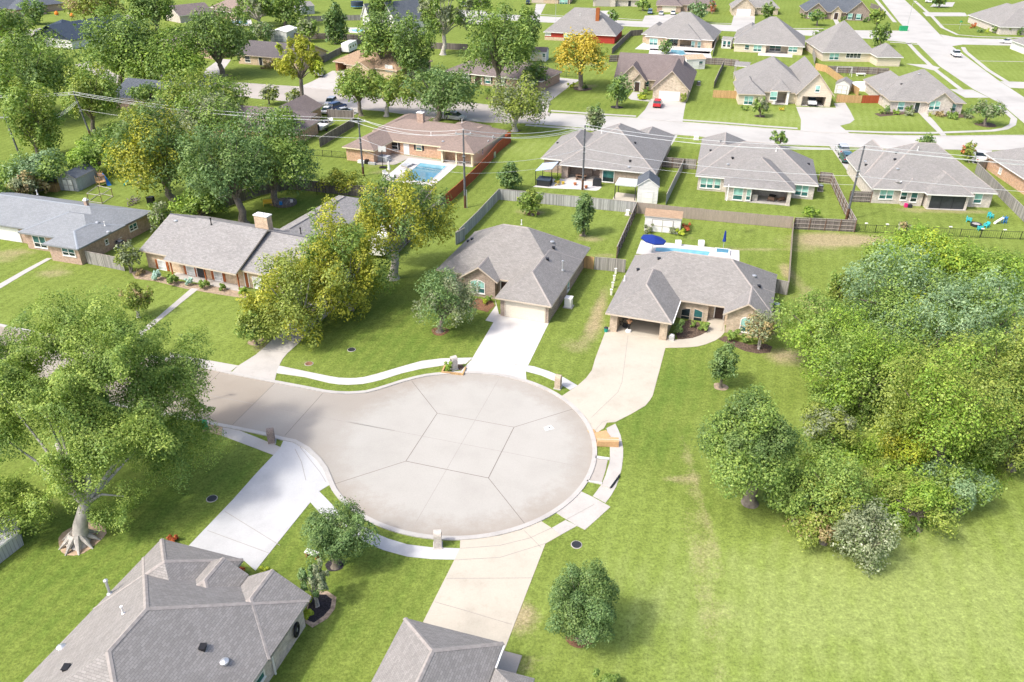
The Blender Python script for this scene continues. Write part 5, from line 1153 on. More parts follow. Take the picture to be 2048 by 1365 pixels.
def boat(label, a, b, L=6.2, cat='boat'):
    A = G(*a); B = G(*b); d = B-A; r = empty('boat', A, math.atan2(d.y, d.x), label, cat)
    mb = MB(LOCAL); st = [(-L/2, 1.05, .95), (-L*.1, 1.15, .98), (L*.2, 1.0, 1.05), (L*.38, .6, 1.15), (L/2, .05, 1.25)]
    for k in range(len(st)-1):
        (x0, w0, h0), (x1, w1, h1) = st[k], st[k+1]
        for sg in (-1, 1):
            q = [(x0, sg*w0, h0+.35), (x1, sg*w1, h1+.35), (x1, sg*w1*.5, .55+(.3 if k == 3 else 0)), (x0, sg*w0*.6, .5)]
            mb.face(q[::sg])
        mb.face([(x0, -w0*.6, .5), (x0, w0*.6, .5), (x1, w1*.5, .55), (x1, -w1*.5, .55)])
        if k != 1: mb.face([(x0, -w0, h0+.33), (x1, -w1, h1+.33), (x1, w1, h1+.33), (x0, w0, h0+.33)])
        else:
            mb.face([(x0, -w0*.75, h0-.1), (x1, -w1*.75, h0-.1), (x1, w1*.75, h0-.1), (x0, w0*.75, h0-.1)])
            for sg in (-1, 1): mb.face([(x0, sg*w0, h0+.35), (x1, sg*w1, h1+.35), (x1, sg*w1*.75, h0-.1), (x0, sg*w0*.75, h0-.1)])
    mb.face([(-L/2, -1.05, 1.3), (-L/2, 1.05, 1.3), (-L/2, .63, .5), (-L/2, -.63, .5)]); mb.build('hull', M['white'], r)
    mb = MB(LOCAL); mb.face([(L*.17, -.8, 1.4), (L*.17, .8, 1.4), (L*.08, .75, 1.95), (L*.08, -.75, 1.95)]); mb.build('windscreen', M['car_glass'], r)
    mb = MB(LOCAL)
    for y in (-.45, .45): mb.box(-L*.06, L*.02, y-.25, y+.25, .9, 1.3); mb.box(-L*.09, -L*.06, y-.25, y+.25, .9, 1.75)
    mb.build('seat', M['dark'], r)
    MB(LOCAL).box(-L/2-.5, -L/2, -.22, .22, .5, 1.75).build('outboard_motor', M['black'], r)
    mb = MB(LOCAL); mb.box(-L/2, L/2+.9, -.06, .06, .38, .5); mb.box(-L*.3, -L*.26, -1, 1, .3, .42); mb.build('trailer_frame', M['metal'], r)
    for sg in (-1, 1): w = MB(LOCAL); w.tube((-L*.28, sg*1.02-.1, .33), (-L*.28, sg*1.02+.1, .33), .33, .33, 14); w.build('wheel', M['tyre'], r)
boat('white motorboat on a trailer inside the weathered boat yard fence', (652,258), (672,247)); boat('white covered boat beside the tan roofed carport driveway', (637,146), (640,138))
def caravan(label, a, b, L, name='travel_trailer', cat='caravan'):
    A = G(*a); B = G(*b); d = B-A; r = empty(name, A, math.atan2(d.y, d.x), label, cat)
    mb = MB(LOCAL); loft(mb, [(-L/2, 1.1, 1.05, .6, 2.7), (-L/2+.15, 1.22, 1.2, .5, 2.95), (0, 1.22, 1.2, .5, 3.0), (L/2-.7, 1.22, 1.2, .5, 2.95), (L/2, 1.1, 1.0, 1.0, 2.3)]); mb.build('body', M['white'], r)
    for x in (-L*.3, 0, L*.28):
        for sg in (-1, 1): w = MB(LOCAL); w.box(x-.45, x+.45, min(sg*1.2, sg*1.25), max(sg*1.2, sg*1.25), 1.5, 2.1); w.build('window', M['car_glass'], r)
    for x in (-.5, .4):
        for sg in (-1, 1): w = MB(LOCAL); w.tube((x, sg*1.1-.1, .35), (x, sg*1.1+.1, .35), .35, .35, 14); w.build('wheel', M['tyre'], r)
    MB(LOCAL).box(-.45, .45, -.35, .35, 3.0, 3.22).build('roof_unit', M['white'], r); MB(LOCAL).box(L/2, L/2+1.0, -.06, .06, .5, .62).build('drawbar', M['black'], r)
caravan('white travel trailer parked along the grey fence', (700,104), (716,96), 7.5); caravan('white motorhome at the top edge beside a white SUV', (960,13), (975,18), 8.0, 'motorhome', 'motorhome'); caravan('white camper seen through the yellow trees', (770,502), (790,480), 6.0)
# ------------------------------------------------------------------ pools
def water_mat(name, c):
    m, n, l, b = nt(name); tc = n.new('ShaderNodeTexCoord').outputs['Object']; f = noise(n, l, tc, 1.2, 3)
    l.new(ramp(n, l, f, [(0.3, tuple(x*.85 for x in c)), (0.7, tuple(min(1, x*1.15) for x in c))]), b.inputs['Base Color']); b.inputs['Roughness'].default_value = .06; b.inputs['Specular IOR Level'].default_value = .5
    bp = n.new('ShaderNodeBump'); bp.inputs['Strength'].default_value = .15; l.new(noise(n, l, tc, 5, 3), bp.inputs['Height']); l.new(bp.outputs[0], b.inputs['Normal']); return m
M['pool_blue'] = water_mat('pool_water', (0.085, 0.235, 0.315)); M['pool_pale'] = water_mat('pool_water_pale', (0.17, 0.42, 0.52))
def pool(label, deck, water, z=.06, mat='pool_blue', dm='new_conc'):
    D = XY(deck); Wt = XY(water); c = Vector((sum(p[0] for p in Wt)/len(Wt), sum(p[1] for p in Wt)/len(Wt), 0))
    r = empty('swimming_pool', c, 0, label, 'swimming pool')
    MB().prism(D, 0, z).build('deck', M[dm], r); MB().prism(Wt, z, z+.012).build('water', M[mat], r)
    P = [Vector(p) for p in Wt]; big = [tuple(c.xy+(p-c.xy)*(1+.32/(p-c.xy).length)) for p in P]
    mb = MB()
    for k in range(len(P)):
        j = (k+1) % len(P); a, b, e, f = P[k], P[j], big[j], big[k]
        mb.face([(*a, z+.05), (*b, z+.05), (*e, z+.05), (*f, z+.05)]); mb.face([(*a, z), (*b, z), (*b, z+.05), (*a, z+.05)]); mb.face([(*e, z), (*f, z), (*f, z+.05), (*e, z+.05)])
    mb.build('coping', M['white_conc'], r); return r
r = pool('rectangular blue pool with pale deck on the orange brick house lawn', [(817.4,316.5),(917,329),(866,373.8),(763,361)], [(841,327.5),(893,333.5),(858,365.5),(803,359)])
o = MB(); P_ = XY([(841,327.5),(893,333.5),(887,339),(835,333)]); o.prism(P_, .07, .078); o.build('pool_steps', M['pool_pale'], r)
r = pool('narrow blue pool with white deck right behind the tan brick house', [(1282,482),(1360,489),(1478.6,502),(1478.6,524),(1380,516),(1272,508)], [(1312,497),(1350,498),(1420,505),(1416,513),(1360,508),(1310,504)], mat='pool_pale')
o = MB().prism(XY([(1430,500),(1460,503),(1459,513),(1429,510)]), .05, .35); o.build('spa', M['white'], r); MB().prism(XY([(1433,501.5),(1457,504),(1456,511),(1432,509)]), .35, .362).build('water', M['pool_blue'], r)
for q in (1356, 1402): a = G(q, 492); MB().box(a.x-.4, a.x+.4, a.y-.3, a.y+.3, .06, .8).build('pillar', M['white'], r)
pool('pale pool behind the poolside columns house', [(1300,98),(1420,104),(1424,118),(1296,112)], [(1343,100),(1367,102),(1370,108),(1398,109.5),(1398,113),(1360,111),(1340,106)], mat='pool_pale')
pool('kidney shaped blue pool beside the white A-frame house', [(690,56),(735,56),(775,60),(770,69),(700,66)], [(702,60),(730,58.5),(762,61),(760,66.5),(735,66.5),(706,64)], mat='pool_pale')
pool('small blue pool at the top left near the pinkish house', [(460,38),(502,40),(505,53),(458,50)], [(466,42),(494,43),(496,49.5),(465,48)], mat='pool_pale')
c = G(1726,178); r = empty('swimming_pool', c, 0, 'round above ground pool with white wall beside the cedar fence', 'swimming pool'); MB().lathe([(3.3, 0), (3.3, 1.15), (3.15, 1.2), (3.1, 1.05)], c, 28).build('pool_wall', M['white'], r); MB().lathe([(3.12, 1.0), (3.1, 1.03)], c, 28).build('water', M['pool_pale'], r); MB().box(c.x+2.2, c.x+2.8, c.y-2.8, c.y-1.6, 0, 1.7).build('ladder', M['pool_blue'], r)
# ------------------------------------------------------------------ street and garden furniture
def mailbox(label, px, py, face, mat='br_pale', sc=1.0):
    b = G(px, py); th = R_(face); fr = frame((b.x, b.y, 0), th); r = empty('mailbox', b, 0, label, 'mailbox')
    w, d, h = .33*sc, .3*sc, 1.25*sc
    mb = MB(fr); P = [(-w, 0), (w, 0), (w, h)]+[(w*math.cos(math.pi*k/10), h+w*math.sin(math.pi*k/10)) for k in range(1, 10)]+[(-w, h)]
    for k in range(len(P)):
        p, q = P[k], P[(k+1) % len(P)]; mb.face([(p[0], -d, p[1]), (p[0], d, p[1]), (q[0], d, q[1]), (q[0], -d, q[1])][::-1])
    mb.face([(p[0], -d, p[1]) for p in P]); mb.face([(p[0], d, p[1]) for p in P[::-1]]); mb.build('pillar', M[mat], r)
    mb = MB(fr); mb.box(-.12, .12, -d-.03, -d+.02, h-.25, h+.05); mb.build('letter_door', M['black'], r)
    mb = MB(fr); mb.box(-w-.08, w+.08, -d-.08, d+.08, 0, .08); mb.build('base', M['walk'], r)
mailbox('dark brown brick mailbox by the white driveway left of the round', 544, 885, -80, 'br_dark'); mailbox('grey brick mailbox in a timber edged planting bed', 908, 738, -60, 'br_pale'); mailbox('tan brick mailbox between the two upper driveways', 1116, 776, -110, 'br_tan'); mailbox('pale brick mailbox on the lower kerb of the round', 876, 1092, 95, 'br_pale')
def simple(name, label, cat, parts, loc, group=None):
    r = empty(name, loc, 0, label, cat, group)
    for nm, mb, mt in parts: mb.build(nm, M[mt] if isinstance(mt, str) else mt, r)
    return r
def rot_fr(px, py, deg): b = G(px, py); return b, frame((b.x, b.y, 0), R_(deg))
b, f = rot_fr(908, 742, -10); mb = MB(f)
for x0, x1, y0, y1 in ((-1.2,1.2,-.75,-.6),(-1.2,-1.05,-.6,.7),(1.05,1.2,-.6,.7)): mb.box(x0, x1, y0, y1, 0, .22)
tag(mb.build('planter_edging', M['f_new'], loc=tuple(b)), 'timber edging around the grey brick mailbox bed', 'edging')
M['cardboard'] = plain('cardboard', (0.52, 0.32, 0.16), 0.85, 0.1)
b, f = rot_fr(1215, 890, -3); simple('cardboard_box', 'long brown cardboard box lying across the verge of the round', 'box', [('box', MB(f).box(-1.0, 1.0, -.36, .36, .04, .62), 'cardboard'), ('tape', MB(f).box(-1.002, 1.002, -.04, .04, .622, .626), 'tan_trim')], b)
b, f = rot_fr(1201, 871, 20); simple('flattened_box', 'flattened cardboard lying beside the long brown box', 'cardboard', [('sheet', MB(f).box(-.9, .8, -.55, .5, .02, .06), 'cardboard'), ('flap', MB(f).box(-.9, -.2, .5, 1.0, .05, .08), 'f_new')], b)
b, f = rot_fr(1222, 962, 60); simple('storm_drain', 'concrete kerb inlet with dark slot on the outer edge of the ring pavement', 'storm drain', [('inlet_top', MB(f).box(-1.1, 1.1, -.35, .3, 0, .2), 'walk'), ('slot', MB(f).box(-.9, .9, -.47, -.355, .02, .14), 'black')], G(1235, 962))
sheet('gutter_slab', Z((900,860), S5, [(1490,300),(1612,312),(1590,420),(1552,540),(1422,512),(1460,420)]), .024, M['road_old'])
sheet('kerb', Z((900,860), S5, [(1488,272),(1632,292),(1628,312),(1486,296)]), .1, M['new_conc'], thick=.1); sheet('kerb', Z((900,860), S5, [(1405,520),(1556,545),(1552,563),(1395,532)]), .1, M['new_conc'], thick=.1)
for px, py, r_, lb in ((424,998,.42,'dark manhole cover in the left lawn above the big roof'), (703,700,.42,'black manhole cover in the lawn below the yellow trees'), (618,728,.42,'rusty manhole cover near the curved pavement'), (1153,1090,.40,'blue black manhole cover in the lawn right of the cream driveway')):
    b = G(px, py); simple('manhole_cover', lb, 'manhole cover', [('ring', MB().lathe([(r_+.05, 0), (r_+.04, .03), (r_, .035)], b, 20), 'grey_trim'), ('lid', MB().lathe([(r_, .02), (r_-.02, .05)], b, 20), 'dark' if 'rusty' not in lb else 'brown_mulch')], b)
b = G(1097, 858); f = frame((b.x, b.y, 0), .4); simple('paper', 'crumpled white sheet with dark spots lying on the round', 'paper', [('sheet', MB(f).face([(-.45,-.3,.05),(.5,-.25,.04),(.4,.35,.1),(-.35,.3,.06)]), 'white'), ('spot', MB(f).box(-.02, .16, -.06, .08, .07, .1), 'black')], b)
def utility(label, px, py, w, h, deg, mat='metal', name='utility_box', cat='utility box'):
    b, f = rot_fr(px, py, deg); simple(name, label, cat, [('pad', MB(f).box(-w/2-.15, w/2+.15, -w/2-.1, w/2+.1, 0, .12), 'walk'), ('cabinet', MB(f).box(-w/2, w/2, -w/2, w/2, .12, h), mat), ('lid', MB(f).box(-w/2-.04, w/2+.04, -w/2-.04, w/2+.04, h, h+.07), mat)], b)
utility('white utility cabinet on the grass beside the closed garage house', 1137, 614, .85, 1.25, -19, 'white'); utility('small white utility post at the end of the silvery fence', 1255, 431, .5, .8, -18, 'white'); utility('low grey utility box on the verge by the hot tub garden gate', 1392, 280, .8, .6, 0, 'white')
def aircon(label, px, py, deg=-19):
    b, f = rot_fr(px, py, deg); mb = MB(f).box(-.4, .4, -.4, .4, .1, .95); g = MB(f)
    for k in range(7): g.box(-.42, .42, -.42, .42, .2+k*.1, .23+k*.1)
    fan = MB(f).lathe([(.36, .96), (.34, 1.0), (.1, 1.02)], (0, 0, 0), 14); simple('air_conditioner', label, 'air conditioner', [('casing', mb, 'dark'), ('grille', g, 'grey_trim'), ('fan', fan, 'metal'), ('pad', MB(f).box(-.5, .5, -.5, .5, 0, .1), 'walk')], b)
aircon('dark air conditioner on the right side of the tan brick house', 1551, 622); aircon('dark air conditioner by the right wall of the bay window house', 1640, 382); aircon('air conditioner right of the brown gabled stone house', 1397, 171); aircon('grey air conditioner behind the blue grey ranch brick wall', 243, 494)
def umbrella(label, px, py, r_, h, col, closed=False, tilt=0):
    b = G(px, py); c = MB(); k = 8
    if closed: c.lathe([(.05, h), (.12, h-.2), (.2, h-1.1), (.26, h-1.6), (.08, h-1.65)][::-1], b, 8)
    else:
        top = b+Vector((0, 0, h))
        for j in range(k):
            t0, t1 = 2*math.pi*j/k, 2*math.pi*(j+1)/k
            p0 = b+Vector((r_*math.cos(t0), r_*math.sin(t0), h-.55+tilt*math.cos(t0))); p1 = b+Vector((r_*math.cos(t1), r_*math.sin(t1), h-.55+tilt*math.cos(t1)))
            c.face([top, p0, p1]); c.face([p0-Vector((0, 0, .16)), p1-Vector((0, 0, .16)), p1, p0]); c.face([top-Vector((0, 0, .05)), p1-Vector((0, 0, .05)), p0-Vector((0, 0, .05))])
    simple('parasol', label, 'parasol', [('pole', MB().tube(b, b+Vector((0, 0, h-.06)), .035), 'metal'), ('canopy', c, col), ('base', MB().lathe([(.3, 0), (.3, .08), (.06, .12)], b, 12), 'dark')], b)
M['navy'] = plain('navy_canvas', (0.012, 0.035, 0.22), 0.7); M['canvas'] = plain('pale_canvas', (0.55, 0.60, 0.55), 0.7); M['sky_fabric'] = plain('blue_grey_canvas', (0.42, 0.50, 0.60), 0.6); M['teal_plastic'] = plain('teal_plastic', (0.05, 0.48, 0.50), 0.4); M['blue_plastic'] = plain('blue_plastic', (0.02, 0.18, 0.50), 0.4); M['green_plastic'] = plain('green_plastic', (0.01, 0.28, 0.22), 0.4); M['pink_plastic'] = plain('pink_plastic', (0.6, 0.03, 0.18), 0.4); M['wicker'] = plain('wicker', (0.20, 0.13, 0.09), 0.8, 0.3, 12); M['terracotta'] = plain('terracotta', (0.42, 0.15, 0.06), 0.8); M['yellow'] = plain('yellow_plastic', (0.6, 0.42, 0.05), 0.5); M['orange'] = plain('orange_plastic', (0.7, 0.2, 0.01), 0.5)
umbrella('open navy blue parasol beside the narrow pool', 1304, 510, 1.75, 2.9, 'navy', tilt=-.25); umbrella('folded navy blue parasol at the right end of the narrow pool', 1446, 500, 1, 2.9, 'navy', True); umbrella('folded white parasol at the left corner of the rectangular pool', 779, 354, 1, 2.9, 'white', True)
def canopy(label, pts, h, mat, post, lift=0.4, flat=False, name='canopy'):
    P = [G(x, y) for x, y in pts]; c = sum(P, Vector((0, 0, 0)))/len(P); mb = MB(); top = Vector((c.x, c.y, h+lift))
    for k in range(4):
        a, b = P[k], P[(k+1) % 4]; za = h+(lift if flat and k in (1, 2) else 0); zb = h+(lift if flat and k in (0, 1) else 0)
        if not flat: mb.face([(a.x, a.y, h), (b.x, b.y, h), top]); mb.face([(a.x, a.y, h-.2), (b.x, b.y, h-.2), (b.x, b.y, h), (a.x, a.y, h)])
    if flat:
        q = [(P[k].x, P[k].y, h+(lift if k in (1, 2) else 0)) for k in range(4)]; mb.face(q); mb.face([(x, y, z-.1) for x, y, z in q[::-1]])
        for k in range(4): a, b = q[k], q[(k+1) % 4]; mb.face([(a[0], a[1], a[2]-.1), (b[0], b[1], b[2]-.1), b, a])
    r = empty(name, P[0], 0, label, 'canopy'); mb.build('roof_cover', M[mat], r)
    for k in range(4):
        a = P[k]+(c-P[k])*.04; MB().box(a.x-.06, a.x+.06, a.y-.06, a.y+.06, 0, h+(lift if flat and k in (1, 2) else 0)-.02).build('post', M[post], r)
    return r
canopy('pale green pop-up canopy over a small terrace behind the silvery fence', [(1228,398),(1270,402),(1276,388),(1236,384)], 2.5, 'canvas', 'dark'); canopy('slanted blue grey awning over the hot tub', [(1070,370),(1103,372),(1116,357),(1085,354)], 2.5, 'sky_fabric', 'black', .5, True)
sheet('patio', [(1066,374),(1098,359),(1122,358),(1200,363),(1203,375),(1198,380),(1192,382),(1150,379),(1100,377)], .025, M['new_conc'], thick=.05); sheet('patio', [(1225,399),(1233,385),(1272,390),(1272,405)], .025, M['cream_conc'], thick=.05); sheet('patio', [(777,306),(882,322),(886,327),(917,331),(914,329),(819,316.5),(790,330),(745,330)], .03, M['road_old'], thick=.05)
b, f = rot_fr(1089, 369, -17); simple('hot_tub', 'dark grey hot tub with blue black cover under the slanted awning', 'hot tub', [('shell', MB(f).box(-1.15, 1.15, -1.1, 1.1, 0, .95), 'dark'), ('cover', MB(f).box(-1.2, 1.2, -1.15, 1.15, .95, 1.08), 'sh_navy'), ('cover_seam', MB(f).box(-1.21, 1.21, -.03, .03, 1.075, 1.1), 'black')], b)
def chair(label, px, py, deg, mat, name='garden_chair', w=.7, hb=.95, cat='chair', group=None):
    b, f = rot_fr(px, py, deg); parts = [('seat', MB(f).box(-w/2, w/2, -.35, .35, .28, .4), mat), ('backrest', MB(f).box(-w/2, w/2, .3, .42, .4, hb), mat)]
    for sg in (-1, 1): parts.append(('armrest', MB(f).box(sg*w/2-.07, sg*w/2+.07, -.38, .36, .55, .6), mat))
    for x in (-1, 1):
        for y in (-.3, .3): parts.append(('leg', MB(f).box(x*w/2-.05, x*w/2+.05, y-.05, y+.05, 0, .56), mat))
    return simple(name, label, cat, parts, b, group)
for px, py, dg, lb in ((1937,444,60,'teal garden chair left of the dark fire pit'), (1972,455,-60,'teal garden chair right of the dark fire pit'), (1980,436,10,'teal garden chair standing behind the others near the porch'), (1959,461,170,'teal garden chair closest to the black chain fence')): chair(lb, px, py, dg, 'teal_plastic', w=.5, hb=.82, group='teal garden chairs')
b = G(1951,452); simple('fire_pit', 'round dark fire pit between the teal garden chairs', 'fire pit', [('bowl', MB().lathe([(.75, 0), (.8, .38), (.62, .38), (.55, .15)], b, 16), 'dark'), ('grate', MB().lathe([(.6, .3), (.55, .33)], b, 12), 'grey_trim')], b)
def slide(label, px, py, deg, c1, c2, s=1.0):
    b, f = rot_fr(px, py, deg); mb = MB(f)
    for k in range(6):
        x0, x1 = k*.3*s, (k+1)*.3*s; z0, z1 = 1.2*s*(1-k/6)**.8, 1.2*s*(1-(k+1)/6)**.8
        mb.face([(x0, -.25*s, z0), (x1, -.25*s, z1), (x1, .25*s, z1), (x0, .25*s, z0)])
        for y in (-.25*s, .25*s): mb.face([(x0, y, z0-.05), (x1, y, z1-.05), (x1, y, z1+.15), (x0, y, z0+.15)])
    lad = MB(f)
    for y in (-.25*s, .25*s): lad.box(-.75*s, -.65*s, y-.04, y+.04, 0, 1.5*s); lad.box(-.1*s, 0, y-.04, y+.04, 0, 1.5*s)
    for z in (.3, .6, .9, 1.2): lad.box(-.75*s, -.6*s, -.25*s, .25*s, z*s-.04, z*s+.04)
    lad.box(-.7*s, 0, -.25*s, .25*s, 1.14*s, 1.2*s)
    simple('play_slide', label, 'slide', [('chute', mb, c1), ('ladder', lad, c2)], b)
slide('small white and blue play slide right of the teal chairs', 2004, 447, 190, 'white', 'blue_plastic', .75); slide('blue slide of the wooden play set in the far left garden', 206, 366, -40, 'blue_plastic', 'f_new', 1.3); slide('teal slide under the yellow green tree in the far left garden', 275, 368, 200, 'teal_plastic', 'grey_trim', 1.2); slide('green slide curling down from the raised deck', 1742, 122, -30, 'green_plastic', 'f_dark', 2.0)
b, f = rot_fr(1815, 415, -6); simple('toy_stack', 'pink toy and dark crate by the back wall of the screened porch house', 'toy', [('crate', MB(f).box(0, .6, -.3, .3, 0, .5), 'dark'), ('toy', MB(f).box(-.55, -.1, -.2, .2, 0, .65), 'pink_plastic')], b)
for px, py, lb in ((1729,463,'first'),(1771,465,'second'),(1796,466,'third'),(1897,470,'fourth'),(1961,474,'fifth'),(2005,476,'sixth')):
    b = G(px, py); simple('solar_lamp', lb+' white solar lamp from the left along the black chain fence', 'solar lamp', [('stake', MB().tube(b, b+Vector((0, 0, 1.25)), .03), 'dark'), ('lamp_head', MB().box(b.x-.2, b.x+.2, b.y-.12, b.y+.12, 1.22, 1.32), 'white')], b, 'solar lamps on the chain fence')
c = G(1796, 367, 3.2); simple('satellite_dish', 'white satellite dish on the eave of the screened porch house', 'satellite dish', [('mast', MB().tube((c.x, c.y+.3, 2.7), (c.x, c.y, 3.4), .04), 'metal'), ('dish', MB().lathe([(.02, -.02), (.3, .05), (.5, .18), (.52, .2), (.02, .03)], (c.x, c.y, 3.35), 16), 'white')], (c.x, c.y, 2.7))
for px, py, dg, lb in ((1542,403,150,'wicker chair at the front left of the shaded patio'), (1560,403,200,'wicker chair at the front right of the shaded patio'), (1549,391,-10,'wicker sofa at the back of the shaded patio')): chair(lb, px, py, dg, 'wicker', 'patio_chair', 1.0 if 'chair' in lb else 1.9, .85)
b = G(1544, 397); simple('patio_table', 'round dark table between the wicker chairs', 'table', [('table_top', MB().lathe([(.6, .45), (.6, .52)], b, 14), 'dark'), ('leg', MB().tube(b, b+Vector((0, 0, .45)), .12), 'dark')], b)
b, f = rot_fr(1508, 402, -14); simple('barbecue', 'covered grey barbecue in the left corner of the shaded patio', 'barbecue', [('cover', MB(f).box(-.45, .45, -.35, .35, .15, 1.15), 'grey_trim'), ('wheel', MB(f).tube((-.4, -.4, .1), (-.4, .4, .1), .1), 'black')], b)
b, f = rot_fr(1194, 372, -17); simple('barbecue', 'black covered barbecue on the patio below the green window', 'barbecue', [('cover', MB(f).box(-.7, .7, -.4, .4, .12, 1.1), 'dark'), ('hood', MB(f).box(-.55, .55, -.38, .38, 1.1, 1.3), 'dark'), ('wheel', MB(f).tube((-.6, -.42, .1), (-.6, .42, .1), .1), 'black')], b)
b, f = rot_fr(1162, 359, -17); simple('picnic_table', 'wooden patio table with benches beneath the covered patio', 'table', [('table_top', MB(f).box(-.95, .95, -.45, .45, .7, .77), 'wicker'), ('bench', MB(f).box(-.9, .9, -1.0, -.7, .4, .46), 'wicker'), ('bench', MB(f).box(-.9, .9, .7, 1.0, .4, .46), 'wicker'), ('leg', MB(f).box(-.7, -.6, -.9, .9, 0, .7), 'wicker'), ('leg', MB(f).box(.6, .7, -.9, .9, 0, .7), 'wicker')], b)
b, f = rot_fr(815, 333, 60); simple('sun_lounger', 'grey cushioned double lounger on the deck of the rectangular pool', 'sun lounger', [('frame', MB(f).box(-1.0, 1.0, -.75, .75, .15, .3), 'grey_trim'), ('mattress', MB(f).box(-1.0, .4, -.75, .75, .3, .45), 'sid_grey'), ('backrest', MB(f).face([(.4,-.75,.42),(1.05,-.75,.95),(1.05,.75,.95),(.4,.75,.42)]), 'sid_grey')], b)
b = G(783, 357); parts = [('ring', MB().lathe([(1.75, .06), (1.7, .09), (.75, .09)], b, 24), 'grey_trim'), ('bowl', MB().lathe([(.45, .09), (.6, .45), (.45, .45), (.3, .3)], b, 14), 'white')]
simple('fire_pit', 'white fire bowl on a ring of grey paving at the pool corner', 'fire pit', parts, b); chair('white chair by the fire bowl at the pool corner', 771, 352, 40, 'white')
b = G(766, 336); simple('basketball_hoop', 'basketball hoop on a pole beside the orange brick patio', 'basketball hoop', [('pole', MB().tube(b, b+Vector((0, 0, 3.1)), .07), 'dark'), ('backboard', MB().box(b.x-.7, b.x+.7, b.y+.45, b.y+.5, 2.8, 3.8), 'white'), ('arm', MB().box(b.x-.05, b.x+.05, b.y, b.y+.45, 3.0, 3.12), 'dark'), ('rim', MB().lathe([(.24, 3.0), (.24, 3.04)], (b.x, b.y+.75, 0), 12), 'orange'), ('base', MB().box(b.x-.6, b.x+.6, b.y-.5, b.y+.4, 0, .2), 'black')], b)
b, f = rot_fr(728, 327, -21); simple('tool_pile', 'jumble of white and black tools against the left brick wing', 'garden tools', [('tub', MB(f).box(-1.2, .2, -.3, .3, 0, .5), 'white'), ('bin', MB(f).box(.3, .9, -.3, .3, 0, .8), 'black'), ('board', MB(f).box(1.0, 2.4, -.25, .2, 0, .4), 'sid_grey')], b)
b, f = rot_fr(765, 322, -21); simple('grill_cover', 'grey covered furniture against the wing wall of the pool house', 'covered furniture', [('cover', MB(f).box(-1.4, 1.4, -.7, .7, .05, 1.0), 'sid_grey'), ('leg', MB(f).box(-1.3, 1.3, -.6, .6, 0, .05), 'dark')], b)
# training dummy in the open garage
b, f = rot_fr(1257, 664, -19); MSK = plain('dummy_skin', (0.42, 0.24, 0.14), 0.6)
mb = MB(f); mb.lathe([(.33, 0), (.36, .1), (.3, .3), (.12, .36)], (0, 0, 0), 14); st = MB(f).lathe([(.1, .34), (.1, .85), (.17, .9), (.21, 1.05), (.19, 1.15)], (0, 0, 0), 12)
ts = MB(f).lathe([(.19, 1.1), (.20, 1.2), (.25, 1.45), (.24, 1.55), (.08, 1.62), (.07, 1.68), (.105, 1.75), (.11, 1.84), (.06, 1.92)], (0, 0, 0), 14); ts.box(-.34, .34, -.1, .1, 1.38, 1.52); simple('training_dummy', 'tan torso training dummy on a black column in the open garage mouth', 'training dummy', [('base', mb, 'white'), ('column', st, 'black'), ('torso', ts, MSK)], b)
b, f = rot_fr(1240, 655, -19); parts = [('frame', MB(f).path([(-.6,0,.35),(-.2,0,.75),(.3,0,.75),(.6,0,.35),(.05,0,.35),(-.2,0,.75)], .03), 'black')]
for x in (-.6, .6): parts.append(('wheel', MB(f).tube((x, -.03, .33), (x, .03, .33), .33, .33, 14), 'tyre'))
parts += [('handlebar', MB(f).box(.26, .32, -.28, .28, .93, .98), 'black'), ('saddle', MB(f).box(-.32, -.08, -.07, .07, .84, .9), 'black')]; simple('bicycle', 'dark bicycle parked at the left inside the open garage', 'bicycle', parts, b)
b, f = rot_fr(1343, 680, -19); simple('hose_reel', 'white hose reel against the right pillar of the open garage', 'hose reel', [('drum', MB(f).tube((0, -.2, .4), (0, .2, .4), .32, .32, 14), 'white'), ('stand', MB(f).box(-.3, .3, -.28, -.2, 0, .6), 'metal')], b)
b, f = rot_fr(597, 1280, -17)
tm = MB(); n1, n2 = 20, 8
def tor(i, j): a = 2*math.pi*i/n1; c = 2*math.pi*j/n2; rr = .42+.12*math.cos(c); return (b.x+.12*math.sin(c), b.y+rr*math.cos(a)*.98, 1.0+rr*math.sin(a))
for i in range(n1):
    for j in range(n2): tm.face([tor(i, j), tor(i+1, j), tor(i+1, j+1), tor(i, j+1)])
simple('coiled_hose', 'black coiled hose on the right wall of the big lower left house', 'hose', [('coil', tm, 'black'), ('holder', MB().box(b.x-.1, b.x+.05, b.y-.1, b.y+.1, .9, 1.1), 'metal')], (b.x, b.y, 0))
b = G(1212, 664); simple('bin', 'small dark green bin at the left corner of the open garage driveway', 'bin', [('bucket', MB().lathe([(.2, 0), (.25, .5), (.26, .52)], b, 12), 'green_plastic'), ('lid', MB().lathe([(.27, .52), (.2, .6)], b, 12), 'dark')], b)
mb = MB(); b = G(1228, 560)
for k in range(5): q = G(1222+k*3, 590-k*14); mb.box(q.x-.12, q.x+.12, q.y-.12, q.y+.12, 0, .7); mb.box(q.x-.16, q.x+.16, q.y-.16, q.y+.16, .7, .78)
tag(mb.build('post_row', M['white'], loc=tuple(G(1228, 562))), 'row of small white posts along the left wall of the tan brick house', 'posts')
for px, py, lb, mt in ((1150,371,'terracotta plant pot on the left of the patio', 'terracotta'), (1126,369,'yellowish plant pot with seedlings on the patio', 'yellow'), (1172,377,'orange flower pot on the lower patio edge', 'terracotta')):
    b = G(px, py); simple('plant_pot', lb, 'plant pot', [('pot', MB().lathe([(.2, 0), (.3, .45), (.27, .45)], b, 12), mt), ('soil', MB().lathe([(.27, .4), (.1, .43)], b, 10), 'mulch')], b)
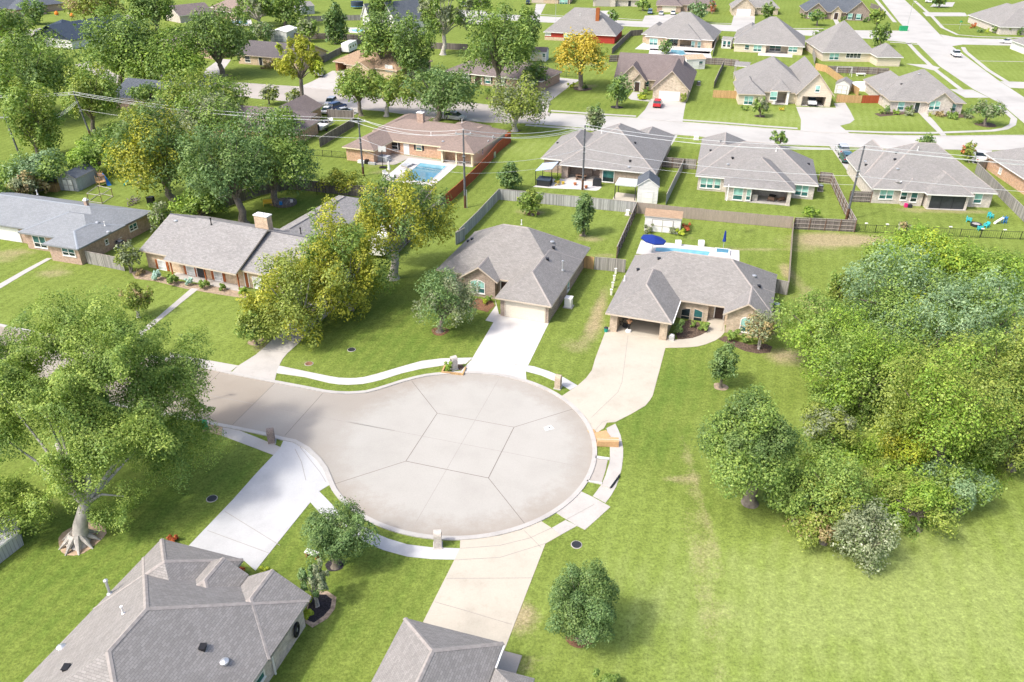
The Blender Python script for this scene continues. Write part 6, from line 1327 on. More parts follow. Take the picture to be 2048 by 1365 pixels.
# far left garden and others
def frame_pen(label, pts, h=1.4):
    P = [G(x, y) for x, y in pts]; r = empty('animal_pen', P[0], 0, label, 'frame'); mb = MB()
    for a, b in zip(P, P[1:]+P[:1]): mb.tube(a+Vector((0, 0, h)), b+Vector((0, 0, h)), .05); mb.tube(a+Vector((0, 0, .1)), b+Vector((0, 0, .1)), .05)
    mb.build('rail', M['grey_trim'], r)
    for a in P: MB().tube(a, a+Vector((0, 0, h)), .06).build('post', M['f_post'], r)
frame_pen('open timber frame pen on the lawn behind the blue grey roof', [(178,404),(205,408),(226,394),(200,388)])
b, f = rot_fr(204, 372, -40); simple('play_house', 'small timber play house with a blue slide in the far left garden', 'play house', [('deck', MB(f).box(-.6, .6, -.6, .6, .7, .8), 'f_new')]+[('post', MB(f).box(x-.05, x+.05, y-.05, y+.05, 0, 1.75), 'f_new') for x in (-.55, .55) for y in (-.55, .55)]+[('side_panel', MB(f).box(-.6, .6, .52, .58, .8, 1.7), 'tan_wood'), ('side_panel', MB(f).box(-.58, -.52, -.6, .5, .8, 1.4), 'tan_wood'), ('roof', MB(f).box(-.7, .7, -.05, .7, 1.72, 1.8), 'f_post')], b)
b, f = rot_fr(110, 382, -10); simple('wood_crate', 'honey coloured timber bin left of the pale grey shed', 'crate', [('box', MB(f).box(-.8, .8, -.6, .6, 0, 1.1), 'f_new'), ('lid', MB(f).box(-.86, .86, -.66, .66, 1.1, 1.2), 'f_new')], b)
random.seed(4); b = G(266, 408); mb = MB()
for k in range(26): a = random.uniform(0, 6.28); rr = random.uniform(.2, 1.5); p = Vector((b.x+rr*math.cos(a), b.y+rr*math.sin(a), random.uniform(.1, .9))); q = p+Vector((random.uniform(-1, 1), random.uniform(-1, 1), random.uniform(-.3, .5))); mb.tube(p, q, .08, .05, 5)
tag(mb.build('log_pile', M['f_dark'], loc=tuple(b)), 'untidy heap of logs and brush on the far left lawn', 'log pile')
b = G(303, 408); simple('bin', 'black wheelie bin near the brush heap', 'bin', [('bucket', MB().box(b.x-.5, b.x+.5, b.y-.4, b.y+.4, 0, 1.1), 'black'), ('lid', MB().box(b.x-.55, b.x+.55, b.y-.45, b.y+.45, 1.1, 1.2), 'dark')], b)
b, f = rot_fr(570, 408, 0); simple('planter_bench', 'dark ring planter with ornaments around the small oak trunk', 'planter', [('ring', MB().lathe([(1.9, 0), (1.9, .4), (1.6, .42), (1.5, .3)], b, 18), 'f_dark'), ('ornament', MB().box(b.x-1.6, b.x-1.1, b.y-.2, b.y+.2, .4, .9), 'white'), ('ornament', MB().box(b.x+1.0, b.x+1.4, b.y-.5, b.y-.1, .4, .8), 'white'), ('ornament', MB().box(b.x-.4, b.x, b.y-1.7, b.y-1.3, .4, .9), 'blue_plastic')], b)
b, f = rot_fr(536, 412, 15); simple('garden_swing', 'yellow garden bench frame left of the ring planter', 'bench', [('seat', MB(f).box(-.7, .7, -.3, .3, .45, .52), 'yellow'), ('backrest', MB(f).box(-.7, .7, .25, .32, .5, 1.0), 'yellow'), ('leg', MB(f).box(-.7, -.62, -.3, .3, 0, .45), 'yellow'), ('leg', MB(f).box(.62, .7, -.3, .3, 0, .45), 'yellow')], b)
b, f = rot_fr(643, 390, 10); simple('garden_trellis', 'dark metal arch against the back fence left of the ranch wing', 'trellis', [('frame', MB(f).path([(-.7,0,0),(-.7,0,2.0),(0,0,2.5),(.7,0,2.0),(.7,0,0)], .05), 'black'), ('rung', MB(f).box(-.7, .7, -.03, .03, 1.0, 1.06), 'black')], b)
b = G(715, 17); simple('trampoline', 'blue trampoline with dark net behind the far grey fence', 'trampoline', [('mat', MB().lathe([(2.6, .8), (2.6, .95), (2.1, .96)], b, 20), 'blue_plastic'), ('net', MB().lathe([(2.5, 1.0), (2.5, 2.7), (2.46, 2.7)], b, 20), 'sh_navy')]+[('leg', MB().tube(b+Vector((2.5*math.cos(t), 2.5*math.sin(t), 0)), b+Vector((2.5*math.cos(t), 2.5*math.sin(t), 2.8)), .06), 'dark') for t in (0, 1.57, 3.14, 4.71)], b)
for px, py, lb in ((114,31,'orange buoy shaped lawn ornament standing higher on the top left lawn'), (145,35,'round orange lawn ornament near the top left street')):
    b = G(px, py); simple('lawn_ornament', lb, 'lawn ornament', [('ball', MB().lathe([(.3, 0), (.75, .4), (.8, .8), (.5, 1.3), (.25, 1.5)], b, 12), 'orange'), ('base', MB().lathe([(.6, 0), (.5, .1)], b, 10), 'grey_trim')], b)
b, f = rot_fr(1700, 121, -3); mb = MB(f).box(-5, 5, -1.6, 1.8, 1.5, 1.65); rl = MB(f)
for x in range(-5, 6): rl.box(x-.05, x+.05, -1.6, -1.5, 1.65, 2.55)
rl.box(-5, 5, -1.6, -1.5, 2.5, 2.6); rl.box(-5, 5, -1.6, -1.5, 2.05, 2.12); simple('raised_deck', 'raised wooden deck with railing behind the cream house', 'deck', [('deck', mb, 'f_tan'), ('railing', rl, 'f_tan')]+[('post', MB(f).box(x-.08, x+.08, -1.5, -1.34, 0, 1.5), 'f_tan') for x in (-4.8, -1.6, 1.6, 4.8)], b)
b, f = rot_fr(1686, 153, 0); simple('swing_set', 'swing frame with two seats in the garden of the above ground pool', 'swing', [('frame', MB(f).tube((-2, 0, 2.4), (2, 0, 2.4), .06).tube((-2, -.8, 0), (-2, 0, 2.4), .05).tube((-2, .8, 0), (-2, 0, 2.4), .05).tube((2, -.8, 0), (2, 0, 2.4), .05).tube((2, .8, 0), (2, 0, 2.4), .05), 'white'), ('seat', MB(f).box(-1.0, -.5, -.15, .15, .5, .55), 'black'), ('seat', MB(f).box(.5, 1.0, -.15, .15, .5, .55), 'black')], b)
b, f = rot_fr(1721, 152, 0); simple('garden_bench', 'white low table in the garden of the above ground pool', 'table', [('table_top', MB(f).box(-1.2, 1.2, -.6, .6, .5, .6), 'white'), ('leg', MB(f).box(-1, -.9, -.5, .5, 0, .5), 'white'), ('leg', MB(f).box(.9, 1, -.5, .5, 0, .5), 'white')], b)
for px, py, lb in ((1735,167,'orange garden chair left of two by the above ground pool'), (1744,167,'orange garden chair right of two by the above ground pool')): chair(lb, px, py, 20, 'orange', w=.8, hb=1.0)
b, f = rot_fr(1765, 162, -7); simple('covered_grill', 'dark covered grill with white chest behind the corner house', 'barbecue', [('cover', MB(f).box(-1.3, 0, -.6, .6, 0, 1.8), 'dark'), ('chest', MB(f).box(.2, 1.4, -.5, .5, 0, 1.2), 'white')], b)
b, f = rot_fr(625, 1114, -20); simple('garden_bench', 'small white topped bench behind the round oak at the lower left lawn', 'bench', [('seat', MB(f).box(-.55, .55, -.22, .22, .42, .5), 'white'), ('leg', MB(f).box(-.5, -.38, -.2, .2, 0, .42), 'terracotta'), ('leg', MB(f).box(.38, .5, -.2, .2, 0, .42), 'terracotta')], b)
b = G(20, 1075); P = XY([(-60,1175),(48,1090),(38,1052),(-70,1120)]); r = empty('shed', G(-10,1110), 0, 'white metal roof of a low outbuilding cut by the left edge', 'shed'); MB().prism(P, 0, 1.2).build('wall', M['sid_grey'], r); MB().prism([tuple(Vector(p)+(Vector(p)-Vector(P[0]))*.01) for p in P], 1.2, 1.35).build('roof', M['white'], r)
b = G(411, 858); simple('hydrant_marker', 'small green utility pedestal under the edge of the big left tree', 'utility box', [('pedestal', MB().box(b.x-.2, b.x+.2, b.y-.2, b.y+.2, 0, .8), 's_green'), ('lid', MB().box(b.x-.24, b.x+.24, b.y-.24, b.y+.24, .8, .88), 's_green')], b)
b = G(368, 815); simple('street_lamp', 'slim pole half hidden by the big left tree at the street edge', 'street lamp', [('pole', MB().tube(b, b+Vector((0, 0, 5.5)), .08, .05), 'metal'), ('lamp_head', MB().box(b.x-.3, b.x+.5, b.y-.15, b.y+.15, 5.45, 5.62), 'grey_trim')], b)
# ------------------------------------------------------------------ trees and shrubs
LEAF = {
 'mid': leafmat('leaf_mid', (0.047, 0.090, 0.018), (0.18, 0.285, 0.06), (0.36, 0.46, 0.11)),
 'big': leafmat('leaf_big', (0.050, 0.094, 0.016), (0.22, 0.32, 0.06), (0.46, 0.55, 0.13)),
 'dark': leafmat('leaf_dark', (0.036, 0.072, 0.022), (0.115, 0.19, 0.052), (0.25, 0.34, 0.105), .25),
 'oak': leafmat('leaf_oak', (0.036, 0.075, 0.028), (0.125, 0.215, 0.072), (0.26, 0.37, 0.13), .25),
 'yellow': leafmat('leaf_yellow', (0.09, 0.115, 0.012), (0.3, 0.325, 0.035), (0.56, 0.54, 0.08)),
 'olive': leafmat('leaf_olive', (0.08, 0.12, 0.022), (0.22, 0.285, 0.055), (0.4, 0.45, 0.1)),
 'gold': leafmat('leaf_gold', (0.173, 0.137, 0.014), (0.52, 0.41, 0.05), (0.68, 0.54, 0.1)),
 'bright': leafmat('leaf_bright', (0.061, 0.122, 0.016), (0.22, 0.36, 0.05), (0.42, 0.54, 0.09)),
 'blue': leafmat('leaf_bluish', (0.058, 0.108, 0.054), (0.2, 0.31, 0.155), (0.38, 0.5, 0.26)),
 'grey': leafmat('leaf_grey', (0.073, 0.092, 0.049), (0.221, 0.264, 0.145), (0.408, 0.433, 0.255)),
 'brown': leafmat('leaf_brown', (0.122, 0.080, 0.043), (0.340, 0.255, 0.128), (0.476, 0.425, 0.187)),
 'silver': leafmat('leaf_silver', (0.147, 0.233, 0.196), (0.374, 0.544, 0.459), (0.578, 0.748, 0.646), .15),
 'white': leafmat('leaf_blossom', (0.06, 0.09, 0.03), (0.2, 0.27, 0.1), (0.6, 0.62, 0.46)),
 'lime': leafmat('leaf_lime', (0.11, 0.17, 0.015), (0.36, 0.45, 0.04), (0.58, 0.62, 0.08)),
 'red': leafmat('leaf_red', (0.147, 0.024, 0.018), (0.476, 0.102, 0.051), (0.578, 0.272, 0.068)),
}
BARK = plain('bark', (0.20, 0.17, 0.14), 0.95, 0.35, 3)
BARK_PALE = plain('bark_pale', (0.42, 0.39, 0.35), 0.9, 0.3, 2)
rng = np.random.default_rng(7)
def leaf_mesh(name, cl, n, size, mats, flat=0.42, share=None, droop=0.0, rag=.05):
    """n leaf sized faces through the clumps cl = (centre, radii); share gives a second leaf material its part of the clumps"""
    C = np.array([c[0] for c in cl]); Rr = np.array([c[1] for c in cl])
    wt = (Rr[:, 0]*Rr[:, 1]+Rr[:, 0]*Rr[:, 2]); wt = wt/wt.sum()
    k = rng.choice(len(cl), n, p=wt)
    d = rng.normal(size=(n, 3)); d /= np.linalg.norm(d, axis=1)[:, None]
    low = d[:, 2] < -0.35; d[low, 2] *= rng.choice([1, -1], low.sum(), p=[.55, .45])
    rad = 1-0.6*rng.random(n)**2.4+0.07*rng.normal(size=n)
    spr = rng.random(n) < rag; rad[spr] += .35*rng.random(spr.sum())      # loose sprigs
    P = C[k]+d*Rr[k]*rad[:, None]
    q = max(.6, 5.5/max(1e-3, np.ptp(P[:, 0]))); am = min(.55, .035*np.ptp(P[:, 0])); f0 = rng.random(3)*6
    P = P+am*np.sin(P[:, [1, 2, 0]]*q*2+f0)+am*.5*np.sin(P[:, [2, 0, 1]]*q*4.7+f0*2); P[:, 2] = np.maximum(P[:, 2], 0.05)
    N = d*1.0+rng.normal(size=(n, 3))*flat+np.array([0, 0, .6]); N /= np.linalg.norm(N, axis=1)[:, None]
    a = np.cross(N, rng.normal(size=(n, 3))); a /= np.linalg.norm(a, axis=1)[:, None]
    if droop: a = a*(1-droop)+np.array([0, 0, -1.0])*droop; a /= np.linalg.norm(a, axis=1)[:, None]
    b = np.cross(N, a); b /= np.maximum(np.linalg.norm(b, axis=1), 1e-6)[:, None]
    s = size*(0.55+0.8*rng.random(n)); w = s*(0.42+0.3*rng.random(n))
    v = np.empty((n, 4, 3)); v[:, 0] = P-a*s[:, None]*.6; v[:, 1] = P+b*w[:, None]*.6; v[:, 2] = P+a*s[:, None]*.6+N*(s*.12)[:, None]; v[:, 3] = P-b*w[:, None]*.6
    me = bpy.data.meshes.new(name); me.vertices.add(n*4); me.vertices.foreach_set('co', v.ravel())
    me.loops.add(n*4); me.loops.foreach_set('vertex_index', np.arange(n*4, dtype=np.int32))
    me.polygons.add(n); me.polygons.foreach_set('loop_start', np.arange(0, n*4, 4, dtype=np.int32)); me.polygons.foreach_set('loop_total', np.full(n, 4, dtype=np.int32))
    for m in mats: me.materials.append(m)
    if len(mats) > 1:
        pick = (rng.random(len(cl)) < share)[k] | (rng.random(n) < share*.25)
        me.polygons.foreach_set('material_index', pick.astype(np.int32))
    me.update(); me.validate(); return me
def crown_clumps(c, r, hz, kind):
    cl = []; n = {'broad': 38, 'big': 110, 'round': 34, 'cone': 30, 'spread': 52, 'airy': 20, 'shrub': 18, 'mound': 44, 'upright': 32, 'tiny': 5, 'column': 10}[kind]
    for k in range(n):
        t = (k+.5)/n; z = 1-2*t; ph = k*2.39996+rng.uniform(-.35, .35); q = math.sqrt(max(0, 1-z*z))
        if kind in ('broad', 'spread', 'big', 'airy') and z < -.55: z = -.45*rng.random(); q = .9
        f = rng.uniform(.48, .92); sz = rng.uniform(.13, .36)
        x, y, zz = q*math.cos(ph)*f, q*math.sin(ph)*f, z*f
        if kind == 'cone': g = .95-.62*(zz+1)/2; x *= g; y *= g; sz *= .45+.75*g
        if kind == 'upright': g = .75+.35*(zz+1)/2; x *= g; y *= g
        if kind in ('big', 'spread'): sz *= .72; f2 = rng.uniform(.9, 1.18); x *= f2; y *= f2; zz += rng.uniform(-.12, .12)
        if kind == 'airy': sz *= .72
        if kind in ('mound', 'shrub'): zz = abs(zz)*.9-.35
        cl.append((Vector((c[0]+x*r, c[1]+y*r, c[2]+zz*hz)), np.array((sz*r*1.05, sz*r*1.05, sz*hz*.85+.12*r))))
    if kind not in ('airy',): cl.append((Vector(c), np.array((.42*r, .42*r, .42*hz))))
    return cl
def limb(mb, pts, rad, n=10):
    i = len(mb.v); d0 = (pts[-1]-pts[0]).normalized(); x = d0.orthogonal().normalized(); y = d0.cross(x)
    for p, r in zip(pts, rad):
        for k in range(n): t = 2*math.pi*k/n; mb.v.append(tuple(p+x*(r*math.cos(t))+y*(r*math.sin(t))))
    for j in range(len(pts)-1):
        for k in range(n): mb.f.append((i+j*n+k, i+j*n+(k+1) % n, i+(j+1)*n+(k+1) % n, i+(j+1)*n+k)); mb.m.append(0)
    mb.f.append(tuple(i+(len(pts)-1)*n+k for k in range(n))); mb.m.append(0)
def tree(label, box, base, kind='broad', mat='mid', mat2=None, share=.3, dens=1.0, leaf=1.0, name=None, cat=None, group=None, bark=None, stems=1, droop=0.0, trunk=True, hz=None, tr=1.0, rag=.05, lobes=None, z0=None):
    """box: where the crown shows in the photograph, base: where the trunk meets the ground; from those its place, height and spread"""
    b = G(*base); cx, cy = (box[0]+box[2])/2, (box[1]+box[3])/2
    d = ray(cx, cy); hd = math.hypot(b.x, b.y); t = hd/math.hypot(d.x, d.y); cen = Vector((0, 0, CAM_H))+d*t
    dp = depth(cen); m = dp/CAM_F; r = (box[2]-box[0])/2*m; hp = (box[3]-box[1])/2*m
    dl = math.atan2(CAM_H-cen.z, hd)
    if hz is None: hz = math.sqrt(max((.45*r)**2, hp*hp-(r*math.sin(dl))**2))/math.cos(dl)
    hz = min(hz, 1.7*r if kind in ('cone', 'upright', 'column', 'airy') else 1.15*r)
    cz = max(cen.z, hz*.55 if kind in ('shrub', 'mound', 'tiny') else hz*.8)
    shrubby = kind in ('shrub', 'mound', 'tiny', 'column')
    root = empty(name or ('shrub' if shrubby else 'tree'), b, 0, label, cat or ('shrub' if shrubby else 'tree'), group)
    c = (cen.x-b.x, cen.y-b.y, cz); r *= .97
    cl = crown_clumps(c, r, hz, kind)
    A = (box[2]-box[0])*(box[3]-box[1])/4*.75
    if lobes:
        cl = []
        for (x0, y0, x1, y1, dy, q) in lobes:
            dd = ray((x0+x1)/2, (y0+y1)/2); tt = (b.y+dy)/dd.y; L = Vector((0, 0, CAM_H))+dd*tt-b; mm = depth(L+b)/CAM_F
            rx, rz = (x1-x0)/2*mm, (y1-y0)/2*mm*.95
            for k in range(int(q*1.7)):
                u = rng.normal(size=3); u /= np.linalg.norm(u); f = rng.uniform(.25, .88); sz = rng.uniform(.30, .55)
                cl.append((Vector((L.x+u[0]*rx*f, L.y+u[1]*rx*f, max(1.2, L.z+u[2]*rz*f))), np.array((sz*rx, sz*rx, sz*.8*(rx+rz)/2))))
    size = max(.06, 2.15*leaf*dp/(CAM_F/2)); size = min(size, r*.3)
    n = int(max(60, A*2.9*dens/leaf**1.6)); 
    mats = [LEAF[mat]]+([LEAF[mat2]] if mat2 else [])
    me = leaf_mesh('crown', cl, n, size, mats, share=share, droop=droop, rag=rag); o = bpy.data.objects.new('crown', me); link(o, root)
    if trunk:
        mb = MB(LOCAL); rb = max(.05, min(.075*r*tr+.05, .75)); z0 = z0 or max(.3, c[2]-hz*.75)
        for s_ in range(stems):
            off = Vector((rng.uniform(-.25, .25), rng.uniform(-.25, .25), 0))*(stems > 1)*(1+.2*r)
            p0 = Vector((0, 0, -.05))+off*.4; f = Vector((c[0]*.35, c[1]*.35, z0))+off
            mid = (p0+f)/2+Vector((rng.uniform(-.06, .06), rng.uniform(-.06, .06), 0))*r
            q = rb/(stems**.5); up = (f-p0); limb(mb, [p0, p0+up*.07, p0+up*.2, mid, f, f+up*.12], [q*1.75, q*1.3, q*1.05, q*.92, q*(.72 if lobes else .8), q*.35], 12)
            big = [x for x in cl if x[0].z > z0-.3]; big = big[s_::stems]
            if lobes:
                for g_ in ((-.9, .6, 5.5), (1.1, 1.5, 5.2), (.1, 3.2, 6.0)): mb.tube(f-Vector((0, 0, .5)), f+Vector(g_), q*.5, q*.28, 8)
            for x in (big[::max(1, len(big)//9)] if lobes else big[:18]):
                e = x[0]; k1 = f+(e-f)*.45+Vector((0, 0, .08*r)); mb.tube(f, k1, q*(.3 if lobes else .45), q*(.17 if lobes else .25), 6, caps=False); mb.tube(k1, e, q*(.17 if lobes else .25), q*.05, 5, caps=False)
        mb.build('trunk', bark or BARK, root, smooth=True)
    return root
T = tree
# --- the lower left and the yellow trees
T('huge spreading shade tree with buttressed grey trunk filling the left side of the lawn', (-75,605,428,1062), (160,1085), 'big', 'big', 'mid', .4, 1.6, .9, bark=BARK_PALE, tr=.8, z0=3.2, lobes=[
  (-70,620,110,800,9,10), (60,590,250,740,11,12), (185,600,345,760,11,11), (-80,760,90,960,3,11), (70,720,235,900,4,12), (215,690,370,840,8.5,11), (290,668,425,800,11,9), (280,830,425,950,7,10), (340,765,420,870,9.5,6), (150,840,300,955,1.5,8), (20,690,180,850,4.5,12), (140,640,300,790,6,12), (-40,700,80,850,4,10), (120,780,280,920,2.5,10), (230,800,360,930,3.5,9), (40,900,185,1035,0,8), (190,950,295,1050,1,6)])
b = G(160,1085); mb = MB()
for k in range(9): t = k*.7+.2; e = b+Vector((1.5*math.cos(t), 1.5*math.sin(t), -.02)); mb.tube(b+Vector((.35*math.cos(t), .35*math.sin(t), .9)), e, .3, .06, 6)
o = mb.build('root_flare', BARK_PALE, [x for x in COL.objects if x.get('label', '').startswith('huge spreading')][0])
T('lower leafy tree on the left edge under the huge shade tree', (-100,955,92,1088), (-20,1095), 'broad', 'big', None, .3, .9)
T('yellow green tree nearest the street with drooping sprays over the driveway', (492,520,702,712), (606,668), 'spread', 'yellow', 'olive', .45, 1.0, droop=.35, bark=BARK_PALE)
T('yellow crowned tree in the middle of the three by the ranch house', (572,432,775,668), (706,618), 'spread', 'yellow', 'mid', .35, 1.05, droop=.25, bark=BARK_PALE)
T('tall yellow green tree hanging over the grey side fence', (690,350,906,520), (787,557), 'spread', 'yellow', 'dark', .38, 1.05, droop=.25, bark=BARK_PALE)
T('small yellow green bush tree left of the pool pole', (640,345,735,380), (690,388), 'shrub', 'olive', 'yellow', .4)
T('feathery grey green tree on the lawn before the arched window', (828,538,957,662), (880,664), 'broad', 'grey', 'oak', .45, .95, leaf=.8, droop=.2)
T('rust tipped crepe myrtle by the walkway on the left lawn', (236,570,306,624), (277,635), 'upright', 'olive', 'brown', .22, 1.2, stems=3, bark=BARK_PALE)
T('olive bushy tree in a mulch ring beside the old driveway', (468,618,536,688), (513,690), 'broad', 'olive', 'mid', .5)
T('pale flowering crepe myrtle at the end of the weathered board fence', (231,486,280,540), (262,546), 'broad', 'grey', 'olive', .4, stems=2)
T('leafy shrub tree between the two left ranch houses', (296,402,352,470), (318,470), 'upright', 'grey', 'mid', .5)
T('round dark live oak in a black mulch ring on the lower lawn', (604,1010,747,1118), (671,1134), 'round', 'dark', 'oak', .5, 1.5, leaf=.8, rag=.03)
T('thin twiggy tree in the stone edged bed at the lower left house', (598,1118,662,1195), (636,1212), 'airy', 'grey', 'oak', .4, 1.3, stems=3, bark=BARK_PALE)
T('round dark green tree in a brown mulch ring at the bottom centre', (1082,1124,1243,1285), (1160,1278), 'round', 'dark', 'oak', .4, 1.6, leaf=.8, rag=.02)
T('small dark oak in a mulch spot on the right front lawn', (1417,690,1479,768), (1441,776), 'upright', 'oak', 'dark', .4, 1.2)
T('bare stemmed grey pink tree covering the right arched window', (1488,617,1560,692), (1517,698), 'broad', 'grey', 'brown', .35, .75, stems=4, bark=BARK_PALE)
T('stocky olive tree by the silvery fence left of the conical one', (1033,378,1090,428), (1064,431), 'round', 'olive', 'mid', .5, 1.2, leaf=.9)
T('conical dark young tree on the back lawn in front of the silvery fence', (1137,384,1200,466), (1166,472), 'cone', 'oak', 'dark', .4, 1.35, leaf=.9)
T('dark bushy evergreen at the corner of the silvery fence', (986,324,1051,380), (1017,382), 'cone', 'dark', 'oak', .4, 1.35)
# --- the thicket on the right
T('large leafy tree with one bare trunk at the left end of the thicket', (1364,765,1642,985), (1499,1006), 'cone', 'mid', 'dark', .45, 1.3, bark=BARK)
TH = [('bright vine covered mound at the top of the thicket', (1755,446,1930,560), (1842,556), 'mound', 'bright', 'lime', .3), ('bright low scrub along the upper right of the thicket', (1890,480,2070,610), (1985,592), 'mound', 'bright', 'mid', .4),
 ('blue green vine draped tree left in the thicket', (1690,505,1885,655), (1790,660), 'round', 'blue', 'mid', .3), ('blue green rounded tree far right in the thicket', (1845,545,2075,720), (1960,722), 'round', 'blue', 'mid', .3),
 ('tangled green shrub tree on the left edge of the thicket', (1568,590,1725,725), (1650,752), 'round', 'mid', 'bright', .4), ('green tree with dark hollow beneath in the thicket middle', (1636,640,1808,832), (1728,832), 'round', 'bright', 'mid', .4),
 ('dense green tree in the heart of the thicket', (1762,600,1935,765), (1850,790), 'round', 'mid', 'blue', .35), ('olive feathery tree on the right edge of the photograph', (1905,640,2090,868), (2000,880), 'broad', 'olive', 'mid', .5),
 ('tall yellow green tree in the lower thicket', (1772,695,1985,945), (1880,965), 'broad', 'bright', 'olive', .5), ('small bright yellow tree at the front of the thicket', (1757,820,1862,938), (1812,950), 'round', 'lime', 'yellow', .5),
 ('olive tree closing the thicket at the right edge', (1945,790,2095,950), (2020,940), 'broad', 'olive', 'mid', .4), ('wispy pale shrub beside the large one trunk tree', (1600,800,1720,880), (1665,892), 'shrub', 'grey', 'olive', .5),
 ('olive wispy young tree right of the one trunk tree', (1605,905,1745,1050), (1672,1062), 'broad', 'olive', 'mid', .5), ('white blossomed shrub at the lowest tip of the thicket', (1668,1000,1790,1132), (1732,1122), 'round', 'white', 'grey', .4),
 ('dark shrub at the foot of the one trunk tree', (1528,930,1642,1048), (1590,1046), 'shrub', 'mid', 'dark', .4), ('rust flecked olive shrub left of the white blossomed one', (1588,1000,1702,1095), (1645,1086), 'shrub', 'olive', 'brown', .3),
 ('green shrub right of the white blossomed one', (1765,935,1905,1058), (1832,1058), 'shrub', 'olive', 'bright', .5), ('dusky green shrub at the front right of the thicket', (1850,905,1985,1022), (1915,1020), 'shrub', 'mid', 'blue', .4),
 ('low green shrub under the small yellow tree', (1740,905,1830,985), (1782,985), 'shrub', 'bright', 'olive', .4), ('blue green bush below the tall yellow green tree', (1800,920,1890,980), (1845,985), 'shrub', 'blue', 'mid', .4), ('straggly sapling on the upper left of the thicket', (1655,535,1700,615), (1680,640), 'upright', 'olive', 'mid', .4), ('yellowish tree top between the blue green crowns', (1800,575,1890,660), (1845,690), 'round', 'lime', 'mid', .6)]
for q in TH:
    x0, y0, x1, y1 = q[1]; g_ = (x1-x0)*.06; T(q[0], (x0-g_, y0-g_*.2, x1+g_, y1+g_*.5), *q[2:], dens=.85, rag=.16)
def undergrowth(name, poly, n, size, mats, z=1.2, rough=.9, label=None):
    P = XY(poly); xs_ = [p[0] for p in P]; ys_ = [p[1] for p in P]
    cl = []
    def inside(x, y):
        c = False
        for i in range(len(P)):
            (x1, y1), (x2, y2) = P[i], P[i-1]
            if (y1 > y) != (y2 > y) and x < (x2-x1)*(y-y1)/(y2-y1)+x1: c = not c
        return c
    while len(cl) < 230:
        x, y = rng.uniform(min(xs_), max(xs_)), rng.uniform(min(ys_), max(ys_))
        if inside(x, y): cl.append((Vector((x, y, rng.uniform(.1, z*.7))), np.array((rng.uniform(.8, 1.9),)*2+(rng.uniform(.4, z),))))
    me = leaf_mesh(name, cl, n, size, mats, share=.4); o = bpy.data.objects.new(name, me); link(o); return tag(o, kind='stuff')
undergrowth('undergrowth', [(1640,780),(1740,840),(1790,720),(1700,640),(1760,560),(1850,480),(2000,520),(2080,600),(2080,900),(1980,960),(1900,1030),(1780,1080),(1640,1080),(1560,1030),(1600,930)], 120000, .2, [LEAF['bright'], LEAF['mid']], z=1.9)
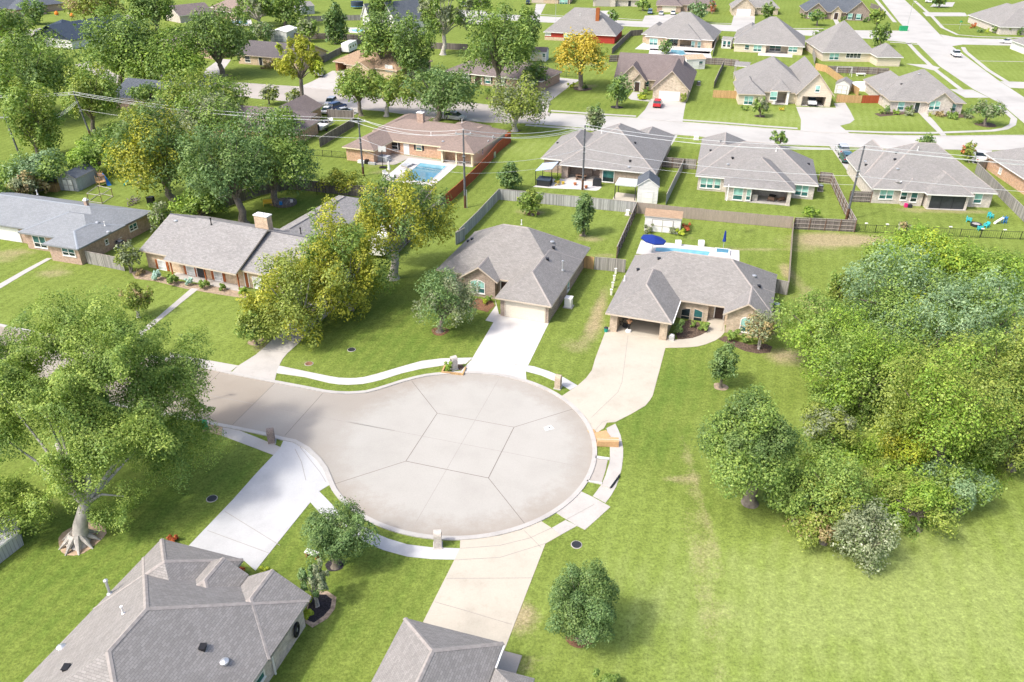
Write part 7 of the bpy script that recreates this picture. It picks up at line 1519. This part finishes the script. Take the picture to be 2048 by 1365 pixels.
# --- gardens at left
LEFT = [('big dark live oak leaning left over the long back fence', (362,262,545,418), (487,448), 'broad', 'oak', 'dark', .4), ('second live oak with ring planter round its trunk', (455,232,622,402), (552,409), 'broad', 'oak', 'mid', .4),
 ('yellow green and russet tree above the far left garden', (222,222,392,398), (348,402), 'broad', 'yellow', 'dark', .5), ('green thicket shrub below the russet tree', (350,372,445,438), (398,440), 'shrub', 'mid', 'bright', .4),
 ('green shrub behind the pale grey shed', (128,272,240,350), (186,352), 'shrub', 'mid', 'bright', .5), ('brownish twiggy bush at the left of the blue grey roof', (8,338,84,398), (45,402), 'shrub', 'brown', 'grey', .5),
 ('green bushes behind the left utility pole', (-20,295,132,378), (60,385), 'shrub', 'mid', 'blue', .4), ('yellow topped tree between the two left utility poles', (22,172,118,312), (72,318), 'upright', 'olive', 'mid', .5),
 ('broad green tree on the left edge above the wires', (-50,78,150,222), (62,240), 'broad', 'mid', 'dark', .35), ('green tree just right of the bend pole', (132,132,232,252), (186,262), 'broad', 'mid', 'olive', .4),
 ('tall green tree behind the navy roofed house', (166,32,318,162), (243,172), 'broad', 'mid', 'dark', .35), ('broad tree in front of the low slate roofed house', (240,78,418,190), (266,180), 'broad', 'mid', 'bright', .4),
 ('dark tree with leaning trunk beside the mulched lawn', (360,18,490,140), (446,153), 'broad', 'dark', 'mid', .4), ('yellow green tree above the mauve roofed house', (318,150,478,240), (384,262), 'broad', 'olive', 'mid', .5),
 ('willow like grey green tree left of the mauve roofed house', (345,195,482,285), (415,306), 'broad', 'grey', 'mid', .5), ('yellowish tree left of the willow like tree', (250,205,345,270), (300,290), 'broad', 'olive', 'grey', .4),
 ('shrubby tree at the top left corner', (-25,25,62,88), (20,95), 'round', 'mid', 'grey', .3), ('brown tinged tree on the top left street', (138,-25,238,44), (200,50), 'broad', 'olive', 'brown', .3), ('dark tree right of the brown tinged one at the top', (255,-30,352,60), (318,64), 'broad', 'dark', 'mid', .4),
 ('small cypress in the top left garden', (44,2,90,46), (64,50), 'upright', 'oak', 'mid', .4), ('pale barked tree beside the small fenced pool', (468,-15,548,46), (522,52), 'airy', 'mid', 'grey', .4), ('dark tree by the far weathered barn', (538,-25,612,48), (570,52), 'round', 'dark', 'mid', .4),
 ('pointed dark cypress behind the long brown fence', (640,4,702,86), (672,88), 'cone', 'dark', 'oak', .4), ('small greyish tree by the long brown fence', (592,38,634,80), (620,84), 'broad', 'grey', 'mid', .5), ('clipped dome tree beside the white metal outbuilding', (500,48,553,82), (528,88), 'round', 'oak', 'grey', .5),
 ('tall thin pale yellow tree beside the street', (550,74,652,168), (607,216), 'airy', 'yellow', 'lime', .5), ('tall tree with bare trunk before the tan roofed house', (716,22,812,130), (762,150), 'broad', 'mid', 'dark', .4), ('dark rounded tree over the tan roofed house', (778,35,872,148), (828,158), 'round', 'dark', 'mid', .4),
 ('white limbed sycamore on the grass behind the taupe ranch', (835,-35,948,82), (886,110), 'airy', 'mid', 'grey', .5), ('big dark tree towering in front of the taupe ranch', (925,22,1070,165), (996,195), 'broad', 'dark', 'mid', .45), ('dark tree right behind the towering one', (1028,12,1082,112), (1056,126), 'upright', 'dark', 'mid', .4),
 ('dark small tree at the ranch driveway gate', (1042,125,1095,176), (1070,182), 'round', 'oak', 'mid', .4), ('first street tree left of the pool house chimney', (665,132,762,214), (722,232), 'broad', 'mid', 'olive', .4), ('white limbed street tree in the middle of the row', (732,148,832,214), (773,233), 'broad', 'olive', 'mid', .5),
 ('broad dark live oak on the verge behind the pool house', (812,138,962,234), (874,242), 'broad', 'oak', 'dark', .3), ('white blossoming tree on the verge right of the pool house', (975,160,1102,250), (1030,263), 'broad', 'grey', 'olive', .45),
 ('golden leaved shade tree in a mulch circle', (1097,72,1218,148), (1162,179), 'broad', 'gold', 'olive', .25), ('round dark oak in a mulch circle before the stone house', (1212,150,1263,206), (1234,216), 'round', 'oak', 'mid', .3), ('thin young tree on the verge left of the bare pole', (1170,212,1211,262), (1188,270), 'upright', 'oak', 'grey', .4),
 ('thin young tree before the bay window house on its street side', (1539,261,1578,292), (1558,299), 'airy', 'oak', 'mid', .4), ('young tree on the street side of the screened porch house', (1834,271,1873,300), (1853,306), 'round', 'oak', 'mid', .4), ('wide low tree on the corner lawn by the avenue', (1944,204,2006,240), (1970,251), 'broad', 'grey', 'oak', .5),
 ('dark tree behind the cream house with the slide', (1744,48,1781,88), (1762,94), 'round', 'dark', 'mid', .4), ('slender tree at the corner before the three gable house', (1740,16,1770,48), (1752,60), 'upright', 'mid', 'olive', .4), ('leafy bush tree between two back roofs', (1625,60,1661,86), (1643,92), 'round', 'mid', 'dark', .3),
 ('small tree before the slate blue roofed house', (1618,20,1652,44), (1634,52), 'round', 'oak', 'mid', .4), ('round tree on the far street lawn by the steel blue SUV', (1377,4,1416,42), (1397,47), 'round', 'oak', 'blue', .4), ('small street tree right of the red brick chimney', (1212,22,1239,44), (1226,50), 'round', 'mid', 'oak', .4),
 ('pointed red tipped cypress at the top edge', (1415,0,1433,27), (1424,28), 'column', 'dark', 'red', .35), ('shrub by the pale stone house door at the top', (1270,-2,1302,18), (1286,22), 'shrub', 'dark', 'mid', .4), ('small tree beside the top stone gable house', (1522,6,1550,38), (1536,42), 'round', 'dark', 'mid', .4),
 ('young tree on the lawn of the pale stucco house', (1504,194,1538,230), (1520,234), 'airy', 'mid', 'grey', .4), ('small myrtle left of two on the street lawn', (520,172,556,205), (538,210), 'broad', 'grey', 'olive', .4), ('small myrtle right of two on the street lawn', (572,180,606,205), (588,214), 'broad', 'olive', 'grey', .5),
 ('tree behind the palm garden at the very top', (1862,-12,1895,10), (1878,16), 'round', 'oak', 'mid', .4), ('ornamental bush at the poolside columns house', (1318,82,1345,106), (1332,108), 'round', 'oak', 'mid', .3), ('small bush tree at the roadside wall of the orange brick house', (1922,282,1950,322), (1938,326), 'upright', 'olive', 'red', .2),
 ('fruit laden bush on the lawn of the bay window house', (1604,411,1638,435), (1621,436), 'shrub', 'bright', 'mid', .4), ('grey weeping shrub at the black chain fence', (1795,440,1822,466), (1808,470), 'shrub', 'grey', 'brown', .3)]
for q in LEFT:
    x0, y0, x1, y1 = q[1]; g_ = (x1-x0)*(.05 if x1 < 640 else .02); T(q[0], (x0-g_, y0-g_*.6, x1+g_, y1+g_*.6), *q[2:], dens=1.0, bark=BARK_PALE if 'white' in q[0] or 'pale bark' in q[0] else BARK)
# more background trees filling the gaps of the top left gardens
for q in (('green tree crown left of the towering navy roof', (-40,20,40,70), (0,110)), ('leafy tree beside the pinkish brown house', (480,60,520,110), (500,115)), ('distant tree left of the sycamore', (800,-20,850,40), (826,50)), ('distant dark tree above the tan roofed house', (735,-20,790,45), (762,70)),
          ('small tree at the edge of the boat yard', (530,215,600,270), (565,285)), ('bushy tree below the bend pole', (160,255,262,305), (215,318)), ('tree top hiding the slate roofed house wall', (255,168,330,205), (296,225)), ('distant tree right of the sycamore', (930,-20,985,30), (958,36)), ('low tree between the far left bushes', (-40,360,20,415), (-8,425)), ('tall tree behind the oak pair', (380,175,470,245), (430,270))):
    T(*q, 'broad', 'mid', 'dark', .4, bark=BARK)
# --- shrubs and bedding plants
SH = [('blue grey agave like shrub leftmost in the ranch bed', (299,538,325,562), 'silver'), ('big green shrub in the ranch bed', (327,545,360,570), 'mid'), ('blue grey shrub right of the big green one', (366,555,388,573), 'silver'), ('round green shrub right of the ranch path', (394,557,420,579), 'mid'), ('round green shrub below the rust shutter', (434,565,454,583), 'mid'), ('small green shrub at the yellow tree foot', (474,572,495,590), 'bright'), ('reddish shrub at the fence end of the ranch bed', (268,535,290,552), 'brown'),
 ('large clipped green shrub at the open garage pillar', (1340,638,1372,674), 'dark'), ('small round shrub left below the double arched window', (1378,641,1396,656), 'mid'), ('small round shrub right below the double arched window', (1394,643,1420,662), 'mid'), ('boxy hedge left below the right arched window', (1450,657,1482,684), 'mid'), ('boxy hedge right below the right arched window', (1480,663,1512,688), 'mid'),
 ('shrub right of the arched window in the brown bed', (968,590,988,606), 'mid'), ('yellow green shrub in the brown bed', (962,596,978,610), 'lime'), ('shrub left in the brown bed', (928,585,950,602), 'mid'), ('light green plant in the timber edged mailbox bed', (886,722,906,744), 'bright'),
 ('pale grass tuft left of the garden shed doors', (1287,448,1310,468), 'grey'), ('pale grass tuft right of the garden shed doors', (1336,452,1354,470), 'grey'), ('yellow green shrub at the right corner of the garden shed', (1350,456,1374,473), 'lime'), ('red flowering shrub beside the garden shed', (1362,445,1384,466), 'red'),
 ('bright fern at the entry of the lower left house', (516,1131,541,1152), 'lime'), ('red and yellow plant at the garage corner of the lower left house', (474,1131,494,1150), 'red'), ('bright fern against the pale brick wall of the lower left house', (603,1212,630,1242), 'lime'), ('low yellow green plant at the thin twiggy tree', (606,1184,632,1208), 'lime'), ('dark red shrub at the far garage corner of the lower left house', (330,1072,360,1086), 'red'),
 ('potted green plants beside the hot tub', (1106,352,1122,366), 'bright'), ('orange flowers beside the hot tub', (1108,360,1122,372), 'gold'), ('yellow shrub at the stone house entry', (1273,188,1299,200), 'lime'), ('round bush at the stone house entry', (1282,174,1300,190), 'mid'), ('golden tall shrub at the white garage door', (1358,184,1378,206), 'olive'),
 ('round bush below the pale stucco house window', (1480,212,1500,222), 'mid'), ('yellow shrub at the stucco house porch', (1555,214,1571,222), 'gold'), ('second round bush below the pale stucco house window', (1522,214,1540,224), 'mid'), ('yellow bush under the golden shade tree', (1133,166,1152,177), 'lime'), ('dark bush under the golden shade tree', (1154,166,1176,180), 'dark'),
 ('tall flowers at the bottom edge right of the lower centre roof', (1180,1345,1252,1380), 'mid'), ('round bush left of the orange brick side lawn', (968,176,984,190), 'mid'), ('bush row piece before the taupe ranch door', (940,166,960,176), 'dark'), ('bush row piece right of the taupe ranch door', (985,170,1003,179), 'dark'), ('reddish hedge before the buff brick ranch', (515,122,560,138), 'brown'), ('hedge under the tan roofed house window', (762,140,800,156), 'mid')]
for lb, bx, mt in SH: T(lb, bx, ((bx[0]+bx[2])/2, bx[3]-1), 'tiny', mt, None, trunk=False, dens=1.5, leaf=.8)
for k, (x, y, hgt, lb) in enumerate(((1775,229,20,'conical clipped shrub leftmost before the corner house'), (1819,226,14,'conical clipped shrub left of the blue front door'), (1897,229,18,'conical clipped shrub right of the arched windows'), (1937,235,20,'conical clipped shrub at the right end of the corner house'), (1961,66,9,'first cone shrub by the top right house wall'), (1990,67,16,'second cone shrub by the top right house wall'), (2017,69,16,'third cone shrub by the top right house wall'), (2040,71,16,'fourth cone shrub by the top right house wall'))):
    T(lb, (x-8, y-hgt, x+8, y), (x, y), 'column', 'oak', 'mid', .4, trunk=False, dens=1.6, leaf=.8)
for x0, x1, y, lb, mt in ((1783,1800,230,'round green shrub second from the left at the corner house','bright'), (1806,1832,233,'pale low shrub below the left window of the corner house','grey'), (1855,1866,235,'yellow shrub right of the corner house path','lime'), (1868,1892,234,'purple grey shrub below the arched windows','brown'), (1886,1925,238,'low hedge at the right of the corner house','mid'), (1925,1945,238,'shrub before the right window of the corner house','grey'), (1757,1770,229,'low shrub at the left wall of the corner house','mid'), (1955,1966,249,'small green shrub at the wide low tree','bright'), (1600,1615,38,'bush at the left gable of the slate blue house','dark'), (1650,1668,38,'bush left of the slate blue house door','dark'), (1680,1694,44,'bush right of the slate blue house door','dark'), (1722,1740,46,'bush at the right gable of the slate blue house','dark'), (1940,1955,58,'flower bush at the top right house porch','red'), (1968,1980,68,'yellow bush at the top right house wall','lime')):
    T(lb, (x0, y-12, x1, y), ((x0+x1)/2, y-1), 'tiny', mt, None, trunk=False, dens=1.5, leaf=.8)
